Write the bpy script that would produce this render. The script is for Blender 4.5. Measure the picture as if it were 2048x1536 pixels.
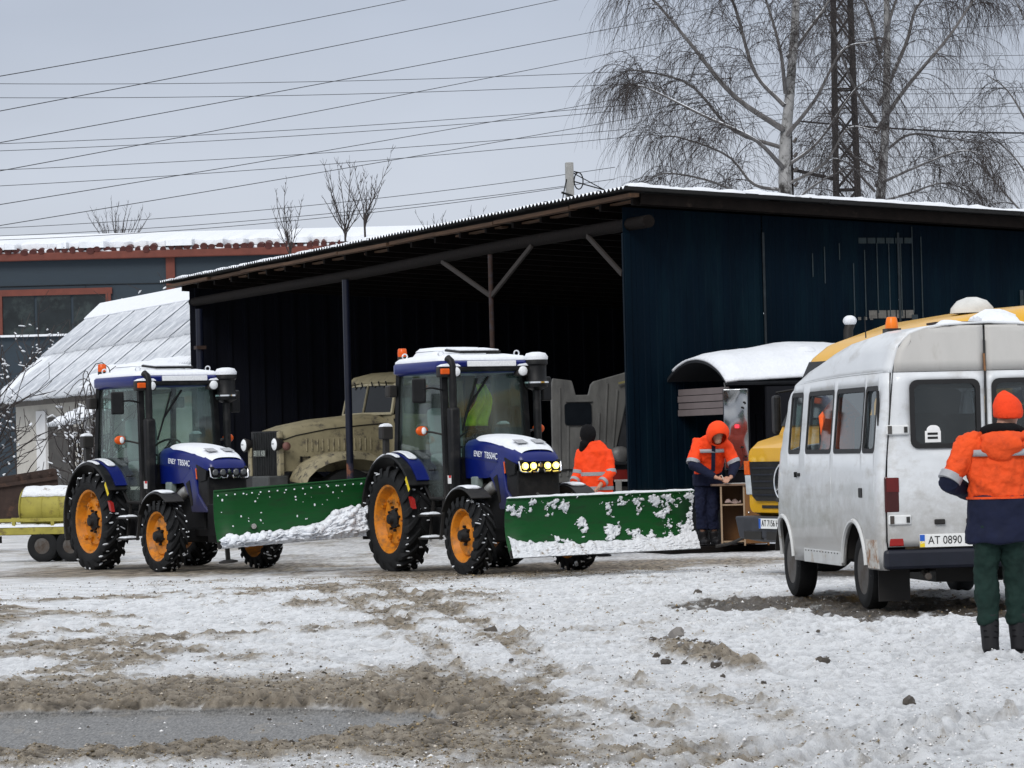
import bpy, bmesh, math, random
import numpy as np
from mathutils import Vector, Matrix, Euler
for o in list(bpy.data.objects): bpy.data.objects.remove(o)
S = bpy.context.scene
COL = S.collection
R = math.radians
# ------------------------------------------------------------------ camera
CAM_H = 1.47
PITCH = math.atan(132 / 6800); ROLL = math.atan(0.025)
w_ = Vector((0, math.cos(PITCH), math.sin(PITCH))); u0 = Vector((0, -math.sin(PITCH), math.cos(PITCH))); r0 = Vector((1, 0, 0))
rr = r0 * math.cos(ROLL) - u0 * math.sin(ROLL); uu = u0 * math.cos(ROLL) + r0 * math.sin(ROLL)
cd = bpy.data.cameras.new('camera'); cam = bpy.data.objects.new('camera', cd); COL.objects.link(cam)
cam.matrix_world = Matrix(((rr.x, uu.x, -w_.x, 0), (rr.y, uu.y, -w_.y, 0), (rr.z, uu.z, -w_.z, CAM_H), (0, 0, 0, 1)))
cd.sensor_width = 36; cd.sensor_fit = 'HORIZONTAL'; cd.lens = 36 * 6800 / 2048
cd.clip_start = 0.5; cd.clip_end = 6000
S.camera = cam
# ------------------------------------------------------------------ sky, sun, exposure
SUN_EL, SUN_AZ = R(38), R(200)      # soft sun behind cloud, high and behind the camera to the left
wd = bpy.data.worlds.new('World'); S.world = wd; wd.use_nodes = True
nt = wd.node_tree; nt.nodes.clear()
N = nt.nodes.new; L = nt.links.new
out = N('ShaderNodeOutputWorld'); bg = N('ShaderNodeBackground')
sky = N('ShaderNodeTexSky'); sky.sky_type = 'NISHITA'; sky.sun_disc = False
sky.sun_elevation = SUN_EL; sky.sun_rotation = SUN_AZ; sky.air_density = 1.0; sky.dust_density = 4.0
hs = N('ShaderNodeHueSaturation'); hs.inputs['Saturation'].default_value = 0.35
L(sky.outputs[0], hs.inputs['Color'])
tc = N('ShaderNodeTexCoord'); sp = N('ShaderNodeSeparateXYZ'); L(tc.outputs['Generated'], sp.inputs[0])
cr = N('ShaderNodeValToRGB'); L(sp.outputs['Z'], cr.inputs[0])
e = cr.color_ramp.elements
e[0].position = 0.0; e[0].color = (7.0, 7.4, 8.05, 1)
e[1].position = 1.0; e[1].color = (11.0, 11.3, 11.8, 1)
m_ = cr.color_ramp.elements.new(0.13); m_.color = (4.1, 4.6, 5.55, 1)
m2_ = cr.color_ramp.elements.new(0.30); m2_.color = (6.0, 6.4, 7.1, 1)
nz = N('ShaderNodeTexNoise'); nz.inputs['Scale'].default_value = 5.0; nz.inputs['Detail'].default_value = 4
mp = N('ShaderNodeMapping'); mp.inputs['Scale'].default_value = (1, 1, 2.2); mp.inputs['Location'].default_value = (0.35, 0.0, 0.2)
L(tc.outputs['Generated'], mp.inputs[0]); L(mp.outputs[0], nz.inputs['Vector'])
mr = N('ShaderNodeMapRange'); mr.inputs[1].default_value = 0.3; mr.inputs[2].default_value = 0.7
mr.inputs[3].default_value = 0.92; mr.inputs[4].default_value = 1.12; L(nz.outputs[0], mr.inputs[0])
vm = N('ShaderNodeVectorMath'); vm.operation = 'SCALE'; L(cr.outputs[0], vm.inputs[0]); L(mr.outputs[0], vm.inputs['Scale'])
mx = N('ShaderNodeMix'); mx.data_type = 'RGBA'; mx.inputs[0].default_value = 0.88
L(hs.outputs[0], mx.inputs[6]); L(vm.outputs[0], mx.inputs[7])
L(mx.outputs[2], bg.inputs[0]); bg.inputs[1].default_value = 0.1; L(bg.outputs[0], out.inputs[0])
sl = bpy.data.lights.new('sun', 'SUN'); sl.energy = 1.45; sl.angle = R(25); sl.color = (1, 0.97, 0.93)
so = bpy.data.objects.new('sun', sl); COL.objects.link(so)
# direction towards the sun: nishita rotation is clockwise from +Y
sd = Vector((math.sin(SUN_AZ) * math.cos(SUN_EL), math.cos(SUN_AZ) * math.cos(SUN_EL), math.sin(SUN_EL)))
so.rotation_euler = sd.to_track_quat('Z', 'Y').to_euler()
S.view_settings.view_transform = 'Standard'; S.view_settings.look = 'None'
S.view_settings.exposure = 0.22; S.view_settings.gamma = 1.0; S.view_settings.use_curve_mapping = False
S.cycles.max_bounces = 6; S.cycles.transparent_max_bounces = 12

# ------------------------------------------------------------------ materials
MATS = {}
def pm(name, col, rough=0.6, metal=0.0, var=0.2, scale=6.0, bump=0.0, bscale=40.0, col2=None, thr=0.62, wid=0.06, s2=3.0,
       stretch=(1, 1, 1), up_snow=None, emit=0.0, alpha=1.0, coat=0.0, trans=0.0, spec=0.3, low=None):
    """procedural material: base colour varied by noise, optional second colour in patches (wear, dirt), bump"""
    if name in MATS: return MATS[name]
    m = bpy.data.materials.new(name); m.use_nodes = True; t = m.node_tree; n = t.nodes.new; l = t.links.new
    b = t.nodes['Principled BSDF']; tco = n('ShaderNodeTexCoord'); mpg = n('ShaderNodeMapping')
    mpg.inputs['Scale'].default_value = stretch; l(tco.outputs['Object'], mpg.inputs[0])
    nn = n('ShaderNodeTexNoise'); nn.inputs['Scale'].default_value = scale; nn.inputs['Detail'].default_value = 6; nn.inputs['Roughness'].default_value = 0.65
    l(mpg.outputs[0], nn.inputs['Vector'])
    r_ = n('ShaderNodeMapRange'); r_.inputs[1].default_value = 0.25; r_.inputs[2].default_value = 0.75
    r_.inputs[3].default_value = 1 - var; r_.inputs[4].default_value = 1 + var; l(nn.outputs[0], r_.inputs[0])
    rgb = n('ShaderNodeRGB'); rgb.outputs[0].default_value = (*col, 1)
    sc = n('ShaderNodeVectorMath'); sc.operation = 'SCALE'; l(rgb.outputs[0], sc.inputs[0]); l(r_.outputs[0], sc.inputs['Scale'])
    c = sc.outputs[0]
    if col2 is not None:
        n2 = n('ShaderNodeTexNoise'); n2.inputs['Scale'].default_value = s2; n2.inputs['Detail'].default_value = 8; n2.inputs['Roughness'].default_value = 0.7
        l(mpg.outputs[0], n2.inputs['Vector'])
        q = n('ShaderNodeMapRange'); q.inputs[1].default_value = thr - wid; q.inputs[2].default_value = thr + wid; l(n2.outputs[0], q.inputs[0])
        mi = n('ShaderNodeMix'); mi.data_type = 'RGBA'; l(q.outputs[0], mi.inputs[0]); l(c, mi.inputs[6]); mi.inputs[7].default_value = (*col2, 1)
        c = mi.outputs[2]
    if up_snow is not None:   # snow lies on faces that look up
        g = n('ShaderNodeNewGeometry'); s_ = n('ShaderNodeSeparateXYZ'); l(g.outputs['Normal'], s_.inputs[0])
        ad = n('ShaderNodeMath'); ad.operation = 'MULTIPLY_ADD'; l(nn.outputs[0], ad.inputs[0]); ad.inputs[1].default_value = 0.5; l(s_.outputs['Z'], ad.inputs[2])
        q = n('ShaderNodeMapRange'); q.inputs[1].default_value = up_snow + 0.25; q.inputs[2].default_value = up_snow + 0.35; l(ad.outputs[0], q.inputs[0])
        mi = n('ShaderNodeMix'); mi.data_type = 'RGBA'; l(q.outputs[0], mi.inputs[0]); l(c, mi.inputs[6]); mi.inputs[7].default_value = (0.8, 0.83, 0.88, 1)
        c = mi.outputs[2]
    if low is not None:      # splashed grime on the lower part of the thing: (height, softness, colour, strength)
        sz = n('ShaderNodeSeparateXYZ'); l(tco.outputs['Object'], sz.inputs[0])
        nl_ = n('ShaderNodeTexNoise'); nl_.inputs['Scale'].default_value = 7; nl_.inputs['Detail'].default_value = 8; nl_.inputs['Roughness'].default_value = 0.75; l(tco.outputs['Object'], nl_.inputs['Vector'])
        ad = n('ShaderNodeMath'); ad.operation = 'MULTIPLY_ADD'; l(nl_.outputs[0], ad.inputs[0]); ad.inputs[1].default_value = -low[1] * 2.2; l(sz.outputs['Z'], ad.inputs[2])
        q = n('ShaderNodeMapRange'); q.inputs[1].default_value = low[0] - low[1] * 1.1 + low[1] * 0.5; q.inputs[2].default_value = low[0] - low[1] * 1.1 - low[1] * 0.7; q.inputs[3].default_value = 0; q.inputs[4].default_value = low[3]; l(ad.outputs[0], q.inputs[0])
        mi = n('ShaderNodeMix'); mi.data_type = 'RGBA'; l(q.outputs[0], mi.inputs[0]); l(c, mi.inputs[6]); mi.inputs[7].default_value = (*low[2], 1)
        c = mi.outputs[2]
    l(c, b.inputs['Base Color']); b.inputs['Metallic'].default_value = metal
    rg = n('ShaderNodeMapRange'); rg.inputs[3].default_value = max(0.02, rough - 0.1); rg.inputs[4].default_value = min(1, rough + 0.1)
    l(nn.outputs[0], rg.inputs[0]); l(rg.outputs[0], b.inputs['Roughness'])
    b.inputs['Specular IOR Level'].default_value = spec; b.inputs['Coat Weight'].default_value = coat
    if trans: b.inputs['Transmission Weight'].default_value = trans
    if alpha < 1: b.inputs['Alpha'].default_value = alpha
    if emit: l(c, b.inputs['Emission Color']); b.inputs['Emission Strength'].default_value = emit
    if bump:
        nb = n('ShaderNodeTexNoise'); nb.inputs['Scale'].default_value = bscale; nb.inputs['Detail'].default_value = 5
        l(mpg.outputs[0], nb.inputs['Vector'])
        bp = n('ShaderNodeBump'); bp.inputs['Strength'].default_value = 1.0; bp.inputs['Distance'].default_value = bump
        l(nb.outputs[0], bp.inputs['Height']); l(bp.outputs[0], b.inputs['Normal'])
    MATS[name] = m
    return m
def glassmat(name, tint, dirt=0.12, scale=4.0, alpha=0.5, dcol=(0.5, 0.52, 0.52), stretch=(1, 1, 0.25)):
    """window pane: tinted see-through layer + mirror reflection + streaky grime"""
    m = bpy.data.materials.new(name); m.use_nodes = True; t = m.node_tree; t.nodes.clear(); n = t.nodes.new; l = t.links.new
    o = n('ShaderNodeOutputMaterial'); tr = n('ShaderNodeBsdfTransparent'); tr.inputs[0].default_value = (*tint, 1)
    gl = n('ShaderNodeBsdfGlossy'); gl.inputs['Roughness'].default_value = 0.03; gl.inputs[0].default_value = (0.9, 0.95, 0.95, 1)
    ge = n('ShaderNodeNewGeometry'); dt = n('ShaderNodeVectorMath'); dt.operation = 'DOT_PRODUCT'; l(ge.outputs['Normal'], dt.inputs[0]); l(ge.outputs['Incoming'], dt.inputs[1])
    ab = n('ShaderNodeMath'); ab.operation = 'ABSOLUTE'; l(dt.outputs['Value'], ab.inputs[0]); iv = n('ShaderNodeMath'); iv.operation = 'SUBTRACT'; iv.inputs[0].default_value = 1; l(ab.outputs[0], iv.inputs[1])
    pw_ = n('ShaderNodeMath'); pw_.operation = 'POWER'; l(iv.outputs[0], pw_.inputs[0]); pw_.inputs[1].default_value = 5; fr = n('ShaderNodeMath'); fr.operation = 'MULTIPLY_ADD'; l(pw_.outputs[0], fr.inputs[0]); fr.inputs[1].default_value = 0.90; fr.inputs[2].default_value = 0.045
    m1 = n('ShaderNodeMixShader'); l(fr.outputs[0], m1.inputs[0]); l(tr.outputs[0], m1.inputs[1]); l(gl.outputs[0], m1.inputs[2])
    df = n('ShaderNodeBsdfDiffuse'); df.inputs[0].default_value = (*dcol, 1)
    tco = n('ShaderNodeTexCoord'); mpg = n('ShaderNodeMapping'); mpg.inputs['Scale'].default_value = stretch; l(tco.outputs['Object'], mpg.inputs[0])
    nn = n('ShaderNodeTexNoise'); nn.inputs['Scale'].default_value = scale; nn.inputs['Detail'].default_value = 7; l(mpg.outputs[0], nn.inputs['Vector'])
    q = n('ShaderNodeMapRange'); q.inputs[1].default_value = 0.4; q.inputs[2].default_value = 0.75; q.inputs[3].default_value = dirt * 0.3; q.inputs[4].default_value = dirt * 2
    l(nn.outputs[0], q.inputs[0])
    m2 = n('ShaderNodeMixShader'); l(q.outputs[0], m2.inputs[0]); l(m1.outputs[0], m2.inputs[1]); l(df.outputs[0], m2.inputs[2])
    l(m2.outputs[0], o.inputs[0]); MATS[name] = m
    return m

SNOW = pm('snow', (0.69, 0.715, 0.755), 0.8, var=0.05, scale=9, bump=0.012, bscale=22)
SNOWD = pm('dirty_snow', (0.66, 0.68, 0.71), 0.85, var=0.12, scale=14, bump=0.02, bscale=30, col2=(0.22, 0.18, 0.14), thr=0.63, wid=0.05, s2=9)
RUBBER = pm('rubber', (0.0085, 0.009, 0.010), 0.8, spec=0.25, var=0.4, scale=9, bump=0.004, bscale=60, col2=(0.10, 0.105, 0.11), thr=0.70, wid=0.05, s2=14)
BLACK = pm('black_plastic', (0.005, 0.0055, 0.0065), 0.5, var=0.3, spec=0.22, col2=(0.022, 0.021, 0.020), thr=0.60, wid=0.10, s2=6, low=(1.0, 0.4, (0.035, 0.032, 0.03), 0.6))
DKMETAL = pm('dark_metal', (0.010, 0.010, 0.011), 0.6, 0.2, spec=0.3, var=0.4, col2=(0.04, 0.035, 0.03), thr=0.66)
BLUE = pm('tractor_blue', (0.0028, 0.0095, 0.118), 0.32, var=0.12, coat=0.12, low=(1.0, 0.25, (0.07, 0.065, 0.06), 0.55), col2=(0.06, 0.07, 0.13), thr=0.72, wid=0.06, s2=7)
AMBERP = pm('rim_orange', (0.52, 0.175, 0.008), 0.45, var=0.2, scale=10, col2=(0.14, 0.075, 0.03), thr=0.58, wid=0.10, s2=7, bump=0.003)
AMBER = pm('amber_lens', (0.60, 0.085, 0.006), 0.25, var=0.2, scale=20)
REDL = pm('red_lens', (0.28, 0.012, 0.010), 0.25, var=0.1)
CLEAR = pm('clear_lens', (0.72, 0.74, 0.76), 0.15, var=0.15, scale=40)
CHROME = pm('chrome', (0.75, 0.76, 0.78), 0.15, 1.0, var=0.05)
GREEN = pm('plow_green', (0.004, 0.062, 0.013), 0.45, spec=0.2, var=0.3, scale=5, col2=(0.012, 0.030, 0.014), thr=0.60, wid=0.1, s2=5, stretch=(0.4, 0.4, 2))
LAMP_ON = pm('lit_lamp', (1.0, 0.78, 0.15), 0.3, var=0.05, emit=2.2)
LAMP_WHITE = pm('lit_lamp_core', (1.0, 0.9, 0.5), 0.3, var=0.02, emit=3.0)

# ------------------------------------------------------------------ geometry helpers
def xf(p, loc=(0, 0, 0), rot=(0, 0, 0)):
    return [tuple(Euler(rot).to_matrix() @ Vector(q) + Vector(loc)) for q in p]
class G:
    def __init__(s): s.v = []; s.f = []
    def add(s, v, f):
        k = len(s.v); s.v += [tuple(q) for q in v]; s.f += [tuple(i + k for i in q) for q in f]; return s
    def box(s, c, d, rot=(0, 0, 0)):
        x, y, z = d[0] / 2, d[1] / 2, d[2] / 2
        v = [(-x, -y, -z), (x, -y, -z), (x, y, -z), (-x, y, -z), (-x, -y, z), (x, -y, z), (x, y, z), (-x, y, z)]
        return s.add(xf(v, c, rot), [(3, 2, 1, 0), (4, 5, 6, 7), (0, 1, 5, 4), (1, 2, 6, 5), (2, 3, 7, 6), (3, 0, 4, 7)])
    def bar(s, a, b, wd_, hd=None):
        """square bar between two points"""
        hd = hd or wd_
        a = Vector(a); b = Vector(b); d = (b - a); q = d.to_track_quat('X', 'Z').to_euler()
        return s.box(tuple((a + b) / 2), (d.length, wd_, hd), q)
    def loft(s, rings, caps=True, closed=True):
        n = len(rings[0]); k = len(s.v)
        for r_ in rings: s.v += [tuple(p) for p in r_]
        for i in range(len(rings) - 1):
            for j in range(n if closed else n - 1):
                j2 = (j + 1) % n
                s.f.append((k + i * n + j, k + i * n + j2, k + (i + 1) * n + j2, k + (i + 1) * n + j))
        if caps and closed:
            s.f.append(tuple(k + j for j in reversed(range(n)))); s.f.append(tuple(k + (len(rings) - 1) * n + j for j in range(n)))
        return s
    def tube(s, pts, r, n=8, caps=True, flat=1.0):
        pts = [Vector(p) for p in pts]; m = len(pts); rs = r if hasattr(r, '__len__') else [r] * m
        rings = []; up = None
        for i in range(m):
            t = (pts[min(i + 1, m - 1)] - pts[max(i - 1, 0)])
            if t.length < 1e-9: t = Vector((0, 0, 1))
            t.normalize()
            if up is None:
                up = Vector((0, 0, 1)) if abs(t.z) < 0.9 else Vector((0, 1, 0))
            a = t.cross(up)
            if a.length < 1e-6: a = t.cross(Vector((1, 0, 0)))
            a.normalize(); up = a.cross(t).normalized()
            rings.append([pts[i] + (a * math.cos(2 * math.pi * j / n) + up * flat * math.sin(2 * math.pi * j / n)) * rs[i] for j in range(n)])
        return s.loft(rings, caps)
    def lathe(s, prof, c=(0, 0, 0), rot=(0, 0, 0), n=24, closed_prof=False):
        """profile of (radius, height) turned about local z"""
        rings = [xf([(r_ * math.cos(2 * math.pi * j / n), r_ * math.sin(2 * math.pi * j / n), h) for j in range(n)], c, rot) for r_, h in prof]
        if closed_prof: rings.append(rings[0])
        return s.loft(rings, caps=not closed_prof)
    def prism(s, poly, a, b, ax='y'):
        m = {'y': lambda p, t: (p[0], t, p[1]), 'x': lambda p, t: (t, p[0], p[1]), 'z': lambda p, t: (p[0], p[1], t)}[ax]
        return s.loft([[m(p, a) for p in poly], [m(p, b) for p in poly]])
    def ell(s, c, r, nu=16, nv=10, rot=(0, 0, 0)):
        rings = []
        for i in range(1, nv):
            t = math.pi * i / nv
            rings.append(xf([(r[0] * math.sin(t) * math.cos(2 * math.pi * j / nu), r[1] * math.sin(t) * math.sin(2 * math.pi * j / nu), -r[2] * math.cos(t)) for j in range(nu)], c, rot))
        return s.loft(rings)
    def grid(s, us, vs, fn, skip=None):
        k = len(s.v); nv = len(vs)
        for u in us:
            for v in vs: s.v.append(tuple(fn(u, v)))
        for i in range(len(us) - 1):
            for j in range(nv - 1):
                if skip and skip((us[i] + us[i + 1]) / 2, (vs[j] + vs[j + 1]) / 2): continue
                s.f.append((k + i * nv + j, k + (i + 1) * nv + j, k + (i + 1) * nv + j + 1, k + i * nv + j + 1))
        return s
    def mesh(s, name):
        me = bpy.data.meshes.new(name); me.from_pydata(s.v, [], s.f); me.validate(); return me
    def obj(s, name, mat, parent=None, smooth=True, bevel=0, solid=0, fix=True, loc=None, rot=None, angle=40, subsurf=0):
        me = s.mesh(name)
        if fix and len(s.f) < 60000:
            b = bmesh.new(); b.from_mesh(me); bmesh.ops.remove_doubles(b, verts=b.verts, dist=1e-5)
            bmesh.ops.recalc_face_normals(b, faces=b.faces); b.to_mesh(me); b.free()
        return mobj(name, me, mat, parent, smooth, bevel, solid, loc, rot, angle, subsurf)
def mobj(name, me, mat, parent=None, smooth=True, bevel=0, solid=0, loc=None, rot=None, angle=40, subsurf=0):
    o = bpy.data.objects.new(name, me); COL.objects.link(o)
    if mat: me.materials.append(mat)
    if smooth:
        me.polygons.foreach_set('use_smooth', [True] * len(me.polygons))
        me.set_sharp_from_angle(angle=R(angle))
    if parent: o.parent = parent
    if loc: o.location = loc
    if rot: o.rotation_euler = rot
    if solid:
        md = o.modifiers.new('solid', 'SOLIDIFY'); md.thickness = solid; md.offset = 0
    if bevel:
        md = o.modifiers.new('bevel', 'BEVEL'); md.width = bevel; md.segments = 2; md.limit_method = 'ANGLE'; md.angle_limit = R(35)
    if subsurf:
        md = o.modifiers.new('sub', 'SUBSURF'); md.levels = subsurf; md.render_levels = subsurf
    return o
def tag(o, label=None, cat=None, group=None, kind=None):
    if label: o['label'] = label
    if cat: o['category'] = cat
    if group: o['group'] = group
    if kind: o['kind'] = kind
    return o
def empty(name, loc, rz=0, label=None, cat=None, group=None):
    o = bpy.data.objects.new(name, None); COL.objects.link(o); o.empty_display_size = 0.3
    o.location = loc; o.rotation_euler = (0, 0, rz); return tag(o, label, cat, group)
def text(name, body, size, mat, parent, loc, rot, ext=0.002, align='CENTER', sx=1.0):
    cu = bpy.data.curves.new(name, 'FONT'); cu.body = body; cu.size = size; cu.extrude = ext; cu.align_x = align; cu.align_y = 'CENTER'
    tmp = bpy.data.objects.new(name, cu); COL.objects.link(tmp)
    bpy.context.view_layer.update()
    me = bpy.data.meshes.new_from_object(tmp.evaluated_get(bpy.context.evaluated_depsgraph_get()))
    bpy.data.objects.remove(tmp)
    o = bpy.data.objects.new(name, me); COL.objects.link(o); me.materials.clear(); me.materials.append(mat)
    o.parent = parent; o.location = loc; o.rotation_euler = rot; o.scale = (sx, 1, 1); return o
def lin(a, b, n): return [a + (b - a) * i / (n - 1) for i in range(n)]
def rrect(w, h, r, n=4):
    """rounded rectangle outline centred on 0"""
    p = []
    for cx, cy, a0 in ((w / 2 - r, h / 2 - r, 0), (-w / 2 + r, h / 2 - r, 90), (-w / 2 + r, -h / 2 + r, 180), (w / 2 - r, -h / 2 + r, 270)):
        for i in range(n + 1):
            a = R(a0 + 90 * i / n); p.append((cx + r * math.cos(a), cy + r * math.sin(a)))
    return p
def frame_ring(poly_out, poly_in, mapf, t):
    """flat ring between two outlines of equal count, given thickness t along mapf's third argument"""
    g = G(); n = len(poly_out)
    rings = [[mapf(p[0], p[1], t) for p in poly_out], [mapf(p[0], p[1], t) for p in poly_in], [mapf(p[0], p[1], 0) for p in poly_in], [mapf(p[0], p[1], 0) for p in poly_out]]
    rings.append(rings[0]); return g.loft(rings, caps=False)
# numpy gradient noise
_rng = np.random.RandomState(7); _perm = _rng.permutation(512)
_perm = np.concatenate([_perm, _perm]); _ga = _rng.rand(1024) * 2 * np.pi
def pnoise(x, y):
    xi = np.floor(x).astype(int); yi = np.floor(y).astype(int); xf_ = x - xi; yf = y - yi
    def g(ix, iy, dx, dy):
        h = _perm[(_perm[ix & 511] + iy) & 511]; a = _ga[h]; return np.cos(a) * dx + np.sin(a) * dy
    u = xf_ * xf_ * xf_ * (xf_ * (xf_ * 6 - 15) + 10); v = yf * yf * yf * (yf * (yf * 6 - 15) + 10)
    n00 = g(xi, yi, xf_, yf); n10 = g(xi + 1, yi, xf_ - 1, yf); n01 = g(xi, yi + 1, xf_, yf - 1); n11 = g(xi + 1, yi + 1, xf_ - 1, yf - 1)
    return ((n00 * (1 - u) + n10 * u) * (1 - v) + (n01 * (1 - u) + n11 * u) * v) * 1.4
def fbm(x, y, oct=4, gain=0.5):
    s = 0; a = 1.0
    for i in range(oct):
        s = s + a * pnoise(x + 17.3 * i, y - 9.1 * i); x = x * 2.03; y = y * 2.03; a *= gain
    return s
def sstep(a, b, x): t = np.clip((x - a) / (b - a), 0, 1); return t * t * (3 - 2 * t)
def lumpy(o, strength=0.02, size=0.15, name='lump'):
    tx = bpy.data.textures.get(name + str(size)) or bpy.data.textures.new(name + str(size), 'CLOUDS')
    tx.noise_scale = size; tx.noise_depth = 3
    md = o.modifiers.new('lump', 'DISPLACE'); md.texture = tx; md.strength = strength; md.mid_level = 0.5; md.texture_coords = 'GLOBAL'
def remesh(o, vox, smooth=3):
    md = o.modifiers.new('remesh', 'REMESH'); md.mode = 'VOXEL'; md.voxel_size = vox; md.use_smooth_shade = True
    if smooth:
        md = o.modifiers.new('smooth', 'SMOOTH'); md.iterations = smooth; md.factor = 0.5
# ------------------------------------------------------------------ ground (one sheet to the horizon)
def axis_pts(lo, hi, step, far, grow=1.25):
    a = list(np.arange(lo, hi + 1e-6, step)); s = step; left = []; x = lo
    while x > -far: s *= grow; x -= s; left.append(x)
    s = step; right = []; x = hi
    while x < far: s *= grow; x += s; right.append(x)
    return np.array(left[::-1] + a + right)
gx = axis_pts(-3.6, 4.0, 0.027, 2500, 1.05)
gy = [14.3]
while gy[-1] < 80: gy.append(gy[-1] + 0.000085 * gy[-1] ** 2)
s_ = 0.6
while gy[-1] < 4000: s_ *= 1.2; gy.append(gy[-1] + s_)
s_ = 0.05; lo = [14.3]
while lo[-1] > -300: s_ *= 1.3; lo.append(lo[-1] - s_)
gy = np.array(lo[:0:-1] + gy)
X, Y = np.meshgrid(gx, gy, indexing='ij')
nl = fbm(X * 0.5, Y * 0.28, 3); nm = fbm(X * 1.6 + 5, Y * 0.9, 4); nf = fbm(X * 6, Y * 3.6, 4, 0.6); ns = fbm(X * 17 + 3, Y * 9, 3, 0.6)
q = np.maximum((X + 4) / 3.55, 0) ** 4 + ((Y - 18.80 - 0.05 * X) / 1.42) ** 2 + 0.22 * nm + 0.06 * nf
ASPH = 1 - sstep(0.88, 1.06, q)
ring = sstep(0.55, 0.9, q)
far_b = ring * (Y > 18.9) * (1 - sstep(0.9, 3.6, Y - 20.1 + 1.2 * nl + 0.7 * nm + 0.3 * nf)) * (1 - sstep(-0.9, 0.25, X + 0.5 * nm - 0.02 * (Y - 20)))
near_b = ring * (Y <= 18.9) * (1 - sstep(0.35, 1.9, 17.9 - Y + 0.9 * nm + 0.5 * nl)) * (1 - sstep(-0.6, 0.7, X + 0.5 * nm))
end_b = (1 - sstep(0.35, 1.0, np.hypot((X + 0.45) / 0.85, (Y - 19.4) / 1.8) + 0.40 * nm))
low_b = np.exp(-(((X - 0.15 + 0.3 * nm) / 1.1) ** 2 + ((Y - 16.2) / 0.75) ** 2)) * 0.85
def blob(cx, cy, ax, ay, rot=0, sharp=0.35):
    c, s = math.cos(rot), math.sin(rot); dx = X - cx; dy = Y - cy
    d = np.hypot((dx * c + dy * s) / ax, (-dx * s + dy * c) / ay) + 0.35 * nm + 0.15 * nf
    return 1 - sstep(1 - sharp, 1 + sharp, d)
ridge = blob(1.25, 23.6, 0.20, 1.7, 0.12, 0.5) * sstep(-0.35, 0.25, nf + 0.5 * ns)
under = blob(-4.6, 45.2, 2.2, 2.6, 0.4, 0.5) * 0.55 + blob(-0.3, 41.2, 2.0, 2.4, 0.5, 0.5) * 0.6 + blob(1.4, 42.5, 2.6, 1.6, 0.4, 0.5) * 0.5  # trampled wet ground under tractors and plough, with their contact shadow painted in
wetv = blob(2.75, 31.6, 1.35, 1.55, 0.1, 0.25) + blob(3.7, 29.6, 1.1, 1.6, 0, 0.3)
rb = (blob(1.35, 19.7, 0.55, 0.9, -0.4, 0.6) * 0.6 + blob(0.75, 18.4, 0.8, 0.8, 0, 0.6) * 0.35) * sstep(-0.3, 0.3, nf)
band = sstep(0.02, 0.62, nl * 0.75 + 0.35 * nm + 0.22 * (1 - sstep(0.0, 1.6, X)) - 0.10 * sstep(30, 40, Y) - 0.15 * sstep(1.0, 2.5, X)) * 0.62 * (1 - 0.72 * sstep(-0.7, 0.5, X + 0.4 * nm))
B = np.clip(far_b + near_b + end_b * (1 - ASPH) + low_b * 0.65 + ridge * 0.9 + rb * 0.22, 0, 1) * (1 - ASPH)
WET = np.clip(wetv, 0, 1)
# tyre tracks: shallow pressed bands with tread ripples
def track(pts, wdt=0.30):
    d = np.full(X.shape, 9.0); al = np.zeros(X.shape); acc = 0
    for (x0, y0), (x1, y1) in zip(pts[:-1], pts[1:]):
        vx, vy = x1 - x0, y1 - y0; ll = math.hypot(vx, vy); t = np.clip(((X - x0) * vx + (Y - y0) * vy) / ll ** 2, 0, 1)
        dd = np.hypot(X - x0 - t * vx, Y - y0 - t * vy); mk = dd < d; d = np.where(mk, dd, d); al = np.where(mk, acc + t * ll, al); acc += ll
    inside = 1 - sstep(wdt * 0.42, wdt * 0.55, d + 0.03 * nf)
    rim = np.exp(-((d - wdt * 0.62) / 0.05) ** 2)
    return inside, rim, al, d
H = 0.018 * nl + 0.012 * nm + 0.004 * nf
HSL = np.zeros(X.shape)
TR = np.zeros(X.shape)
TRX = [([(-7.5, 33), (-3.5, 27.5), (-1.2, 24.2), (0.6, 19), (1.2, 14.5)], 0.26), ([(-6.8, 33.6), (-2.9, 28.1), (-0.6, 24.8), (1.2, 19.4), (1.8, 14.5)], 0.26), ([(-6, 40), (-1, 34), (3, 30.5), (6, 26)], 0.28), ([(-5.5, 41.3), (-0.6, 35.2), (3.4, 31.9), (6.4, 27)], 0.28),
       ([(-8, 29), (-2, 27.6), (2, 26.8), (6, 24)], 0.22), ([(-8, 37), (-3, 35.6), (1, 36.2), (5, 37)], 0.28), ([(-8, 38.3), (-3, 36.9), (1, 37.5), (5, 38.3)], 0.28), ([(-4, 25.6), (-1.5, 25.8), (1.2, 28), (2.2, 34)], 0.22), ([(-3.4, 23.6), (-0.9, 23.9), (1.8, 26.6), (2.9, 33)], 0.22)]
for pts_, w_2 in TRX:
    i_, r_, al, d = track(pts_, w_2); k_2 = 0.75 + 0.5 * nm
    H += (-0.014 * i_ + 0.012 * r_ * (0.5 + nf)) * (1 - ASPH) * k_2 + 0.005 * i_ * np.sign(np.sin(al * 24 + d * 16)) * (Y < 34); TR = np.maximum(TR, i_ * 0.75 * np.clip(k_2, 0, 1) + 0.35 * r_ * (nf > 0))
curve1 = [(-3.2, 47), (-2.2, 38), (-1.1, 30), (-0.62, 25.5), (-0.42, 22), (-0.75, 19.5), (-2.5, 17.9)]
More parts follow.
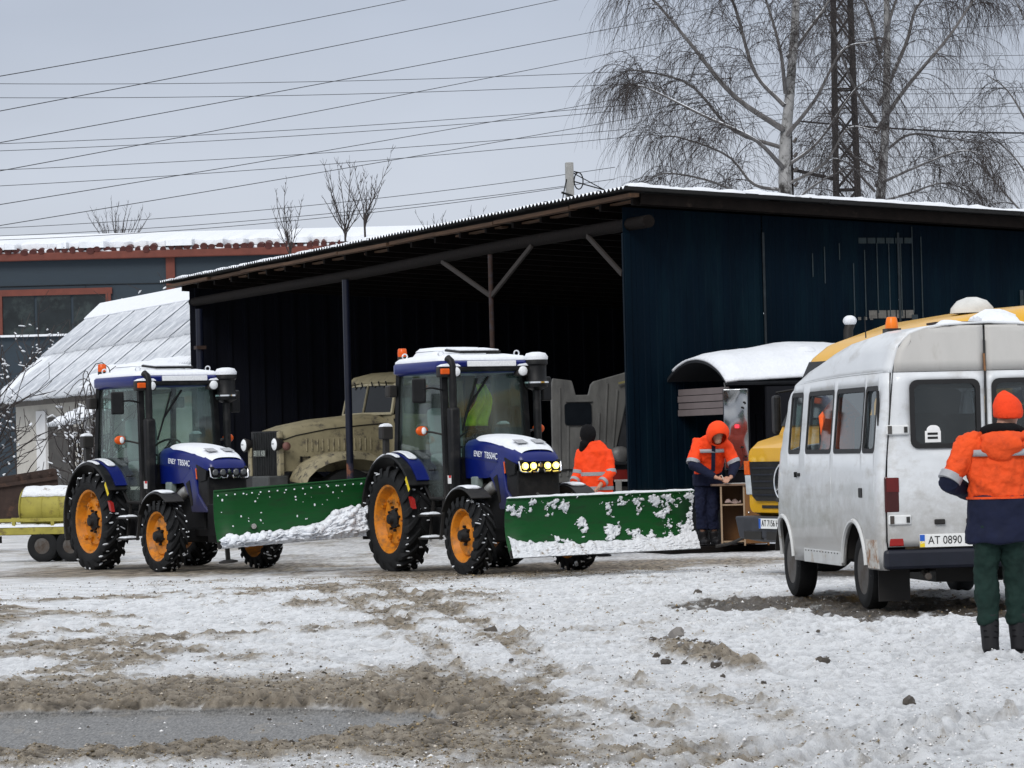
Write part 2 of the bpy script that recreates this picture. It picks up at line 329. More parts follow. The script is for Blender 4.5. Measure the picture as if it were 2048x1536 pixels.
for off in (0.0, 0.62):
    for base in (curve1,):
        i_, r_, al, d = track([(x + off, y + off * 0.5) for x, y in base], 0.30)
        H += -0.022 * i_ * (1 - ASPH) + 0.016 * r_ * (0.5 + 0.6 * nf) + 0.010 * i_ * np.sign(np.sin(al * 26 + d * 14)) * (Y < 30) * sstep(0.1, 0.5, 1 - ASPH)
        TR = np.maximum(TR, i_)
for k in range(4):
    i_, r_, al, d = track([(0.1 + k * 0.42, 15.0), (1.3 + k * 0.35, 17.0 + 0.1 * k), (3.9, 19.0 + k * 0.55)], 0.20)
    H += -0.020 * i_ + 0.028 * r_ * (0.6 + 0.7 * nf); TR = np.maximum(TR, i_ * 0.6)
for x0 in (2.55, 3.95):
    i_, r_, al, d = track([(x0 + 0.3, 24), (x0 + 0.35, 28), (x0 - 0.1, 33)], 0.24); H += -0.012 * i_ + 0.008 * r_
lump = np.clip(0.35 + 0.55 * nf + 0.22 * ns, 0, 1.3)
edge = np.exp(-((q - 1.35) / 0.42) ** 2)
H += B * np.where(Y < 18.5, 0.55, 1.0) * (0.006 + 0.030 * lump + 0.010 * ns + 0.006 * fbm(X * 30, Y * 14, 2)) + edge * (0.35 + 0.9 * lump) * (X < 0.3) * np.where(Y > 19, 0.040, 0.006) + ridge * (0.012 + 0.035 * lump)
CL = sstep(0.28, 0.55, fbm(X * 5.5 + 2, Y * 2.1 + 7, 4, 0.62) + 0.55 * band + 0.25 * (B > 0.3) - 0.20 + 0.10 * nm)
H += CL * (1 - ASPH) * (0.006 + 0.020 * lump)
H += (1 - ASPH) * (1 - B) * (0.009 * ns + 0.020 * np.maximum(nf, 0) + 0.005 * fbm(X * 30, Y * 14, 2)) * (1 + 0.5 * sstep(0.8, 2.4, X) * (Y < 29))
H = H * (1 - 0.92 * ASPH) - 0.03 * ASPH
H -= 0.03 * WET
H += 0.06 * np.exp(-(((X - 1.75) / 1.2) ** 2 + ((Y - 38.2) / 1.2) ** 2)) * (0.7 + lump)      # snow heap by the plough
fade = (1 - sstep(38, 44, Y)) * (1 - sstep(12, 30, np.abs(X))) * sstep(-10, 5, Y)
flat = 0.25 + 0.75 * (1 - sstep(34, 40, Y))
H = H * fade * flat + (1 - fade) * 0.006 * nm * (np.abs(X) < 60)
H = np.where((Y > 70) & (np.abs(X) > 30), 0, H)
DIRT_SHADE = np.clip(B * (0.72 + 0.35 * nf) + band * (1 - ASPH) * (0.75 + 0.6 * nf) + 0.38 * CL * (1 - ASPH) * (0.22 + band) + 0.46 * TR * (0.6 + 0.6 * nf) * (Y < 40), 0, 1) * np.maximum(fade, 0.35 * (Y < 60)) + (1 - fade) * 0.25 * (Y < 80) + under * (0.8 + 0.6 * nf)
H_ground = H
me = bpy.data.meshes.new('ground'); nx, ny = X.shape
me.vertices.add(nx * ny); me.vertices.foreach_set('co', np.stack([X, Y, H], -1).astype(np.float32).ravel())
ii, jj = np.meshgrid(np.arange(nx - 1), np.arange(ny - 1), indexing='ij'); a = (ii * ny + jj).ravel()
quads = np.stack([a, a + ny, a + ny + 1, a + 1], -1).astype(np.int32)
me.loops.add(quads.size); me.loops.foreach_set('vertex_index', quads.ravel())
me.polygons.add(len(quads)); me.polygons.foreach_set('loop_start', np.arange(0, quads.size, 4, dtype=np.int32))
me.polygons.foreach_set('use_smooth', np.ones(len(quads), dtype=bool)); me.update(calc_edges=True)
for nme, arr in (('dirt', DIRT_SHADE), ('asph', ASPH), ('wet', WET), ('mott', np.clip(0.5 + 0.45 * nf + 0.55 * ns + 0.35 * fbm(X * 30, Y * 14, 2), 0, 1))):  # the dirt attribute also carries the shadow painted under the tractors
    at_ = me.attributes.new(nme, 'FLOAT', 'POINT'); at_.data.foreach_set('value', arr.astype(np.float32).ravel())
def ground_mat():
    m = bpy.data.materials.new('yard_snow_and_slush'); m.use_nodes = True; t = m.node_tree; n = t.nodes.new; l = t.links.new
    b = t.nodes['Principled BSDF']; tco = n('ShaderNodeTexCoord')
    def noise(sc, det=6, stretch=(1, 1, 1), rough=0.65):
        mp_ = n('ShaderNodeMapping'); mp_.inputs['Scale'].default_value = stretch; l(tco.outputs['Object'], mp_.inputs[0])
        k = n('ShaderNodeTexNoise'); k.inputs['Scale'].default_value = sc; k.inputs['Detail'].default_value = det; k.inputs['Roughness'].default_value = rough
        l(mp_.outputs[0], k.inputs['Vector']); return k.outputs[0]
    def attr(nm): k = n('ShaderNodeAttribute'); k.attribute_name = nm; return k.outputs['Fac']
    def math_(op, a_, b_, c_=None):
        k = n('ShaderNodeMath'); k.operation = op
        for i, v in enumerate((a_, b_, c_)):
            if v is None: continue
            if isinstance(v, (int, float)): k.inputs[i].default_value = v
            else: l(v, k.inputs[i])
        return k.outputs[0]
    def ramp(v, lo_, hi_, a_=0, b_=1):
        k = n('ShaderNodeMapRange'); k.inputs[1].default_value = lo_; k.inputs[2].default_value = hi_; k.inputs[3].default_value = a_; k.inputs[4].default_value = b_; l(v, k.inputs[0]); return k.outputs[0]
    def mix(f, c1, c2):
        k = n('ShaderNodeMix'); k.data_type = 'RGBA'
        if isinstance(f, (int, float)): k.inputs[0].default_value = f
        else: l(f, k.inputs[0])
        for i, v in ((6, c1), (7, c2)):
            if isinstance(v, tuple): k.inputs[i].default_value = (*v, 1)
            else: l(v, k.inputs[i])
        return k.outputs[2]
    mott = attr('mott'); dirt = attr('dirt'); asph = attr('asph'); wet = attr('wet')  # dirt: real dirt plus the painted tractor and plough shadow
    nA = noise(3.2, 9, (1, 0.4, 1), 0.75); nB = noise(18, 8, (1, 0.22, 1), 0.85); nC = noise(75, 5, (1, 0.14, 1), 0.85)
    grain = math_('ADD', math_('MULTIPLY', nA, 0.6), math_('ADD', math_('MULTIPLY', nB, 0.75), math_('MULTIPLY', nC, 0.35)))   # about 0.85 mean
    f1 = ramp(math_('ADD', math_('MULTIPLY', dirt, 0.85), math_('SUBTRACT', grain, 0.85)), 0.20, 0.52)
    f2 = ramp(math_('ADD', math_('MULTIPLY', dirt, 0.6), math_('SUBTRACT', math_('MULTIPLY', nB, 1.5), 0.75)), 0.40, 0.80)
    spk = ramp(math_('ADD', math_('MULTIPLY', nC, 0.6), math_('MULTIPLY', nB, 0.4)), 0.615, 0.66)
    spk = math_('MULTIPLY', spk, ramp(dirt, 0.0, 0.4, 0.40, 0.95))
    snow = mix(ramp(math_('ADD', math_('MULTIPLY', nB, 0.55), math_('ADD', math_('MULTIPLY', mott, 0.25), math_('MULTIPLY', nA, 0.35))), 0.44, 0.66), (0.55, 0.565, 0.585), (0.88, 0.90, 0.925))
    slush = mix(ramp(mott, 0.15, 0.85), (0.10, 0.082, 0.060), (0.38, 0.33, 0.26))
    snow = mix(math_('MULTIPLY', ramp(math_('ADD', dirt, math_('MULTIPLY', math_('SUBTRACT', nA, 0.5), 0.9)), 0.05, 0.7), 0.62), snow, (0.42, 0.385, 0.345))
    mud = mix(ramp(math_('ADD', math_('MULTIPLY', mott, 0.6), math_('MULTIPLY', nC, 0.4)), 0.25, 0.75), (0.035, 0.028, 0.020), (0.25, 0.205, 0.15))
    c = mix(f1, snow, slush); c = mix(f2, c, mud); c = mix(spk, c, (0.07, 0.06, 0.05))
    wetc = mix(ramp(nB, 0.40, 0.62), (0.035, 0.030, 0.025), (0.16, 0.135, 0.105)); wetc = mix(ramp(nA, 0.56, 0.64), wetc, (0.66, 0.68, 0.7))
    wf = ramp(math_('ADD', wet, math_('MULTIPLY', math_('SUBTRACT', nA, 0.5), 1.3)), 0.35, 0.6)
    c = mix(wf, c, wetc)
    ac = mix(ramp(nC, 0.40, 0.64), (0.045, 0.044, 0.042), (0.23, 0.225, 0.215)); ac = mix(ramp(nB, 0.58, 0.72), ac, (0.02, 0.019, 0.018)); ac = mix(ramp(nA, 0.56, 0.72), ac, (0.24, 0.21, 0.17))
    c = mix(ramp(asph, 0.35, 0.65), c, ac); l(c, b.inputs['Base Color'])
    ro = mix(ramp(asph, 0.4, 0.7), (0.8, 0.8, 0.8), (0.48, 0.48, 0.48)); k = n('ShaderNodeRGBToBW'); l(ro, k.inputs[0])
    l(math_('SUBTRACT', k.outputs[0], math_('MULTIPLY', wf, 0.3)), b.inputs['Roughness'])
    bp = n('ShaderNodeBump'); bp.inputs['Strength'].default_value = 1; bp.inputs['Distance'].default_value = 0.035
    l(math_('MULTIPLY', math_('ADD', nB, math_('MULTIPLY', nC, 0.45)), ramp(asph, 0.3, 0.8, 1.0, 0.18)), bp.inputs['Height']); l(bp.outputs[0], b.inputs['Normal'])
    return m
ground = mobj('ground', me, ground_mat(), smooth=False); tag(ground, kind='structure')
def hz(x, y):
    i = int(np.clip(np.searchsorted(gx, x), 0, nx - 1)); j = int(np.clip(np.searchsorted(gy, y), 0, ny - 1)); return float(H_ground[i, j])

# ------------------------------------------------------------------ machine shed
NAVY = pm('navy_profile_sheet', (0.0008, 0.0050, 0.0108), 0.6, 0.0, spec=0.05, var=0.25, scale=3, col2=(0.0025, 0.0115, 0.0175), thr=0.60, wid=0.12, s2=1.6, stretch=(1, 1, 0.15), low=(0.7, 0.4, (0.03, 0.03, 0.03), 0.6))
NAVYIN = pm('navy_sheet_inside', (0.0022, 0.003, 0.007), 0.7, 0.0, spec=0.15, var=0.3, scale=3)
FADED = pm('faded_paint', (0.022, 0.033, 0.036), 0.7, var=0.5, scale=9, col2=(0.02, 0.03, 0.04), thr=0.55, s2=6)
SEAM = pm('bare_seam', (0.018, 0.024, 0.028), 0.5, 0.3, var=0.6, scale=5)
SLATE = pm('slate_sheet', (0.030, 0.030, 0.030), 0.8, var=0.25, scale=5, up_snow=0.55)
OLDWOOD = pm('old_wood', (0.075, 0.042, 0.024), 0.85, var=0.4, scale=5, stretch=(0.3, 3, 3), bump=0.006, bscale=25)
DKWOOD = pm('dark_wood', (0.006, 0.0045, 0.004), 0.85, var=0.5, scale=6, bump=0.006, bscale=25, col2=(0.018, 0.013, 0.011), thr=0.64, s2=5, spec=0.1)
RUST = pm('rusty_steel', (0.035, 0.020, 0.015), 0.75, 0.2, var=0.4, scale=9, col2=(0.035, 0.035, 0.045), thr=0.55, s2=5)
POSTB = pm('navy_post_paint', (0.004, 0.006, 0.016), 0.45, var=0.3, col2=(0.06, 0.035, 0.03), thr=0.7)
LX = 22.8
shed = empty('machine_shed', (1.67, 49.573, 0), R(111.47), 'long dark navy machine shed with open front and snow edged corrugated roof', 'shed')
def zroof(y): return 5.193 - 0.054 * (0.3 - y)
# corrugated roof sheets, four rows with cut corners that let in daylight
def sheet_mesh(w, ln, pitch=0.15, amp=0.024, notch=True):
    g = G(); us = lin(0, w, int(w / pitch * 6) + 1); vs = [0, 0.05, ln - 0.05, ln]
    g.grid(us, vs, lambda u, v: (u, -v, amp * math.cos(2 * math.pi * u / pitch)), (lambda u, v: (u < 0.16 and v < 0.05) ) if notch else None)
    m = g.mesh('roof_sheet'); m.materials.append(SLATE); return m
random.seed(3)
ms_f = sheet_mesh(1.05, 3.30, notch=False); ms_n = sheet_mesh(1.05, 3.25)
for c_ in range(24):
    for r_ in range(4):
        o = bpy.data.objects.new('roof_sheet', ms_f if r_ == 0 or random.random() < 0.35 else ms_n); COL.objects.link(o); o.parent = shed
        y0 = 0.3 - 3.25 * r_
        o.location = (-0.82 + c_ * 1.033, y0, zroof(y0) + 0.006 * (c_ % 2) - (0.012 if r_ else 0) + random.uniform(-0.004, 0.004)); o.rotation_euler = (math.atan(0.054) , 0, random.uniform(-0.003, 0.003))
        md = o.modifiers.new('s', 'SOLIDIFY'); md.thickness = 0.010
# battens under the sheet ends, rafters, main beam
x = -0.75; k = 0
while x < 23.4:
    ln = random.uniform(2.2, 3.4); ln = min(ln, 23.7 - x); z0 = zroof(0.12) - 0.085 - random.uniform(0, 0.03)
    G().box((x + ln / 2, 0.14 + random.uniform(-0.06, 0.05), z0), (ln - 0.03, 0.15, 0.055), (0, random.uniform(-0.006, 0.006), 0)).obj('batten', OLDWOOD, shed, False)
    if random.random() < 0.8: G().box((x + ln * 0.5, -0.12, z0 - 0.045), (ln * random.uniform(0.5, 0.9), 0.12, 0.03), (0, 0.003, 0)).obj('batten', OLDWOOD, shed, False)
    x += ln
for i in range(21):
    xx = -0.55 + i * 1.18
    G().loft([[(xx + dx, yy, zroof(yy) - 0.13 + dz) for dx, dz in ((-0.045, 0.07), (0.045, 0.07), (0.045, -0.09), (-0.045, -0.09))] for yy in (0.08, -12.5)]).obj('rafter', DKWOOD, shed, False)
for yy in (-2.2, -4.4, -6.6, -8.8):
    G().box((11.2, yy, zroof(yy) - 0.055), (23.6, 0.12, 0.05)).obj('purlin', DKWOOD, shed, False)
bm_ = G().tube([(-0.68, -0.12, 4.72), (5, -0.1, 4.74), (12, -0.1, 4.70), (22.9, -0.1, 4.72)], 0.095, 12).obj('front_beam', DKWOOD, shed)
# verge board and snow on the roof edges
G().box((-0.66, -6.2, zroof(-6.2) - 0.13), (0.04, 12.4, 0.16), (math.atan(0.054), 0, 0)).obj('verge_board', DKWOOD, shed, False)
def snow_strip(name, pts, w, h, parent, seed=1, side=(0, 1, 0), seg=0.08, mat=None):
    """uneven bed of snow along a line"""
    g = G(); random.seed(seed); P = [Vector(p) for p in pts]; rings = []; sv = Vector(side)
    tot = sum((P[i + 1] - P[i]).length for i in range(len(P) - 1)); n_ = max(4, int(tot / seg))
    arr = np.linspace(0, tot, n_); hh = 1 + 0.55 * fbm(arr * 1.7 + seed, arr * 0 + seed, 3) + 0.35 * fbm(arr * 7, arr * 0 + 2.2 * seed, 2); ww = 1 + 0.35 * fbm(arr * 2.3, arr * 0 + 9 + seed, 3)
    for i, s in enumerate(arr):
        k_ = 0
        while k_ < len(P) - 2 and s > (P[k_ + 1] - P[k_]).length + 1e-9: s -= (P[k_ + 1] - P[k_]).length; k_ += 1
        p = P[k_].lerp(P[k_ + 1], s / max(1e-9, (P[k_ + 1] - P[k_]).length)); hw = w / 2 * ww[i]; hi = max(0.15, hh[i]) * h
        e_ = 0.3 if i in (0, n_ - 1) else 1
        rings.append([p - sv * hw, p - sv * hw * 0.85 + Vector((0, 0, hi * 0.7 * e_)), p - sv * hw * 0.3 + Vector((0, 0, hi * e_)), p + sv * hw * 0.35 + Vector((0, 0, hi * e_)), p + sv * hw * 0.88 + Vector((0, 0, hi * 0.65 * e_)), p + sv * hw])
    return g.loft(rings).obj(name, mat or SNOW, parent)
snow_strip('roof_snow', [(-0.68, 0.25, zroof(0.3) + 0.02), (-0.68, -12.6, zroof(-12.6) + 0.02)], 0.32, 0.055, shed, 3, (1, 0, 0))
snow_strip('roof_snow', [(10.5, 0.12, zroof(0.1) + 0.015), (23.7, 0.12, zroof(0.1) + 0.015)], 0.34, 0.05, shed, 5)
snow_strip('roof_snow', [(-0.5, 0.0, zroof(0) + 0.012), (10.4, 0.0, zroof(0) + 0.012)], 0.3, 0.03, shed, 8)
# end wall facing the yard: profiled sheets side by side
def prof_sheet(w, z0, ztop, pitch=0.2, depth=0.006):
    """profiled sheet in the y-z plane of the wall, ribs along z, top edge follows the roof"""
    g = G(); us = [0]; k = 0.0
    while k < w - 1e-6:
        for d in (0.10, 0.115, 0.185, 0.2): us.append(min(w, k + d))
        k += pitch
    us = sorted(set(us + [w])); off = lambda u: depth if 0.108 < (u % pitch) < 0.192 else 0.0
    g.grid(us, [0, 1], lambda u, v: (-off(u), -u, z0 + (ztop(u) - z0) * v)); return g
ew = empty('end_wall', (0, 0, 0)); ew.parent = shed
pw = 2.25
for i in range(6):
    prof_sheet(pw - 0.012, 0.02, lambda u: zroof(-i * pw - u) - 0.20).obj('wall_panel', NAVY, ew, False, solid=0.006, loc=(-0.012 * (i % 2), -i * pw, 0))
    if i: G().box((-0.034, -i * pw, 2.45), (0.012, 0.035, 4.3)).obj('seam_strip', SEAM, ew, False)
G().box((0.03, -0.06, 2.3), (0.12, 0.1, 4.6)).obj('corner_trim', NAVY, ew, False, bevel=0.01)
# paint marks where an old sign hung
for i in range(6):
    G().box((-0.026, -3.90 - i * 0.155, 4.48), (0.008, 0.13, 0.085)).obj('paint_mark', FADED, ew, False)
for i in range(5):
    G().box((-0.026, -4.05 - i * 0.155, 3.37), (0.008, 0.135, 0.12)).obj('paint_mark', pm('faded_mark', (0.11, 0.105, 0.095), 0.8, var=0.4, scale=12), ew, False)
for i in range(4):
    G().box((-0.025, -3.72 - 0.10 * i, 3.31), (0.006, 0.05, 0.045)).obj('paint_mark', MATS['faded_mark'], ew, False)
for i, (yy, za, zb) in enumerate(((-3.43, 2.8, 3.7), (-3.62, 2.9, 3.9), (-3.83, 2.95, 4.0), (-4.03, 2.9, 4.0), (-4.23, 2.9, 4.0), (-4.43, 2.95, 4.25), (-4.58, 2.75, 4.1), (-2.75, 3.5, 3.85), (-2.95, 3.4, 3.95), (-3.2, 3.75, 4.0))):
    G().box((-0.030, yy - 0.31, (za + zb) / 2 + 0.44), (0.006, 0.016, zb - za)).obj('paint_streak', FADED, ew, False)
G().box((-0.036, -6.6, 3.55), (0.008, 0.06, 0.34)).obj('paint_mark', FADED, ew, False)
G().box((-0.036, -4.75, 3.3), (0.008, 0.1, 0.12)).obj('paint_mark', FADED, ew, False)
# far end wall (its inner face shows), back wall, lower sill
fw = empty('far_wall', (0, 0, 0)); fw.parent = shed
for i in range(6):
    prof_sheet(2.1, 0.02, lambda u: zroof(-i * 2.1 - u) - 0.16, 0.35, 0.05).obj('wall_panel', NAVYIN, fw, False, solid=0.006, loc=(LX, -i * 2.1, 0))
G().box((LX / 2, -12.62, 2.2), (LX - 0.1, 0.06, 4.2)).obj('back_wall', pm('back_wall_dark', (0.004, 0.004, 0.005), 0.9, var=0.3, spec=0.1), shed, False)
# posts and braces
G().tube([(12.7, -0.02, 0), (12.7, -0.02, 4.62)], 0.065, 14).obj('post', POSTB, shed)
G().tube([(12.7, -0.02, 0.0), (12.7, -0.02, 0.28)], 0.085, 14).obj('post_foot', pm('concrete', (0.25, 0.23, 0.2), 0.9, var=0.3, scale=12), shed)
G().tube([(12.7, -0.02, 0.9), (12.7, -0.02, 1.3)], 0.067, 14).obj('rust_band', pm('rust_patch', (0.14, 0.055, 0.03), 0.85, var=0.5, scale=20, col2=(0.02, 0.02, 0.035), thr=0.5, s2=9), shed)
G().tube([(5.43, -0.02, 0), (5.43, -0.02, 4.62)], 0.04, 12).obj('post', RUST, shed)
G().tube([(22.3, -0.06, 0), (22.3, -0.06, 4.55)], 0.08, 12).obj('post', POSTB, shed)
G().box((22.3, -0.06, 3.75), (0.24, 0.2, 0.07)).obj('bracket', RUST, shed, False)
for a_, b_ in (((5.43, -0.02, 3.95), (7.75, -0.05, 4.65)), ((5.43, -0.02, 3.95), (3.7, -0.05, 4.65)), ((0.1, -0.02, 4.0), (1.45, -0.05, 4.65))):
    G().bar(a_, b_, 0.04, 0.07).obj('brace', pm('weathered_brace', (0.022, 0.018, 0.016), 0.8, var=0.4, scale=10), shed, False)

# ------------------------------------------------------------------ small house with snowy corrugated roof
HOUSE = (-10.56, 88.7, -0.176)
PLASTER = pm('grey_plaster', (0.42, 0.40, 0.36), 0.9, var=0.12, scale=3, bump=0.004)
WHITEP = pm('white_plaster', (0.62, 0.62, 0.62), 0.85, var=0.08, scale=3)
house = empty('small_house', HOUSE, R(-68.5), 'low whitewashed house with snow covered corrugated roof beside the shed', 'house')
house.scale = (1.12, 1.12, 1.12)
SNOWROOF = pm('snow_on_corrugation', (0.36, 0.385, 0.425), 0.85, var=0.10, scale=8, bump=0.004, bscale=15, col2=(0.60, 0.625, 0.66), thr=0.52, wid=0.10, s2=1.3)
SLEN, DROP, RUN = 3.45, 2.12, 2.72
def slope_pt(u, v, up=0.0):
    t = v / SLEN; nzz = RUN / SLEN; nyy = -DROP / SLEN
    return (u, -RUN * t + nyy * up, 5.02 - DROP * t + nzz * up)
def house_sheet(w, ln):
    g = G(); us = lin(0, w, 61)
    g.grid(us, lin(0, ln, 4), lambda u, v: (u, -v, 0.034 * math.cos(2 * math.pi * u / 0.16))); m = g.mesh('roof_sheet'); m.materials.append(SNOWROOF)
    m.polygons.foreach_set('use_smooth', [True] * len(m.polygons)); return m
hm = house_sheet(1.13, 1.83)
ang = math.atan2(DROP, RUN)
for c_ in range(15):
    for r_ in range(2):
        o = bpy.data.objects.new('roof_sheet', hm); COL.objects.link(o); o.parent = house
        p = slope_pt(c_ * 1.09 - 0.25, r_ * 1.72 + 0.02, 0.022 * (1 - r_) + 0.014 * (c_ % 2)); o.location = p; o.rotation_euler = (ang, 0, random.uniform(-0.004, 0.004))
        md = o.modifiers.new('s', 'SOLIDIFY'); md.thickness = 0.012; md.offset = -1
G().loft([[slope_pt(u, v, h_) for v, h_ in ((-0.02, 0.05), (0.5, 0.045), (0.5, 0.09), (-0.05, 0.13))] + [(u, 0.35, 4.78), (u, 0.30, 4.72)] for u in (-0.32, 16.0)]).obj('ridge_cap', SNOW, house, False, bevel=0.015)
G().grid([-0.25, 15.9], [0, 1], lambda u, v: (u, 0.02 + 2.7 * v, 5.0 - 2.1 * v)).obj('back_slope', SNOWROOF, house, False, solid=0.02)
# drift at the lower right, patches of deeper snow on the slope
def snow_patch(name, mapf, u0, u1, v0, v1, h, parent, seed, nu=40, nv=24):
    us = np.linspace(0, 1, nu); vs = np.linspace(0, 1, nv); U, V = np.meshgrid(us, vs, indexing='ij')
    edge_ = np.minimum(np.minimum(U, 1 - U) * 5, np.minimum(V, 1 - V) * 5); hh = h * np.clip(edge_ + 0.5 * fbm(U * 5 + seed, V * 4 + seed, 3) - 0.15, -0.12, 1) * (1 + 0.3 * fbm(U * 7, V * 7 + seed, 3))
    g = G(); g.v = [tuple(mapf(u0 + (u1 - u0) * U[i, j], v0 + (v1 - v0) * V[i, j], float(hh[i, j]))) for i in range(nu) for j in range(nv)]
    g.f = [(i * nv + j, (i + 1) * nv + j, (i + 1) * nv + j + 1, i * nv + j + 1) for i in range(nu - 1) for j in range(nv - 1)]
    return g.obj(name, SNOW, parent, fix=False)
snow_patch('snow_drift', slope_pt, 6.5, 15.8, 2.55, 3.5, 0.10, house, 3)
snow_patch('snow_drift', slope_pt, -0.3, 1.2, 1.6, 3.5, 0.05, house, 6)
snow_patch('snow_drift', slope_pt, -0.3, 0.7, 0.2, 1.8, 0.04, house, 9)
G().box((7.8, -2.55, 2.80), (16.0, 0.06, 0.16)).obj('eave_board', pm('grey_board', (0.11, 0.10, 0.09), 0.9, var=0.3, scale=6), house, False)
G().grid([0.35, 15.6], [0, 2.85], lambda u, v: (u, -2.2, v)).obj('wall', PLASTER, house, False, solid=0.12)
G().add([(0.35, -2.2, 0), (0.35, 2.2, 0), (0.35, 2.2, 3.25), (0.35, 0, 4.95), (0.35, -2.2, 3.25)], [(0, 1, 2, 3, 4)]).obj('gable_wall', PLASTER, house, False, solid=0.1)
G().add([(15.6, -2.2, 0), (15.6, 2.2, 0), (15.6, 2.2, 3.25), (15.6, 0, 4.95), (15.6, -2.2, 3.25)], [(0, 1, 2, 3, 4)]).obj('gable_wall', PLASTER, house, False, solid=0.1)

# loose crumbs of snow, ice and mud lying on the yard: too many to count
def crumbs():
    rg = np.random.RandomState(12); n_ = 330000
    yy = 15.0 + 26.0 * rg.rand(n_) ** 1.7; xx = (rg.rand(n_) * 2 - 1) * (0.165 * yy + 0.25)
    xi = np.clip(np.searchsorted(gx, xx), 0, nx - 1); yi = np.clip(np.searchsorted(gy, yy), 0, ny - 1)
    d_ = DIRT_SHADE[xi, yi]; a_ = ASPH[xi, yi]; w_3 = WET[xi, yi]; h_ = H_ground[xi, yi]
    clump = fbm(xx * 2.2 + 3, yy * 1.1, 3)
    keep = rg.rand(n_) < (0.06 + 0.50 * d_ + 0.28 * np.clip(clump, 0, 1)) * (1 - 0.92 * a_)
    xx, yy, h_, d_, w_3 = xx[keep], yy[keep], h_[keep], d_[keep], w_3[keep]; m_3 = len(xx)
    sz = np.exp(rg.normal(-5.55, 0.48, m_3)); sz = np.clip(sz, 0.002, 0.016) * (0.7 + 0.55 * (yy / 25))
    base_v = np.array([(1, 0, 0), (0, 1, 0), (-1, 0, 0), (0, -1, 0), (0, 0, 1), (0, 0, -0.6)], float)
    f_ = np.array([(0, 1, 4), (1, 2, 4), (2, 3, 4), (3, 0, 4), (1, 0, 5), (2, 1, 5), (3, 2, 5), (0, 3, 5)])
    v_ = base_v[None] * sz[:, None, None] * (0.6 + 0.8 * rg.rand(m_3, 6, 3)); ang_ = rg.rand(m_3) * 6.28; c_, s_2 = np.cos(ang_)[:, None], np.sin(ang_)[:, None]
    vx = v_[:, :, 0] * c_ - v_[:, :, 1] * s_2; vy_ = v_[:, :, 0] * s_2 + v_[:, :, 1] * c_
    P = np.stack([vx + xx[:, None], vy_ + yy[:, None], v_[:, :, 2] * 0.7 + (h_ + sz * 0.12)[:, None]], -1).reshape(-1, 3)
    F = (f_[None] + (np.arange(m_3) * 6)[:, None, None]).reshape(-1, 3).astype(np.int32)
    me_ = bpy.data.meshes.new('slush_crumbs'); me_.vertices.add(len(P)); me_.vertices.foreach_set('co', P.astype(np.float32).ravel()); me_.loops.add(F.size); me_.loops.foreach_set('vertex_index', F.ravel()); me_.polygons.add(len(F)); me_.polygons.foreach_set('loop_start', np.arange(0, F.size, 3, dtype=np.int32)); me_.update(calc_edges=True)
    dark = rg.rand(m_3) < np.clip(0.22 + 1.0 * d_ + 0.5 * w_3, 0, 0.92)
    tone = np.where(dark, 0.035 + 0.24 * rg.rand(m_3) ** 1.4, np.where(d_ > 0.4, 0.30, 0.58) + 0.22 * rg.rand(m_3)); warm = np.where(dark, 0.45 + 0.45 * rg.rand(m_3), np.where(d_ > 0.4, 0.3, 0.0))
    col = np.stack([tone * (1 + 0.25 * warm), tone * (1 - 0.1 * warm), tone * (1 - 0.6 * warm), np.ones(m_3)], -1); col = np.repeat(col, 6, 0)
    ca = me_.color_attributes.new('tone', 'FLOAT_COLOR', 'POINT'); ca.data.foreach_set('color', col.astype(np.float32).ravel())
    m = bpy.data.materials.new('crumb'); m.use_nodes = True; t = m.node_tree; k = t.nodes.new('ShaderNodeAttribute'); k.attribute_name = 'tone'; b = t.nodes['Principled BSDF']; t.links.new(k.outputs['Color'], b.inputs['Base Color']); b.inputs['Roughness'].default_value = 0.85
    o = mobj('slush_crumbs', me_, m, smooth=False); tag(o, 'loose crumbs of snow and mud strewn over the yard', 'slush', kind='stuff')
crumbs()
# house door, porch canopy
G().box((2.9, -2.285, 1.3), (0.9, 0.03, 2.6)).obj('wall_strip', WHITEP, house, False)
fr_ = G().box((3.42, -2.30, 1.25), (0.14, 0.09, 2.5)).obj('door_frame', WHITEP, house, False)
G().box((4.6, -2.27, 1.22), (2.2, 0.03, 2.44)).obj('door', pm('dark_door', (0.05, 0.046, 0.042), 0.8, var=0.4, scale=6), house, False)
G().box((9.45, -2.84, 1.15), (0.3, 0.24, 2.3)).obj('porch_post', WHITEP, house, False)
cm_ = house_sheet(1.13, 1.55)
for i in range(2):
    o = bpy.data.objects.new('canopy_sheet', cm_); COL.objects.link(o); o.parent = house; o.location = (9.05 + i * 1.1, -2.18, 2.66 + 0.012 * (i % 2)); o.rotation_euler = (R(17), 0, 0)
    md = o.modifiers.new('s', 'SOLIDIFY'); md.thickness = 0.012; md.offset = -1
snow_patch('canopy_snow', lambda u, v, h: (u, -2.2 - v * 0.95, 2.68 - v * 0.29 + h), 8.95, 11.2, 0.0, 1.5, 0.13, house, 4, 30, 20)
G().box((10.1, -3.5, 2.10), (2.2, 0.06, 0.10)).obj('canopy_board', MATS['grey_board'], house, False)
G().bar((8.85, -3.45, 2.03), (11.2, -3.45, 2.02), 0.05).obj('canopy_rail', MATS['grey_board'], house, False)
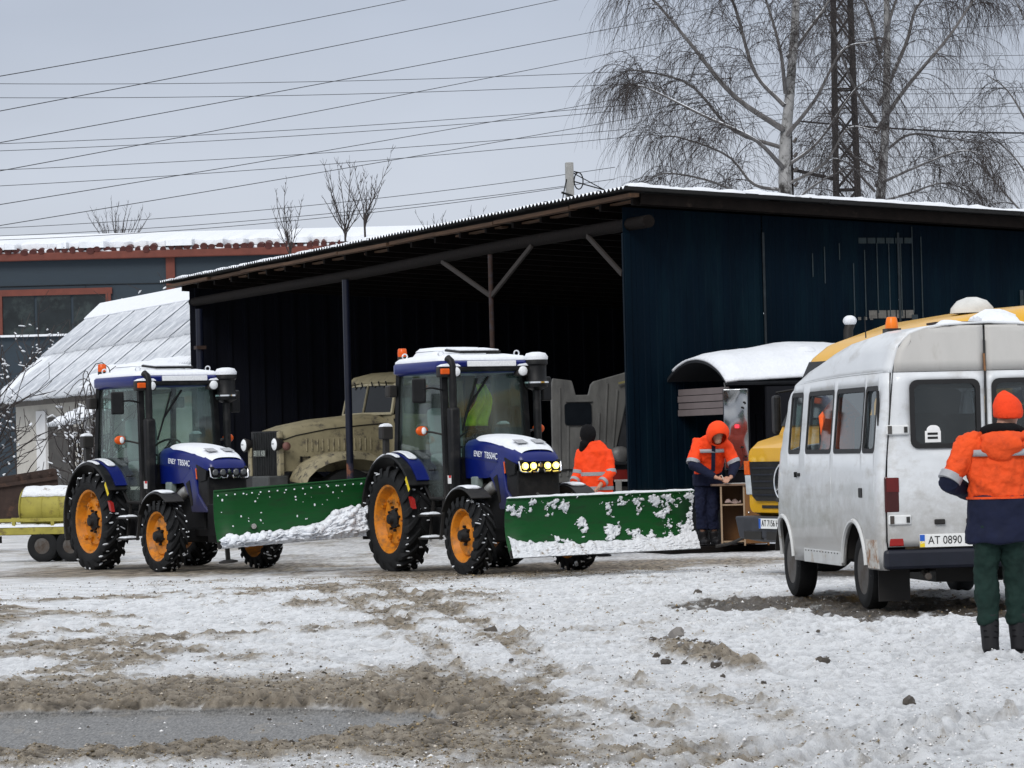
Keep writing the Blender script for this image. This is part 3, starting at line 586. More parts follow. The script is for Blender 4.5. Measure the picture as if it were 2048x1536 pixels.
# ------------------------------------------------------------------ far building
GREYC = pm('grey_blue_cladding', (0.020, 0.032, 0.044), 0.6, var=0.1, scale=1.2, stretch=(1, 1, 5))
REDTR = pm('brick_red_trim', (0.125, 0.034, 0.023), 0.6, var=0.2, scale=3)
REDTILE = pm('red_roof_tile', (0.065, 0.017, 0.014), 0.6, var=0.4, scale=4)
FB = (-13, 130, 0)
fb = empty('workshop_building', FB, R(-0.6), 'long grey building with brick red gutter and snowy tiled roof behind the house', 'building')
G().box((0, 4, 4.7), (26, 8, 9.4)).obj('wall', GREYC, fb, False)
G().box((0, -0.28, 9.30), (26.4, 0.24, 0.30)).obj('gutter', REDTR, fb, False, bevel=0.04)
G().add([(-13.3, -0.3, 9.52), (13.3, -0.3, 9.52), (13.3, 9, 10.55), (-13.3, 9, 10.55), (-13.3, -0.3, 9.4), (13.3, -0.3, 9.4), (13.3, 9, 9.4), (-13.3, 9, 9.4)], [(0, 1, 2, 3), (0, 4, 5, 1), (1, 5, 6, 2), (3, 7, 4, 0), (2, 6, 7, 3)]).obj('roof', REDTILE, fb, False)
tg = G().tube([(0, 0, 0), (0, 0.5, 0.12)], 0.14, 10); tm = tg.mesh('roof_tile'); tm.materials.append(REDTILE)
random.seed(11)
for i in range(62):
    o = bpy.data.objects.new('roof_tile', tm); COL.objects.link(o); o.parent = fb; o.location = (-9.5 + i * 0.31 + random.uniform(-0.04, 0.04), -0.42 + random.uniform(-0.05, 0.05), 9.50 + random.uniform(-0.05, 0.05)); o.scale = (random.uniform(0.8, 1.1), 1, random.uniform(0.7, 1.0))
def roof_snow_far():
    us = np.linspace(-13.3, 13.3, 300); g = G()
    fr = -0.28 + 0.22 * fbm(us * 0.9, us * 0 + 3, 3) ; hh = 0.22 + 0.08 * fbm(us * 1.5, us * 0 + 7, 3)
    fr = fr - 0.30 * sstep(0.0, 0.12, fbm(us * 0.9 + 4, us * 0, 3)) + 0.25 * sstep(0.1, 0.2, fbm(us * 0.5 + 9, us * 0, 2))
    rings = [[(u, f, 9.58), (u, f + 0.02, 9.62 + h * 0.8), (u, f + 0.35, 9.68 + h), (u, 4, 10.10 + h * 0.9), (u, 9, 10.75), (u, 9, 10.5)] for u, f, h in zip(us, fr, hh)]
    return g.loft(rings).obj('roof_snow', SNOW, fb)
roof_snow_far()
snow_strip('gutter_snow', [(-13, -0.26, 9.44), (13, -0.26, 9.44)], 0.2, 0.10, fb, 21, (0, 1, 0), 0.12)
G().box((0.05, -0.02, 8.3), (0.34, 0.16, 1.75)).obj('red_post', REDTR, fb, False)
G().box((6.8, -0.02, 8.3), (0.34, 0.16, 1.75)).obj('red_post', REDTR, fb, False)
wx0, wx1, wz0, wz1 = -6.55, -2.35, 6.30, 7.95
win = empty('window', (0, 0, 0)); win.parent = fb
G().box(((wx0 + wx1) / 2, -0.05, wz1), (wx1 - wx0 + 0.3, 0.14, 0.24)).obj('frame', REDTR, win, False)
G().box((wx0, -0.055, (wz0 + wz1) / 2), (0.26, 0.14, wz1 - wz0)).obj('frame', REDTR, win, False)
G().box((wx1, -0.055, (wz0 + wz1) / 2), (0.20, 0.14, wz1 - wz0)).obj('frame', REDTR, win, False)
FGL = pm('dark_window_glass', (0.012, 0.016, 0.018), 0.08, var=0.5, scale=1.5, col2=(0.03, 0.04, 0.04), thr=0.55, s2=1.2)
for i in range(3):
    w_3 = (wx1 - wx0) / 3
    G().box((wx0 + w_3 * (i + 0.5), -0.02, (wz0 + wz1) / 2), (w_3 - 0.1, 0.03, wz1 - wz0 - 0.05)).obj('pane', FGL, win, False)
G().box(((wx0 + wx1) / 2, -0.10, wz0), (wx1 - wx0 + 0.3, 0.2, 0.08)).obj('sill', SNOW, win, False)
G().tube([(-8, -0.03, 8.2), (-3.2, -0.03, 8.2), (-3.3, -0.03, 7.9)], 0.015, 5).obj('cable', BLACK, fb)
G().tube([(-3.2, -0.03, 8.2), (4.0, -0.03, 8.15)], 0.015, 5).obj('cable', BLACK, fb)

# ------------------------------------------------------------------ bare trees
BARK = pm('birch_bark', (0.30, 0.30, 0.30), 0.85, var=0.35, scale=3, col2=(0.025, 0.023, 0.022), thr=0.56, wid=0.05, s2=2.6, stretch=(1, 1, 0.9), up_snow=0.72)
TWIG = pm('twig', (0.040, 0.034, 0.033), 0.9, var=0.3)
LIMB = pm('birch_limb', (0.13, 0.125, 0.125), 0.85, var=0.45, scale=5, up_snow=0.50)
def smooth_path(pts, n):
    """Catmull-Rom through the points"""
    P = [Vector(p) for p in pts]; P = [P[0] * 2 - P[1]] + P + [P[-1] * 2 - P[-2]]; out_ = []
    segs = len(P) - 3
    for i in range(n):
        t = i / (n - 1) * segs; k = min(int(t), segs - 1); t -= k
        a, b, c, d = P[k:k + 4]
        out_.append(0.5 * ((2 * b) + (c - a) * t + (2 * a - 5 * b + 4 * c - d) * t * t + (3 * b - a - 3 * c + d) * t ** 3))
    return out_
def droop(g, p, d, ln, rnd, n=6, r=0.007, fall=1.0, wig=0.14):
    """a hanging twig: leaves along d then turns down"""
    pts = [p]; q = p.copy(); d = d.normalized(); st = ln / n
    for i in range(n):
        d = (d + Vector((rnd.gauss(0, wig), rnd.gauss(0, wig), -fall * 0.42 + rnd.gauss(0, wig * 0.5)))).normalized(); q = q + d * st; pts.append(q.copy())
    g.tube(pts, [r * (1 - 0.65 * i / n) for i in range(n + 1)], 3, False); return pts
def birch(name, base, trunk, limbs, label, seed, r_base=0.2, weep=1.0, dens=1.0, crown=True, sx_=0.80):
    rnd = random.Random(seed); t = empty(name, base, 0, label, 'tree', 'bare weeping birches behind the shed')
    g = G(); tp = smooth_path(trunk, 26); n = len(tp)
    g.tube(tp, [r_base * (1 - 0.82 * (i / (n - 1))) + 0.015 for i in range(n)], 9).obj('trunk', BARK, t)
    gl = G(); gt = G()
    for pts, r in limbs:
        lp = smooth_path([(x_ * sx_ + (rnd.gauss(0, 0.10) if 0 < k_ < len(pts) - 1 else 0), y_, z_ + (rnd.gauss(0, 0.12) if 0 < k_ < len(pts) - 1 else 0)) for k_, (x_, y_, z_) in enumerate(pts)], 18); m = len(lp); r = r * 0.58
        rad = [r * (1 - 0.9 * (i / (m - 1)) ** 0.8) + 0.010 for i in range(m)]
        gl.tube(lp, rad, 6)
        ln_tot = sum((lp[i + 1] - lp[i]).length for i in range(m - 1))
        nb = int(ln_tot * 7.5 * dens)
        for k in range(nb):
            f = 0.22 + 0.78 * (k + rnd.random()) / nb; x_ = f * (m - 1); i = min(int(x_), m - 2); p = lp[i].lerp(lp[i + 1], x_ - i)
            td = (lp[i + 1] - lp[i]).normalized(); side = td.cross(Vector((rnd.gauss(0, 1), rnd.gauss(0, 1), rnd.gauss(0, 1)))).normalized()
            d = (td * rnd.uniform(0.4, 1.0) + side * 0.8 + Vector((0, 0, rnd.uniform(0.0, 0.8)))).normalized()
            sl_ = rnd.uniform(0.6, 1.8) * (0.65 + 0.55 * (1 - f))
            sp_ = droop(gt, p, d, sl_, rnd, 6, 0.010, 0.45 * weep, 0.20)
            for j in range(1, len(sp_)):
                for _ in range(2 if rnd.random() < 0.75 else 1):
                    if rnd.random() > dens: continue
                    dd = (sp_[j] - sp_[j - 1]).normalized() + Vector((rnd.gauss(0, 0.7), rnd.gauss(0, 0.7), rnd.gauss(0.15, 0.35)))
                    tw = droop(gt, sp_[j], dd, rnd.uniform(0.5, 1.9) * (0.5 + 0.5 * weep), rnd, 6, 0.0050, 1.0 * weep, 0.13)
                    if rnd.random() < 0.75:
                        dd = (tw[2] - tw[1]).normalized() + Vector((rnd.gauss(0, 0.7), rnd.gauss(0, 0.7), 0))
                        droop(gt, tw[2], dd, rnd.uniform(0.3, 0.8), rnd, 4, 0.0052, 0.9 * weep, 0.15)
    gl.obj('limbs', LIMB, t, fix=False); gt.obj('crown', TWIG, t, smooth=False, fix=False)
    return t
# left birch: trunk about 0.4 m thick, long arching limbs
def lim(*p): return [tuple(q) for q in p]
def zup(ls, z0): return [([(x_, y_, z0 + (z_ - 4.5) * 0.75) for x_, y_, z_ in pts], r_) for pts, r_ in ls]
b1 = (6.95, 84.0, 0)
birch('birch_tree', b1, lim((0, 0, 0), (0.05, 0, 3), (-0.05, 0, 6.5), (-0.05, 0.1, 8.6), (0.12, 0.1, 10.2), (0.35, 0.0, 13), (0.25, 0.1, 16)), zup([
    (lim((-0.1, 0, 7.2), (-1.5, -0.4, 8.5), (-3.0, -0.8, 10.3), (-3.9, -1.0, 11.6), (-4.6, -1.2, 11.9)), 0.12),
    (lim((-0.1, 0.1, 6.6), (-1.6, 0.5, 7.5), (-3.1, 0.9, 8.9), (-4.3, 1.2, 9.7), (-4.9, 1.3, 9.4)), 0.09),
    (lim((-0.1, 0, 5.9), (-1.2, -0.9, 6.7), (-2.7, -1.3, 7.6), (-4.2, -1.6, 8.6), (-4.8, -1.7, 8.5)), 0.09),
    (lim((-0.1, 0, 5.2), (-0.9, 0.8, 5.4), (-2.1, 1.1, 6.5), (-3.3, 1.4, 7.3), (-4.0, 1.5, 7.2)), 0.08),
    (lim((0, 0, 4.7), (-1.0, 0.1, 5.0), (-2.4, -0.2, 5.5), (-3.8, -0.3, 5.8), (-4.5, -0.3, 5.5)), 0.07),
    (lim((-0.05, 0, 8.0), (-0.8, 0.5, 9.6), (-1.5, 0.7, 11.2), (-2.0, 0.8, 12.8), (-2.9, 0.8, 13.4)), 0.09),
    (lim((0.0, 0, 8.4), (-0.5, -0.6, 10.0), (-0.7, -0.8, 12.0), (-1.4, -0.9, 13.6)), 0.08),
    (lim((0.1, 0, 9.6), (0.9, 0.3, 10.5), (1.6, 0.4, 12.0), (1.8, 0.4, 13.8)), 0.10),
    (lim((0.0, 0, 7.0), (0.9, -0.5, 8.4), (1.9, -0.8, 9.6), (2.6, -0.9, 9.9)), 0.08),
    (lim((0.0, 0, 6.0), (1.0, 0.6, 7.0), (2.1, 0.8, 8.5), (3.0, 0.9, 9.0)), 0.07),
    (lim((0.0, 0, 5.4), (0.9, -0.4, 6.3), (1.9, -0.6, 7.0), (2.7, -0.7, 7.0)), 0.06),
    (lim((0.25, 0, 12), (-0.7, 0.2, 13.2), (-1.4, 0.3, 14.2)), 0.06), (lim((0.3, 0, 11.6), (0.9, 0.1, 13.0), (1.2, 0.1, 14.4)), 0.06),
    (lim((0.0, 0, 4.6), (0.8, 0.2, 5.3), (1.8, 0.3, 5.8), (2.6, 0.3, 5.7)), 0.05),
    ], 7.2), 'tall weeping birch with thick pale trunk behind the shed beside the dark short pole', 5, 0.235)
b2 = (9.45, 88.0, 0)
birch('birch_tree', b2, lim((0, 0, 0), (0.05, 0, 3), (0.1, 0, 6.5), (0.35, 0, 9.0), (0.5, 0.1, 11.5), (0.55, 0.1, 14), (0.7, 0.1, 17)), zup([
    (lim((0.15, 0, 7.2), (1.2, -0.3, 8.6), (2.4, -0.5, 10.2), (3.3, -0.6, 11.7), (4.2, -0.6, 11.8)), 0.10),
    (lim((0.15, 0, 6.3), (1.5, 0.5, 7.1), (2.6, 0.9, 7.2), (3.8, 1.1, 6.9)), 0.07),
    (lim((0.3, 0, 8.2), (1.0, 0.6, 10.4), (1.8, 0.8, 11.9), (2.8, 0.8, 12.6), (3.6, 0.8, 12.0)), 0.09),
    (lim((0.1, 0, 5.4), (1.4, -0.5, 6.0), (2.9, -0.8, 6.4), (4.0, -0.8, 6.0)), 0.06),
    (lim((0.1, 0, 4.8), (1.2, 0.2, 5.1), (2.4, 0.3, 5.4), (3.5, 0.3, 5.0)), 0.06),
    (lim((0.4, 0, 10), (0.9, 0.0, 12.0), (1.5, 0.1, 13.6), (2.4, 0.1, 14.4)), 0.07),
    (lim((0.4, 0, 9.8), (-0.2, 0.3, 11.6), (-0.9, 0.4, 13.0)), 0.07),
    (lim((0.2, 0, 7.6), (-0.7, -0.4, 9.0), (-1.2, -0.6, 10.6), (-1.6, -0.6, 11.6)), 0.07),
    (lim((0.1, 0, 6.0), (-0.7, 0.4, 7.0), (-1.3, 0.6, 8.2)), 0.05),
    (lim((0.1, 0, 5.2), (-0.8, -0.2, 6.0), (-1.6, -0.2, 6.4)), 0.05),
    (lim((0.55, 0, 12.4), (1.0, -0.2, 14.0), (1.8, -0.2, 15.2)), 0.06), (lim((0.1, 0, 4.4), (-1.2, -0.6, 4.7), (-2.6, -0.8, 4.9)), 0.05),
    ], 7.4), 'slim trunked weeping birch crossed by wires next to the steel mast', 9, 0.17, 1.0, 0.95)
b3 = (14.4, 92.0, 0)
birch('birch_tree', b3, lim((0, 0, 0), (0, 0, 4), (0.2, 0, 8), (0.3, 0, 12)), zup([
    (lim((0, 0, 4.0), (-1.0, 0, 5.2), (-1.8, 0.1, 6.4), (-2.3, 0.1, 6.8)), 0.05), (lim((0, 0, 5.4), (-0.9, 0.3, 7.0), (-1.9, 0.4, 7.8)), 0.05), (lim((0.1, 0, 7.0), (-0.8, 0.3, 9.0), (-1.6, 0.4, 9.8)), 0.05), (lim((0.1, 0, 3.6), (-0.9, -0.4, 4.2), (-1.8, -0.6, 4.6)), 0.04), (lim((0.1, 0, 5.0), (1.0, 0.2, 6.6), (2.0, 0.2, 7.4)), 0.05), (lim((0.2, 0, 7.4), (1.0, 0, 9.2), (1.8, 0, 10.0)), 0.05), (lim((0.1, 0, 4.0), (1.1, -0.3, 4.8), (2.1, -0.4, 5.2)), 0.04), (lim((0.3, 0, 10), (-0.3, 0, 12), (-0.9, 0, 13)), 0.04)], 7.4),
    'thin birch half out of view at the far end of the shed roof', 15, 0.1, 1.0, 0.7)
def sapling(base, h, n_sh, seed, label, spread=0.5, group='bare saplings behind the sheds', th=0.022, cat='sapling', ln=2.4):
    """slender trunk with a fan of upright shoots near its top"""
    rnd = random.Random(seed); t = empty('bare_sapling', base, 0, label, cat, group); g = G(); gt = G()
    g.tube([(0, 0, 0), (0.1, 0, h * 0.4), (0.0, 0.05, h - ln)], [th * 2.6, th * 2, th * 1.4], 6)
    for k in range(n_sh):
        a = rnd.uniform(0, 6.28); lean = rnd.uniform(0.1, spread * 2.2); hh = ln * rnd.uniform(0.55, 1.0)
        p = [Vector((0, 0.05, h - ln - rnd.uniform(0, 0.5)))]; d = Vector((math.cos(a) * lean, math.sin(a) * lean, 1)).normalized()
        for i in range(8): d = (d + Vector((rnd.gauss(0, 0.07), rnd.gauss(0, 0.07), 0.07))).normalized(); p.append(p[-1] + d * hh / 8)
        g.tube(p, [th * 0.75 * (1.1 - i / 8.8) for i in range(9)], 4, False)
        for i in range(2, 9):
            for _ in range(rnd.randint(1, 3)):
                b_ = rnd.uniform(0, 6.28); dd = (d + Vector((math.cos(b_), math.sin(b_), 0.2)) * 0.9).normalized(); q_ = p[i - 1].lerp(p[i], rnd.random()); pp = [q_]; ll = hh * rnd.uniform(0.10, 0.30) * (1.2 - i / 10)
                for j in range(3): dd = (dd + Vector((rnd.gauss(0, 0.1), rnd.gauss(0, 0.1), 0.15))).normalized(); pp.append(pp[-1] + dd * ll / 3)
                gt.tube(pp, [0.009, 0.008, 0.006, 0.004], 3, False)
    g.obj('trunk', TWIG, t, fix=False); gt.obj('crown', TWIG, t, smooth=False, fix=False); return t
sapling((-6.7, 104, 0), 10.3, 7, 21, 'clump of thin bare shoots above the tiled roof end', 0.30)
sapling((-5.1, 106, 0), 11.0, 12, 22, 'dense bushy bare sapling above the shed roof', 0.5)
sapling((-4.4, 104, 0), 11.2, 10, 23, 'tallest bare sapling with upright shoots above the shed roof', 0.42)
sapling((-2.0, 108, 0), 9.7, 9, 24, 'low row of bare twigs along the middle of the shed roof', 0.30)
sapling((-0.7, 108, 0), 9.4, 8, 27, 'sparse bare twigs on the shed roof line near the concrete pole', 0.30)
sapling((-19.0, 165, 0), 14.4, 22, 25, 'round bare tree crown beyond the snowy roof of the grey building', 0.5, th=0.04, cat='tree', ln=3.0)
sapling((2.0, 84, 0), 6.9, 8, 26, 'snowy thin twigs beside the concrete pole above the roof', 0.6)

# ------------------------------------------------------------------ lattice mast, poles
MAST = pm('mast_steel', (0.020, 0.018, 0.018), 0.7, 0.3, var=0.4, scale=6, col2=(0.06, 0.045, 0.04), thr=0.62)
mast = empty('lattice_mast', (10.0, 100, 0), R(1.5), 'dark steel lattice mast standing between the two birches', 'mast')
hw0, hw1, MH = 0.42, 0.20, 19.0
hwf = lambda z: hw0 + (hw1 - hw0) * z / MH
for sx in (-1, 1):
    for sy in (-1, 1):
        G().tube([(sx * hw0, sy * hw0, 0), (sx * hw1, sy * hw1, MH)], 0.058, 6).obj('leg', MAST, mast)
gl_ = G(); z = 0; k = 0
while z < MH - 0.6:
    z2 = z + 0.74
    for ax in range(4):
        a = [(-1, -1), (1, -1), (1, 1), (-1, 1)][ax]; b = [(1, -1), (1, 1), (-1, 1), (-1, -1)][ax]
        h1, h2 = hwf(z), hwf(z2)
        gl_.tube([(a[0] * h1, a[1] * h1, z), (b[0] * h2, b[1] * h2, z2)], 0.024, 4); gl_.tube([(b[0] * h1, b[1] * h1, z), (a[0] * h2, a[1] * h2, z2)], 0.024, 4)
        if k % 4 == 0: gl_.tube([(a[0] * h1, a[1] * h1, z), (b[0] * h1, b[1] * h1, z)], 0.028, 4)
    z = z2; k += 1
gl_.obj('lattice', MAST, mast, smooth=False)
CONC = pm('pole_concrete', (0.30, 0.30, 0.29), 0.9, var=0.2, scale=7, bump=0.004)
pole = empty('concrete_pole', (1.66, 90, 0), R(10), 'grey concrete utility pole with cable loops behind the shed roof', 'utility pole')
G().loft([[(-0.13, -0.11, 0), (0.13, -0.11, 0), (0.13, 0.11, 0), (-0.13, 0.11, 0)], [(-0.10, -0.09, 9.05), (0.10, -0.09, 9.05), (0.10, 0.09, 9.05), (-0.10, 0.09, 9.05)]]).obj('shaft', CONC, pole, False, bevel=0.015)
G().tube([(0.1, -0.1, 8.8)] + [(0.22 + 0.12 * math.cos(a), -0.12, 8.55 + 0.22 * math.sin(a)) for a in lin(1.5, 9.5, 24)] + [(1.1, -0.1, 8.25)], 0.018, 5).obj('cable_loop', BLACK, pole)
G().tube([(-0.1, -0.1, 8.6), (-0.2, -0.12, 8.2), (-0.32, -0.1, 7.4)], 0.016, 5).obj('cable', BLACK, pole)
G().tube([(-0.25, -0.12, 8.25), (0.05, -0.12, 8.15)], 0.03, 5).obj('bracket', BLACK, pole)
G().tube([(0.1, -0.1, 8.75), (1.1, -0.1, 8.2)], 0.014, 5).obj('cable', BLACK, pole)
dp = empty('wooden_pole', (7.65, 92, 0), 0, 'dark short pole with crossarm beside the left birch trunk', 'utility pole')
G().tube([(0, 0, 0), (0, 0, 10.6)], [0.14, 0.11], 10).obj('shaft', DKWOOD, dp); G().bar((0.0, 0, 8.9), (1.3, -0.1, 8.55), 0.09).obj('crossarm', MAST, dp, False)
for i in range(7): G().tube([(0.13, -0.1, 7.6 + 0.4 * i), (0.22, -0.1, 7.72 + 0.4 * i)], 0.05, 6).obj('insulator', pm('insulator', (0.1, 0.09, 0.085), 0.4), dp)
# ------------------------------------------------------------------ overhead wires: (start, end, radius, sag)
WIRE = pm('wire', (0.016, 0.017, 0.02), 0.6, 0.2, var=0.2)
def wire(a, b, r, sag, label, group):
    n = 22; a = Vector(a); b = Vector(b)
    pts = [a.lerp(b, i / (n - 1)) - Vector((0, 0, sag * 4 * (i / (n - 1)) * (1 - i / (n - 1)))) for i in range(n)]
    tag(G().tube(pts, r, 5).obj('overhead_wire', WIRE, fix=False), label, 'wire', group)
WIRES = [
    ((-10.48, 55.5, 7.47), (0.5, 87.0, 13.65), 'A'), ((-11.78, 56.5, 6.78), (6.1, 95.0, 14.92), 'A'), ((-13.2, 57.5, 6.18), (12.42, 103.0, 15.79), 'A'),
    ((-13.1, 59.5, 5.92), (9.66, 105.0, 14.82), 'A'), ((-13.04, 62.0, 5.68), (7.11, 104.0, 12.74), 'A'), ((-13.85, 63.75, 5.34), (9.84, 107.5, 12.82), 'A'),
    ((-19.42, 99.0, 12.7), (8.51, 105.12, 13.24), 'B'), ((-19.43, 99.0, 12.28), (8.5, 105.12, 12.86), 'B'), ((-19.02, 96.5, 10.52), (8.01, 105.68, 12.42), 'B'),
    ((-19.02, 96.5, 10.3), (8.01, 105.68, 12.28), 'B'), ((-19.19, 96.5, 9.75), (8.78, 105.68, 11.73), 'B'), ((-19.2, 96.5, 9.23), (8.77, 105.68, 11.56), 'B'),
    ((-18.49, 95.75, 8.06), (2.94, 92.0, 9.06), 'C'), ((-18.49, 95.75, 7.86), (2.93, 92.0, 8.74), 'C'), ((-18.12, 95.75, 7.77), (1.66, 90.0, 8.41), 'C'),
    ((8.84, 107.2, 14.4), (21.55, 122.0, 16.39), 'D'), ((8.82, 107.2, 13.67), (21.52, 122.0, 15.2), 'D'), ((9.25, 107.2, 13.33), (21.34, 122.0, 14.66), 'D'),
    ((9.23, 107.2, 12.61), (21.32, 122.0, 14.07), 'D'), ((9.22, 107.2, 12.5), (21.32, 122.0, 13.85), 'D'), ((9.21, 107.2, 12.05), (21.31, 122.0, 13.37), 'D'),
    ((9.21, 107.2, 11.89), (21.3, 122.0, 13.09), 'D'), ((7.98, 92.0, 10.18), (17.99, 98.0, 10.21), 'E'), ((9.18, 107.2, 10.98), (21.27, 122.0, 12.03), 'D'),
    ((9.17, 107.2, 10.52), (21.25, 122.0, 11.53), 'D'), ((10.92, 105.0, 9.67), (15.6, 85.5, 9.81), 'F'), ((12.14, 105.0, 8.97), (14.96, 85.5, 8.88), 'F')]
WLAB = {'A': ('steeply rising overhead wire crossing the grey sky towards the mast', 'steep overhead wires', 0.0083, 0.10), 'B': ('near level overhead wire crossing the sky above the shed', 'level overhead wires', 0.0090, 0.28),
        'C': ('low overhead cable running to the concrete pole', 'cables to the concrete pole', 0.0083, 0.35), 'D': ('level overhead wire passing behind the birches and mast', 'wires behind the birches', 0.0090, 0.05),
        'E': ('thick dark cable running from the wooden pole crossarm', 'pole cable', 0.026, 0.15), 'F': ('slanting overhead wire crossing the slim birch', 'slanting wires by the birch', 0.0083, 0.1)}
for a, b, k in WIRES: wire(a, b, WLAB[k][2], WLAB[k][3], WLAB[k][0], WLAB[k][1])

# ------------------------------------------------------------------ shrubs with snow on the twigs
def shrub(name, base, w, h, n, seed, label, cat='bush', snow=0.5, up=0.7, th=0.012, lift=0.0):
    rnd = random.Random(seed); t = empty(name, base, 0, label, cat); g = G(); gs = G()
    for k in range(n):
        a = rnd.uniform(0, 6.28); d = Vector((math.cos(a) * rnd.uniform(0.2, 1), math.sin(a) * rnd.uniform(0.2, 1), up * rnd.uniform(0.6, 1.8))).normalized()
        p = [Vector((rnd.uniform(-w, w) * 0.4, rnd.uniform(-w, w) * 0.25, lift + rnd.uniform(0, h * 0.6)))]; ll = h * rnd.uniform(0.25, 0.6)
        if lift and k % 6 == 0: g.tube([(p[0].x * 0.3, p[0].y * 0.3, 0), (p[0].x * 0.7, p[0].y, lift * 0.6), tuple(p[0])], [0.03, 0.022, 0.014], 5, False)
        for i in range(6): d = (d + Vector((rnd.gauss(0, 0.16), rnd.gauss(0, 0.16), rnd.gauss(-0.02, 0.12)))).normalized(); p.append(p[-1] + d * ll / 6)
        g.tube(p, [th * (1.2 - i / 7) for i in range(7)], 4, False)
        for i in range(2, 7):
            if rnd.random() < 0.75:
                dd = (d + Vector((rnd.gauss(0, 0.8), rnd.gauss(0, 0.8), rnd.gauss(0.1, 0.5)))).normalized(); q_ = [p[i], p[i] + dd * ll * 0.12, p[i] + dd * ll * 0.22 + Vector((0, 0, 0.03))]; g.tube(q_, th * 0.5, 3, False)
                if rnd.random() < snow: gs.ell(tuple(q_[1] + Vector((0, 0, 0.025))), (rnd.uniform(0.04, 0.12), rnd.uniform(0.018, 0.035), rnd.uniform(0.012, 0.03)), 7, 5, (0, rnd.uniform(-0.7, 0.7), rnd.uniform(0, 3)))
            if rnd.random() < snow * 0.8: gs.ell(tuple(p[i] + Vector((0, 0, 0.02))), (rnd.uniform(0.025, 0.06), rnd.uniform(0.02, 0.035), rnd.uniform(0.012, 0.028)), 7, 5, (0, rnd.uniform(-0.7, 0.7), rnd.uniform(0, 3)))
    g.obj('branches', TWIG, t, smooth=False, fix=False)
    if snow: tag(gs.obj('snow', SNOW, t, fix=False), kind='stuff')
    return t
shrub('snowy_bush', (-11.75, 73.5, 0), 1.5, 4.3, 110, 31, 'tangled dark bush with lumps of snow at the house corner', snow=0.28, th=0.016)
shrub('snowy_bush', (-13.2, 94.0, 0), 2.2, 3.8, 60, 35, 'snow flecked bush in front of the red framed window', snow=0.3, th=0.016, lift=1.9)
shrub('snowy_bush', (-10.3, 96.5, 0), 2.6, 3.9, 70, 36, 'snow laden branches poking above the house roof ridge', snow=0.4, th=0.016, lift=2.6)
shrub('bare_vine', (-8.75, 70.0, 0), 0.75, 2.9, 60, 33, 'bare tangled vine climbing beside the house porch post', 'vine', snow=0.4, up=1.5, th=0.016)
def wand(base, pts_list, label):
    t = G()
    for pts in pts_list: t.tube(smooth_path(pts, 14), 0.010, 4, False)
    o = t.obj('bramble_shoots', TWIG, fix=False); o.location = base; return tag(o, label, 'bramble')
rnd_ = random.Random(4); wl = []
for k in range(13):
    x0 = rnd_.uniform(-0.6, 0.9); dx = rnd_.uniform(-0.9, 0.9); hh = rnd_.uniform(0.55, 1.15)
    wl.append([(x0 * 0.3, 0, -2.36), (x0 * 0.6, 0, -0.4), (x0, rnd_.uniform(-0.2, 0.2), hh * 0.75), (x0 + dx * 0.4, 0.1, hh), (x0 + dx * 0.85, 0.1, hh * 0.5), (x0 + dx, 0.1, rnd_.uniform(-0.1, 0.3))])
wand((-8.3, 69.5, 2.35), wl, 'arching bare bramble shoots in front of the house roof')
# ------------------------------------------------------------------ tractors with snow ploughs
TGLASS = glassmat('tractor_glass', (0.55, 0.68, 0.64), 0.09, 3.0, dcol=(0.40, 0.47, 0.46))
STICK_W = pm('white_sticker', (0.7, 0.7, 0.7), 0.5, var=0.1); STICK_R = pm('red_sticker', (0.5, 0.03, 0.03), 0.5); STICK_Y = pm('yellow_sticker', (0.65, 0.5, 0.02), 0.5, var=0.3, scale=20)
SEATG = pm('seat_grey', (0.30, 0.33, 0.33), 0.8, var=0.15)
LETTER = pm('pale_lettering', (0.7, 0.73, 0.8), 0.5)
def lug_tyre(R_, W, rim, nl=19, lug=0.042):
    g = G(); h = W / 2
    prof = [(rim, -h * 0.80), (rim + 0.03, -h * 0.95), ((R_ + rim) / 2, -h * 1.0), (R_ - 0.09, -h * 0.97), (R_ - lug - 0.012, -h * 0.86), (R_ - lug, -h * 0.4), (R_ - lug + 0.004, 0), (R_ - lug, h * 0.4), (R_ - lug - 0.012, h * 0.86), (R_ - 0.09, h * 0.97), ((R_ + rim) / 2, h * 1.0), (rim + 0.03, h * 0.95), (rim, h * 0.80)]
    g.lathe(prof, (0, 0, 0), (R(90), 0, 0), 56, closed_prof=True)
    for sd_ in (-1, 1):
        for k in range(nl):
            a0 = 2 * math.pi * (k + (0.5 if sd_ > 0 else 0)) / nl; rings = []
            for t in (0.02, 0.35, 0.7, 0.95, 1.06):
                y = sd_ * t * h; a = a0 - 0.34 * t ** 0.9 * (0.62 / R_) ; ro = R_ - (0.012 if t > 0.9 else 0) - (0.035 if t > 1 else 0); ri = R_ - lug - 0.03 - (0.05 if t > 1 else 0); dw = (0.026 + 0.012 * t) / R_
                rings.append([(r_ * math.cos(a + s * dw), y, r_ * math.sin(a + s * dw)) for r_, s in ((ri, -1.25), (ro, -1), (ro, 1), (ri, 1.25))])
            g.loft(rings)
    return g
def tread_snow(R_, W, n, seed):
    rnd = random.Random(seed); g = G()
    for k in range(n):
        a = rnd.uniform(0, 6.28); y = rnd.uniform(-0.5, 0.5) * W; r_ = R_ - rnd.uniform(0.008, 0.05)
        c = (r_ * math.cos(a), y, r_ * math.sin(a))
        g.ell(c, (rnd.uniform(0.008, 0.016), rnd.uniform(0.012, 0.05), rnd.uniform(0.008, 0.016)), 6, 4, (rnd.uniform(-0.4, 0.4), -a, rnd.uniform(-0.4, 0.4)))
    return g
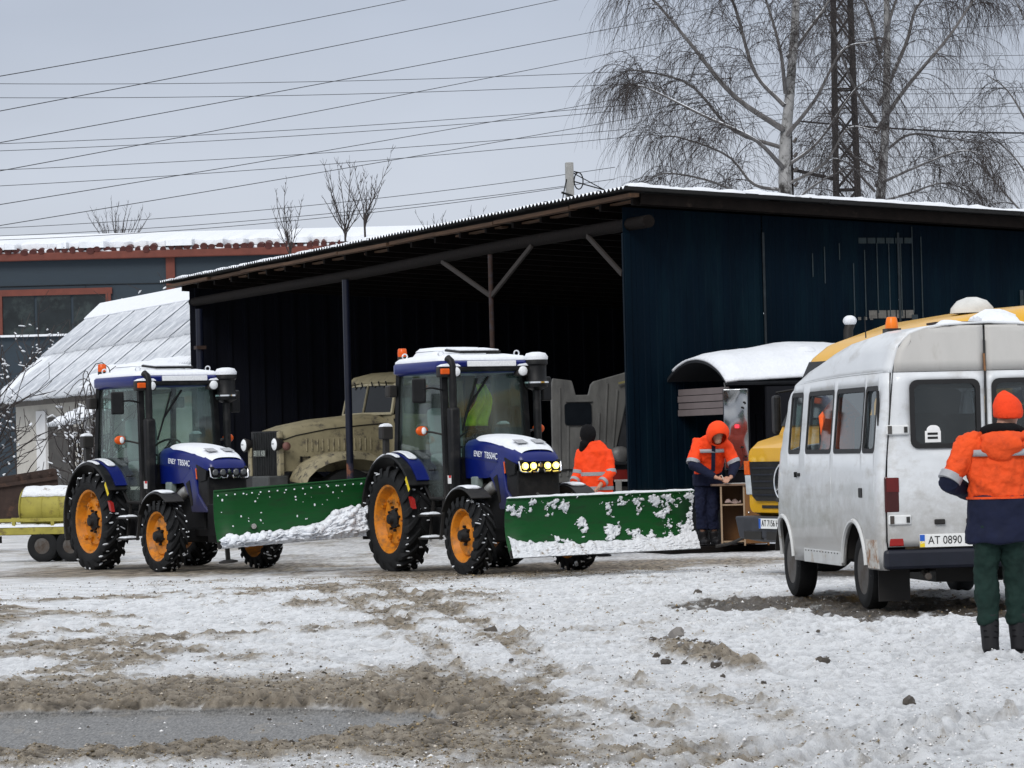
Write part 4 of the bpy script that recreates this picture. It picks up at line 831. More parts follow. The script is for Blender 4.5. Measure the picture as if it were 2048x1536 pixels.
def tractor_wheel(parent, loc, R_, W, rim, out, seed, rear):
    w = empty('wheel', loc, 0 if out < 0 else math.pi); w.parent = parent; w.rotation_euler = (0, R(seed * 37), 0 if out < 0 else math.pi)
    lug_tyre(R_, W, rim).obj('tyre', RUBBER, w)
    h = W / 2; g = G(); rt = (R(90), 0, 0)     # +h of the profile points to -y, the outer side
    g.lathe([(rim + 0.012, h * 0.84), (rim + 0.018, h * 0.78), (rim - 0.01, h * 0.72), (rim - 0.035, h * 0.35), (rim - 0.06, 0.02), (rim - 0.03, -h * 0.5), (rim + 0.01, -h * 0.8), (rim, -h * 0.8), (rim - 0.045, -h * 0.5), (rim - 0.075, 0.0), (rim - 0.05, h * 0.33), (rim - 0.022, h * 0.74)], (0, 0, 0), rt, 40, True)
    g.lathe([(0.02, 0.05), (rim * 0.36, 0.05), (rim * 0.42, 0.035), (rim * 0.72, 0.04), (rim * 0.78, 0.02), (rim - 0.055, 0.012), (rim - 0.055, -0.005), (0.02, 0.02)], (0, 0, 0), rt, 32)
    rimo = g.obj('rim', AMBERP, w)
    if rear:
        for k in range(6):
            gb = G(); a = k * math.pi / 3 + 0.3; gb.box((rim * 0.60 * math.cos(a), -0.055, rim * 0.60 * math.sin(a)), (0.075, 0.03, 0.055), (0, -a, 0))
            gb.tube([(rim * 0.60 * math.cos(a), -0.06, rim * 0.60 * math.sin(a)), (rim * 0.60 * math.cos(a), -0.09, rim * 0.60 * math.sin(a))], 0.016, 6).obj('rim_lug', AMBERP, w)
        for k in range(3):
            a = k * 2.1 + 0.9; G().box((rim * 0.87 * math.cos(a), -0.05, rim * 0.87 * math.sin(a)), (0.07, 0.045, 0.05), (0, -a, 0)).obj('rim_lug', AMBERP, w, False)
    G().lathe([(0.03, 0.15), (0.06, 0.14), (0.075, 0.10), (0.12 if rear else 0.085, 0.075), (0.125 if rear else 0.09, 0.045), (0.0, 0.045)], (0, 0, 0), rt, 14).obj('hub', DKMETAL, w)
    gb = G()
    for k in range(8 if rear else 6):
        a = k * 2 * math.pi / (8 if rear else 6); rb_ = 0.145 if rear else 0.105
        gb.tube([(rb_ * math.cos(a), -0.045, rb_ * math.sin(a)), (rb_ * math.cos(a), -0.085, rb_ * math.sin(a))], 0.017, 6)
    gb.obj('wheel_nuts', DKMETAL, w)
    tag(tread_snow(R_, W, 110 if rear else 80, seed).obj('tread_snow', SNOW, w, fix=False), kind='stuff')
def arc_strip(cx, cz, r, a0, a1, y0, y1, th, n=18, yo=None):
    """curved mudguard plate about the y axis"""
    rings = []
    for i in range(n):
        a = a0 + (a1 - a0) * i / (n - 1); c, s = math.cos(a), math.sin(a)
        rings.append([(cx + (r + d) * c, y, cz + (r + d) * s) for y, d in ((y0, 0), (y1, 0), (y1, th), (y0, th))])
    return G().loft(rings)
def rr_ring(x0, x1, hw, rad, z, n=5):
    return [(p[0] + (x0 + x1) / 2, p[1], z) for p in rrect(x1 - x0, 2 * hw, rad, n)]
def tractor(loc, yaw, label, lights_on, blade_rot, blade_loc, blade_h, pile, seed):
    T = empty('tractor', loc, yaw, label, 'tractor', 'blue tractors with green snow ploughs')
    RB, RF, WB, HT = 0.655, 0.47, 2.0, 0.70
    for sy in (-1, 1):
        tractor_wheel(T, (0, sy * HT, RB - 0.005), RB, 0.34, 0.425, sy, seed + sy, True)
        tractor_wheel(T, (WB, sy * HT, RF - 0.005), RF, 0.25, 0.32, sy, seed + 5 + sy, False)
    # chassis
    g = G(); g.box((0.95, 0, 0.72), (2.5, 0.42, 0.42)); g.box((0.0, 0, 0.64), (0.36, 1.1, 0.3)); g.box((0.6, 0, 0.98), (1.1, 0.95, 0.16)); g.box((0.55, -0.42, 0.62), (0.8, 0.25, 0.34)); g.box((0.55, 0.42, 0.62), (0.8, 0.25, 0.34))
    g.obj('chassis', DKMETAL, T, False, bevel=0.015)
    G().box((WB, 0, 0.46), (0.18, 1.15, 0.17)).obj('front_axle', DKMETAL, T, False, bevel=0.02)
    G().box((1.7, 0, 1.0), (0.85, 0.40, 0.42)).obj('engine', DKMETAL, T, False, bevel=0.02)
    G().tube([(1.55, -0.22, 1.05), (1.62, -0.34, 0.95), (1.5, -0.3, 0.75)], 0.05, 8).obj('hose', BLACK, T)
    G().lathe([(0.06, 0), (0.075, 0.03), (0.075, 0.16), (0.05, 0.19)], (1.72, -0.30, 0.98), (0, R(70), 0), 12).obj('oil_filter', pm('alloy', (0.3, 0.3, 0.29), 0.4, 0.6), T)
    # hood
    rings = []
    for x, zt, w in ((1.16, 1.62, 0.325), (1.3, 1.635, 0.328), (1.7, 1.62, 0.325), (2.1, 1.565, 0.315), (2.35, 1.50, 0.30), (2.47, 1.44, 0.275), (2.52, 1.37, 0.24)):
        zb = 1.14 if x < 2.0 else 1.14 + (x - 2.0) * 0.36
        zs = zt - 0.10
        sec = [(x, -w + 0.005, zb), (x, -w - 0.004, (zb + zs) / 2), (x, -w, zs), (x, -w * 0.95, zs + 0.045), (x, -w * 0.83, zs + 0.078), (x, -w * 0.5, zt - 0.006), (x, 0, zt)]
        sec += [(a, -b, c) for a, b, c in reversed(sec[:-1])]
        rings.append(sec)
    hood = G().loft(rings).obj('hood', BLUE, T, angle=50, bevel=0)
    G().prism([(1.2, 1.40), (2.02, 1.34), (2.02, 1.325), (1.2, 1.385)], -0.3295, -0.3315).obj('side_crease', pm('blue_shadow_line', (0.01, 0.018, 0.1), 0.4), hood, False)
    # snow on the hood
    rs = []
    for x, zt, w in ((1.24, 1.628, 0.22), (1.32, 1.642, 0.29), (1.7, 1.627, 0.30), (2.1, 1.572, 0.29), (2.35, 1.507, 0.27), (2.46, 1.452, 0.22)):
        t_ = 0.018 if x in (1.24, 2.46) else 0.034
        rs.append([(x, -w, zt - 0.045 + 0.012 * math.sin(x * 41)), (x, -w * 0.9, zt - 0.012 + t_ * 0.6), (x, -w * 0.5, zt + t_), (x, 0, zt + t_ * 1.15), (x, w * 0.5, zt + t_), (x, w * 0.9, zt - 0.012 + t_ * 0.6), (x, w, zt - 0.045)])
    sn = G().loft(rs, caps=False, closed=False).obj('hood_snow', SNOW, T, subsurf=2)
    for y_ in (-0.14, 0.10): G().box((2.28, y_, 1.572), (0.16, 0.14, 0.004), (0, R(15.5), 0)).obj('label_plate', pm('frosted_label', (0.34, 0.35, 0.37), 0.6, var=0.35, scale=40), hood, False)
    # lower side legs, grille, headlamps
    for sy in (-1, 1):
        y0, y1 = sy * 0.27, sy * 0.325
        G().prism([(1.80, 1.18), (2.10, 1.36), (2.18, 1.20), (2.24, 1.0), (2.42, 0.84), (2.50, 0.80), (2.50, 0.76), (2.06, 0.76), (2.0, 0.95)], y0, y1).obj('side_leg', BLUE, T, False, bevel=0.012)
        G().prism([(1.92, 1.14), (2.02, 1.18), (2.10, 0.92), (2.10, 0.86), (2.06, 0.84), (2.02, 0.95)], sy * 0.326, sy * 0.332).obj('side_vent', BLACK, T, False)
        G().prism([(2.13, 1.36), (2.20, 1.385), (2.47, 1.30), (2.45, 1.18), (2.28, 1.16), (2.20, 1.2)], sy * 0.285, sy * 0.312).obj('lamp_surround', BLACK, T, False)
        G().prism([(2.17, 1.33), (2.195, 1.335), (2.22, 1.20), (2.195, 1.19)], sy * 0.313, sy * 0.318).obj('marker_lamp', AMBER, T, False)
    G().loft([[(2.46, y, z) for y, z in ((-0.29, 0.80), (0.29, 0.80), (0.285, 1.22), (-0.285, 1.22))], [(2.20, y, z) for y, z in ((-0.3, 0.80), (0.3, 0.80), (0.3, 1.3), (-0.3, 1.3))]]).obj('grille', BLACK, T, False, bevel=0.02)
    G().box((2.495, 0, 1.275), (0.05, 0.56, 0.15)).obj('lamp_panel', BLACK, T, False, bevel=0.02)
    for sy in (-1, 1):
        pth = [(2.50, sy * 0.275, 1.33), (2.53, sy * 0.27, 1.22), (2.54, sy * 0.25, 1.205), (2.545, sy * 0.15, 1.20), (2.545, sy * 0.13, 1.225), (2.545, sy * 0.11, 1.205), (2.545, sy * 0.05, 1.205), (2.545, sy * 0.035, 1.24)]
        G().tube(pth, 0.011, 6).obj('lamp_trim', CHROME, T)
        for yy in (0.205, 0.095):
            lamp = empty('headlamp', (2.525, sy * yy, 1.275)); lamp.parent = T
            G().lathe([(0.0, 0.02), (0.03, 0.018), (0.042, 0.006), (0.042, -0.01), (0.0, -0.012)], (0, 0, 0), (0, R(90), 0), 16).obj('lens', LAMP_ON if lights_on else pm('dark_lens', (0.08, 0.085, 0.09), 0.1, var=0.2), lamp)
            if lights_on: G().lathe([(0.0, 0.028), (0.02, 0.026), (0.026, 0.018), (0.0, 0.016)], (0, 0, 0), (0, R(90), 0), 12).obj('bulb_glow', LAMP_WHITE, lamp)
    G().lathe([(0.0, 0.012), (0.028, 0.01), (0.034, 0), (0.0, -0.01)], (2.53, 0, 1.285), (0, R(90), 0), 6).obj('badge', CHROME, T, False)
    text('lettering', 'ENEY', 0.10, LETTER, hood, (1.53, -0.334, 1.43), (R(90), R(4), 0), sx=0.95); text('lettering', 'TB504C', 0.11, LETTER, hood, (1.87, -0.332, 1.405), (R(90), R(4), 0), sx=0.95)
    # cab: pillars, glass, doors
    A0, A1 = (1.13, 0.90), (1.02, 2.44); C0, C1 = (-0.24, 1.46), (-0.16, 2.44)
    door_out = [A0, (0.72, 0.90), (0.50, 1.12), (0.30, 1.36), (0.05, 1.46), C0, C1, A1]
    for sy in (-1, 1):
        y_ = sy * 0.585; d = empty('door', (0, 0, 0)); d.parent = T
        pts = [(x, y_ - sy * 0.03 * (z - 0.9) / 1.5, z) for x, z in door_out]
        G().tube(pts + [pts[0]], 0.026, 6).obj('door_frame', BLACK, d)
        G().add([(x, y - sy * 0.004, z) for x, y, z in pts], [tuple(range(len(pts)))]).obj('glass', TGLASS, d, False)
        G().tube([(0.9, y_ + sy * 0.03, 1.25), (0.75, y_ + sy * 0.035, 1.25)], 0.014, 6).obj('handle', BLACK, d)
        G().bar((A0[0] + 0.03, sy * 0.56, 0.86), (A1[0] + 0.03, sy * 0.54, 2.46), 0.075).obj('front_pillar', BLACK, T, False)
        G().bar((C0[0] - 0.02, sy * 0.57, 1.3), (C1[0] - 0.02, sy * 0.55, 2.46), 0.07).obj('rear_pillar', BLACK, T, False)
    fgz = [(1.115, 1.30), (1.06, 2.42)]
    G().add([(fgz[0][0], -0.53, fgz[0][1]), (fgz[0][0], 0.53, fgz[0][1]), (fgz[1][0], 0.52, fgz[1][1]), (fgz[1][0], -0.52, fgz[1][1])], [(0, 1, 2, 3)]).obj('windscreen', TGLASS, T, False)
    G().add([(-0.25, -0.54, 1.5), (-0.25, 0.54, 1.5), (-0.18, 0.52, 2.42), (-0.18, -0.52, 2.42)], [(0, 1, 2, 3)]).obj('rear_glass', TGLASS, T, False)
    G().box((1.10, 0, 1.14), (0.10, 1.02, 0.52)).obj('cowl', BLACK, T, False, bevel=0.02)
    G().box((-0.2, 0, 1.3), (0.1, 1.1, 0.4)).obj('rear_wall', BLACK, T, False)
    G().loft([[(0.82, y, z) for y, z in ((-0.22, 1.05), (0.22, 1.05), (0.2, 1.52), (0.1, 1.60), (-0.1, 1.60), (-0.2, 1.52))], [(1.06, y, z) for y, z in ((-0.3, 1.05), (0.3, 1.05), (0.28, 1.55), (0.15, 1.66), (-0.15, 1.66), (-0.28, 1.55))]]).obj('dashboard', BLACK, T, True, bevel=0.02)
    sw = empty('steering_wheel', (0.70, 0, 1.62)); sw.parent = T; sw.rotation_euler = (0, R(-35), 0)
    G().tube([(0.19 * math.cos(a), 0.19 * math.sin(a), 0) for a in lin(0, 2 * math.pi, 25)], 0.014, 6, False).obj('rim', BLACK, sw); G().tube([(0, 0, 0), (0.02, 0, -0.35)], 0.03, 8).obj('column', BLACK, sw); G().bar((-0.18, 0, 0), (0.18, 0, 0), 0.03, 0.012).obj('spoke', BLACK, sw, False)
    seat = empty('seat', (0.15, 0, 0)); seat.parent = T
    G().box((0.05, 0, 1.38), (0.48, 0.48, 0.14)).obj('cushion', SEATG, seat, True, bevel=0.05); G().box((-0.2, 0, 1.72), (0.13, 0.46, 0.6), (0, R(-8), 0)).obj('backrest', SEATG, seat, True, bevel=0.06)
    G().bar((1.085, -0.1, 2.36), (1.11, -0.33, 1.72), 0.018).obj('wiper', BLACK, T, False)
    G().bar((1.09, 0.05, 2.38), (1.10, -0.22, 2.02), 0.022).obj('wiper', BLACK, T, False)
    # cab roof
    x0, x1, hw = -0.30, 1.22, 0.645
    rf = G().loft([rr_ring(x0 + 0.05, x1 - 0.07, hw - 0.05, 0.16, 2.425), rr_ring(x0, x1 - 0.02, hw, 0.18, 2.455), rr_ring(x0, x1, hw, 0.18, 2.555), rr_ring(x0 + 0.03, x1 - 0.05, hw - 0.03, 0.17, 2.59), rr_ring(x0 + 0.2, x1 - 0.25, hw - 0.2, 0.15, 2.625)]).obj('roof', BLUE, T, angle=60)
    G().prism([(1.16, 2.435), (1.232, 2.45), (1.232, 2.50), (1.16, 2.50)], -0.42, 0.42).obj('roof_front_trim', BLACK, rf, False, bevel=0.01)
    sr = G().loft([rr_ring(x0 + 0.015, x1 - 0.03, hw - 0.018, 0.17, 2.578), rr_ring(x0 + 0.02, x1 - 0.035, hw - 0.02, 0.17, 2.60), rr_ring(x0 + 0.06, x1 - 0.10, hw - 0.06, 0.16, 2.635), rr_ring(x0 + 0.2, x1 - 0.3, hw - 0.22, 0.14, 2.665), rr_ring(x0 + 0.4, x1 - 0.6, hw - 0.45, 0.1, 2.672)]).obj('roof_snow', SNOW, T, angle=60)
    G().loft([rr_ring(-0.22, 0.52, 0.42, 0.12, 2.63), rr_ring(-0.18, 0.45, 0.36, 0.1, 2.71), rr_ring(-0.12, 0.36, 0.30, 0.08, 2.745)]).obj('vent_hump', pm('white_panel', (0.68, 0.71, 0.75), 0.6, var=0.06), T, angle=50)
    G().loft([rr_ring(-0.19, 0.43, 0.36, 0.1, 2.722), rr_ring(-0.15, 0.36, 0.31, 0.08, 2.765), rr_ring(0.0, 0.2, 0.2, 0.05, 2.775)]).obj('hump_snow', SNOW, T, angle=60)
    hatch = G().box((0.74, 0.02, 2.705), (0.44, 0.56, 0.03), (0, R(5), 0)).obj('roof_hatch', BLACK, T, False, bevel=0.006)
    G().box((0.73, 0.02, 2.728), (0.41, 0.53, 0.018), (0, R(5), 0)).obj('hatch_snow', SNOW, hatch, False, bevel=0.006)
    for bx, by in ((-0.20, -0.50), (-0.22, 0.50)):
        bc = empty('beacon', (bx, by, 2.62)); bc.parent = T
        G().lathe([(0.06, 0), (0.06, 0.05), (0.052, 0.055)], (0, 0, 0), (0, 0, 0), 14).obj('base', BLACK, bc); G().lathe([(0.058, 0.05), (0.06, 0.09), (0.055, 0.145), (0.045, 0.155), (0.0, 0.155)], (0, 0, 0), (0, 0, 0), 14).obj('lens', AMBER, bc)
    for ex, ey in ((0.0, -0.56), (0.95, -0.52), (0.95, 0.52)):
        G().tube([(ex, ey + 0.035 * math.cos(a), 2.665 + 0.035 * math.sin(a)) for a in lin(0, 6.283, 13)] + [(ex, ey, 2.60)], 0.009, 6).obj('lifting_eye', CHROME, T)
    G().box((1.235, 0.03, 2.535), (0.035, 0.66, 0.07)).obj('light_bar', CLEAR, T, False, bevel=0.008)
    for sy in (-1, 1):
        wl_ = empty('work_lamp', (1.20, sy * 0.53, 2.44)); wl_.parent = T
        G().box((-0.03, 0, 0), (0.10, 0.30, 0.13)).obj('housing', BLACK, wl_, False, bevel=0.02)
        G().lathe([(0.0, 0.03), (0.04, 0.026), (0.058, 0.012), (0.06, -0.02)], (0.03, -sy * 0.07, 0.0), (0, R(90), 0), 16).obj('lens', CLEAR, wl_); G().box((0.03, sy * 0.075, 0.005), (0.03, 0.12, 0.07)).obj('indicator', AMBER, wl_, False, bevel=0.01)
        snow_strip('lamp_snow', [(-0.02, -0.14, 0.065), (-0.02, 0.14, 0.065)], 0.1, 0.03, wl_, 3, (1, 0, 0), 0.03)
        # mirror on its arm
        mi_ = empty('mirror', (0, 0, 0)); mi_.parent = T
        G().tube([(1.10, sy * 0.57, 2.22), (1.10, sy * 0.72, 2.25), (1.07, sy * 0.84, 2.24)], 0.013, 6).obj('arm', BLACK, mi_); G().box((1.04, sy * 0.87, 2.22), (0.05, 0.17, 0.30), (0, 0, sy * R(20))).obj('housing', BLACK, mi_, False, bevel=0.02)
        # rear pillar lamp, fender lamp, indicator
        lb = empty('rear_lamp', (-0.22, sy * 0.66, 2.24)); lb.parent = T; G().box((0, 0, 0), (0.13, 0.12, 0.15)).obj('housing', BLACK, lb, False, bevel=0.02); G().bar((0.02, -sy * 0.02, 0.0), (0.02, -sy * 0.12, 0.06), 0.03).obj('arm', BLACK, lb, False)
        fl = empty('fender_lamp', (-0.06, sy * 0.82, 1.47)); fl.parent = T; G().box((0, 0, 0.1), (0.08, 0.06, 0.22)).obj('stalk', BLACK, fl, False); G().box((0, 0, 0.25), (0.14, 0.15, 0.16)).obj('housing', BLACK, fl, False, bevel=0.02)
        snow_strip('lamp_snow', [(-0.05, 0, 0.33), (0.06, 0, 0.33)], 0.13, 0.032, fl, 4, (0, 1, 0), 0.02)
        ind = empty('indicator', (0.95, sy * 0.80, 1.73)); ind.parent = T; G().ell((0, 0, 0), (0.03, 0.085, 0.06)).obj('lens', AMBER, ind); G().ell((0.022, sy * -0.015, 0.0), (0.02, 0.035, 0.045)).obj('clear_lens', CLEAR, ind); G().tube([(0, 0, 0), (0.05, -sy * 0.12, -0.02), (0.12, -sy * 0.22, -0.05)], 0.014, 6).obj('arm', BLACK, ind)
        # mudguards
        fn = arc_strip(0, RB, RB + 0.10, R(32), R(200), sy * 0.52, sy * 0.86, 0.035).obj('rear_mudguard', BLACK, T, bevel=0.01)
        arc_strip(0.0, RB, RB + 0.137, R(36), R(150), sy * 0.56, sy * 0.74, 0.02).obj('guard_top', BLUE, fn)
        sn_ = arc_strip(0.0, RB, RB + 0.158, R(62), R(148), sy * 0.58, sy * 0.73, 0.032).obj('guard_snow', SNOW, fn, subsurf=1); arc_strip(0.0, RB, RB + 0.136, R(70), R(158), sy * 0.765, sy * 0.845, 0.03).obj('guard_snow', SNOW, fn, subsurf=1)
        G().prism([(0.60, 1.18), (0.70, 1.02), (0.66, 0.99), (0.57, 1.14)], sy * 0.863, sy * 0.867).obj('sticker', STICK_Y, fn, False)
        G().prism([(0.62, 0.93), (0.70, 0.90), (0.74, 0.78), (0.68, 0.80)], sy * 0.80, sy * 0.85).obj('tail_reflector', REDL, fn, False)
        ff = arc_strip(WB, RF, RF + 0.075, R(52), R(150), sy * 0.57, sy * 0.84, 0.02).obj('front_mudguard', BLACK, T, bevel=0.006)
        arc_strip(WB - 0.02, RF, RF + 0.096, R(72), R(138), sy * 0.585, sy * 0.825, 0.035).obj('guard_snow', SNOW, ff, subsurf=1)
        st = empty('step', (0.92, sy * 0.70, 0)); st.parent = T
        for z_ in (0.42, 0.70):
            G().box((0, 0, z_), (0.30, 0.20, 0.025)).obj('tread', BLACK, st, False); snow_strip('step_snow', [(-0.12, 0, z_ + 0.012), (0.12, 0, z_ + 0.012)], 0.17, 0.022, st, 6, (0, 1, 0), 0.03)
        for xx in (-0.15, 0.15): G().bar((xx, -sy * 0.06, 0.40), (xx, -sy * 0.13, 0.95), 0.03).obj('hanger', BLACK, st, False)
    # exhaust on the right, air cleaner on the left
    ex = empty('exhaust', (1.22, -0.50, 0)); ex.parent = T
    G().box((0, 0, 1.50), (0.13, 0.14, 1.02)).obj('heat_shield', BLACK, ex, True, bevel=0.035); G().tube([(0, 0, 1.95), (0, 0, 2.50), (-0.02, -0.01, 2.57), (-0.07, -0.03, 2.61)], 0.047, 12).obj('stack', BLACK, ex)
    G().box((0.0, -0.075, 1.13), (0.10, 0.004, 0.10)).obj('sticker', STICK_W, ex, False); G().box((0.02, -0.078, 1.165), (0.06, 0.004, 0.03)).obj('sticker', STICK_R, ex, False)
    ac = empty('air_cleaner', (1.20, 0.66, 0)); ac.parent = T
    G().tube([(0, 0, 1.2), (0, 0, 2.2)], 0.05, 10).obj('pipe', BLACK, ac); G().lathe([(0.06, 2.20), (0.14, 2.24), (0.15, 2.30), (0.125, 2.33), (0.125, 2.50), (0.145, 2.52), (0.145, 2.60), (0.12, 2.63)], (0, 0, 0), (0, 0, 0), 20).obj('bowl', BLACK, ac)
    G().lathe([(0.146, 2.575), (0.15, 2.61), (0.12, 2.655), (0.05, 2.67), (0.0, 2.67)], (0, 0, 0), (0, 0, 0), 20).obj('cap_snow', SNOW, ac); G().lathe([(0.152, 2.285), (0.152, 2.305), (0.13, 2.31)], (0, 0, 0), (0, 0, 0), 20).obj('clamp', CHROME, ac)
    G().box((1.42, -0.30, 1.0), (0.16, 0.10, 0.32)).obj('washer_bottle', pm('bottle', (0.18, 0.22, 0.21), 0.4, var=0.2), T, False, bevel=0.02)
    # plough blade: steel sheet, slightly hollow, on a push frame
    BW = 1.10 if pile else 1.215
    bl = G().grid(lin(-BW, BW, 9), lin(0, 1, 9), lambda u, v: (0.10 * (2 * v - 1) ** 2 - 0.05, u, v * blade_h)).obj('plough_blade', GREEN, T, solid=0.012, loc=blade_loc, rot=blade_rot)
    G().box((0.062, 0, 0.03), (0.02, 2 * BW + 0.02, 0.09), (0, R(-12), 0)).obj('cutting_edge', BLACK, bl, False)
    for yy in (-0.9, -0.3, 0.3, 0.9): G().prism([(-0.02, 0.02), (-0.075, 0.3), (-0.02, blade_h - 0.03), (-0.10, blade_h - 0.1), (-0.16, 0.3), (-0.10, 0.05)], yy - 0.012, yy + 0.012).obj('rib', GREEN, bl, False)
    G().tube([(0.055, -BW, blade_h), (0.055, BW, blade_h)], 0.012, 6).obj('top_edge', GREEN, bl)
    for yy in ((-0.95,) if pile else ()):
        G().bar((-0.1, yy, 0.2), (-0.12, yy, -0.16), 0.05).obj('skid_leg', BLACK, bl, False); G().lathe([(0.05, 0), (0.12, 0.01), (0.12, 0.03), (0.05, 0.05)], (-0.12, yy, -0.2), (0, 0, 0), 14).obj('skid_foot', BLACK, bl)
    for sy in (-1, 1):
        G().bar((1.9, sy * 0.24, 0.50), (blade_loc[0] - 0.10, sy * 0.34, 0.50), 0.09).obj('push_arm', DKMETAL, T, False)
        G().tube([(2.4, sy * 0.15, 0.75), (blade_loc[0] - 0.12, sy * 0.5, 0.6)], 0.035, 8).obj('ram', CHROME if sy < 0 else DKMETAL, T)
    G().box((2.6, 0, 0.62), (0.25, 0.62, 0.5)).obj('hitch_frame', DKMETAL, T, False, bevel=0.01)
    G().tube([(2.62, -0.18, 0.85), (2.9, -0.25, 0.95), (3.2, -0.1, 0.62)], 0.02, 6).obj('hose', BLACK, T)
    # snow on the blade
    rnd = random.Random(seed); gs = G()
    if pile:
        us = np.linspace(-BW, BW, 110); vs = np.linspace(0, 1, 34); U, V = np.meshgrid(us, vs, indexing='ij')
        hp = 0.20 + 0.09 * (U / BW) + 0.15 * np.exp(-((U - 0.62) / 0.26) ** 2) + 0.045 * fbm(U * 4, U * 0 + 1, 3); hp = np.clip(hp, 0.12, 0.5)
        dep = 0.16 + 0.06 * fbm(U * 5, V * 3 + 4, 4, 0.6) + 0.05 * np.abs(fbm(U * 11, V * 6, 3))
        Z = V * hp; Xo = 0.055 + dep * np.sqrt(np.clip(1 - V ** 2.5, 0, 1)) * (0.55 + 0.45 * np.minimum(1, V * 5)) + 0.03 * fbm(U * 14, V * 9, 3, 0.65) * (V < 0.97)
        gs.v = [(float(Xo[i, j]), float(U[i, j]), float(Z[i, j] - 0.015)) for i in range(110) for j in range(34)]
        gs.f = [(i * 34 + j, (i + 1) * 34 + j, (i + 1) * 34 + j + 1, i * 34 + j + 1) for i in range(109) for j in range(33)]
        for k in range(70):
            u = rnd.uniform(-BW, BW); i = int((u + BW) / (2 * BW) * 109); v = rnd.uniform(0.5, 1.0); j = int(v * 33)
            s = rnd.uniform(0.02, 0.055); gs.ell((float(Xo[i, j]) + 0.0, u, float(Z[i, j]) - 0.01), (s, s * 1.2, s * 0.8), 8, 6, (rnd.random(), rnd.random(), 0))
        so_ = gs.obj('blade_snow', SNOW, bl, fix=False); lumpy(so_, 0.02, 0.06)
        gd = G()
        for k in range(20): gd.ell((0.048, -1.05 + 0.11 * k, blade_h - 0.06), (0.006, 0.012, 0.012), 6, 4)
        for k in range(34):
            u = rnd.uniform(-1.05, 1.05); v = rnd.uniform(0.3, 0.97); s = rnd.uniform(0.004, 0.014); gd.ell((0.10 * (2 * v - 1) ** 2 - 0.05 + 0.008, u, v * blade_h), (0.006, s, s * rnd.uniform(0.6, 2)), 6, 4, (rnd.uniform(-0.6, 0.6), 0, 0))
        tag(gd.obj('snow_specks', SNOW, bl, fix=False), kind='stuff')
    else:
        us = np.linspace(-BW, BW, 130); vs = np.linspace(0, 1, 20); U, V = np.meshgrid(us, vs, indexing='ij')
        hp = 0.15 + 0.05 * fbm(U * 3, U * 0 + 1, 4, 0.6) + 0.07 * (U / BW) ** 4; Z = V * np.clip(hp, 0.04, 0.4)
        Xo = 0.06 - 0.06 * V + 0.05 * np.sqrt(np.clip(1 - V ** 2, 0, 1)) + 0.022 * np.abs(fbm(U * 12, V * 5, 3, 0.65))
        gs.v = [(float(Xo[i, j]), float(U[i, j]), float(Z[i, j] - 0.01)) for i in range(130) for j in range(20)]
        gs.f = [(i * 20 + j, (i + 1) * 20 + j, (i + 1) * 20 + j + 1, i * 20 + j + 1) for i in range(129) for j in range(19)]
        gs.obj('blade_snow', SNOWD, bl, fix=False)
        # patches that stick to the face: marching through a noise field on the blade
        un = np.linspace(-BW, BW, 260); vn = np.linspace(0.15, 1.0, 76); U, V = np.meshgrid(un, vn, indexing='ij')
        fld = fbm(U * 4.2 + 3, V * 3.0 + 1, 5, 0.68) - 0.40 - 0.16 * (V - 0.15) + 0.42 * np.exp(-((U + 0.92) / 0.25) ** 2 - ((V - 0.9) / 0.14) ** 2) + 0.5 * np.exp(-((U - 0.30) / 0.26) ** 2 - ((V - 0.36) / 0.14) ** 2) + 0.45 * np.exp(-((U - 1.12) / 0.14) ** 2 - ((V - 0.32) / 0.30) ** 2) + 0.22 * sstep(0.1, 1.0, U)
        gp = G(); on = fld > 0
        idx = -np.ones(U.shape, int); c_ = 0
        X_ = 0.10 * (2 * V - 1) ** 2 - 0.05 + 0.006 + np.clip(fld, -0.02, 0.3) * 0.10
        keep = on[:-1, :-1] | on[1:, :-1] | on[1:, 1:] | on[:-1, 1:]
        keep = on[:-1, :-1] & on[1:, 1:] | on[1:, :-1] & on[:-1, 1:]
        for i, j in zip(*np.nonzero(keep)):
            q4 = []
            for a_, b_ in ((i, j), (i + 1, j), (i + 1, j + 1), (i, j + 1)):
                if idx[a_, b_] < 0: idx[a_, b_] = len(gp.v); gp.v.append((float(X_[a_, b_]), float(U[a_, b_]), float(V[a_, b_] * blade_h)))
                q4.append(int(idx[a_, b_]))
            gp.f.append(tuple(q4))
        tag(gp.obj('stuck_snow', SNOWD, bl, fix=False), kind='stuff')
        snow_strip('edge_snow', [(0.05, -BW, blade_h + 0.005), (0.05, BW, blade_h + 0.005)], 0.03, 0.022, bl, 12, (1, 0, 0), 0.03)
    return T
# heading angle: 0 = +x ; these point towards the camera and to its right
tractor((-5.03, 46.25, 0), math.atan2(-0.848, 0.53), 'blue cab tractor with snow heaped in its plough, headlamps off, beside the yellow roller', False, (0.055, R(-3), R(-13)), (4.25, 0.12, 0.40), 0.71, True, 3)
tractor((-0.83, 42.67, 0), math.atan2(-0.891, 0.454), 'blue cab tractor with four lit yellow headlamps and snow spattered plough', True, (0.01, R(-4), R(0)), (4.22, -0.10, 0.27), 0.66, False, 8)
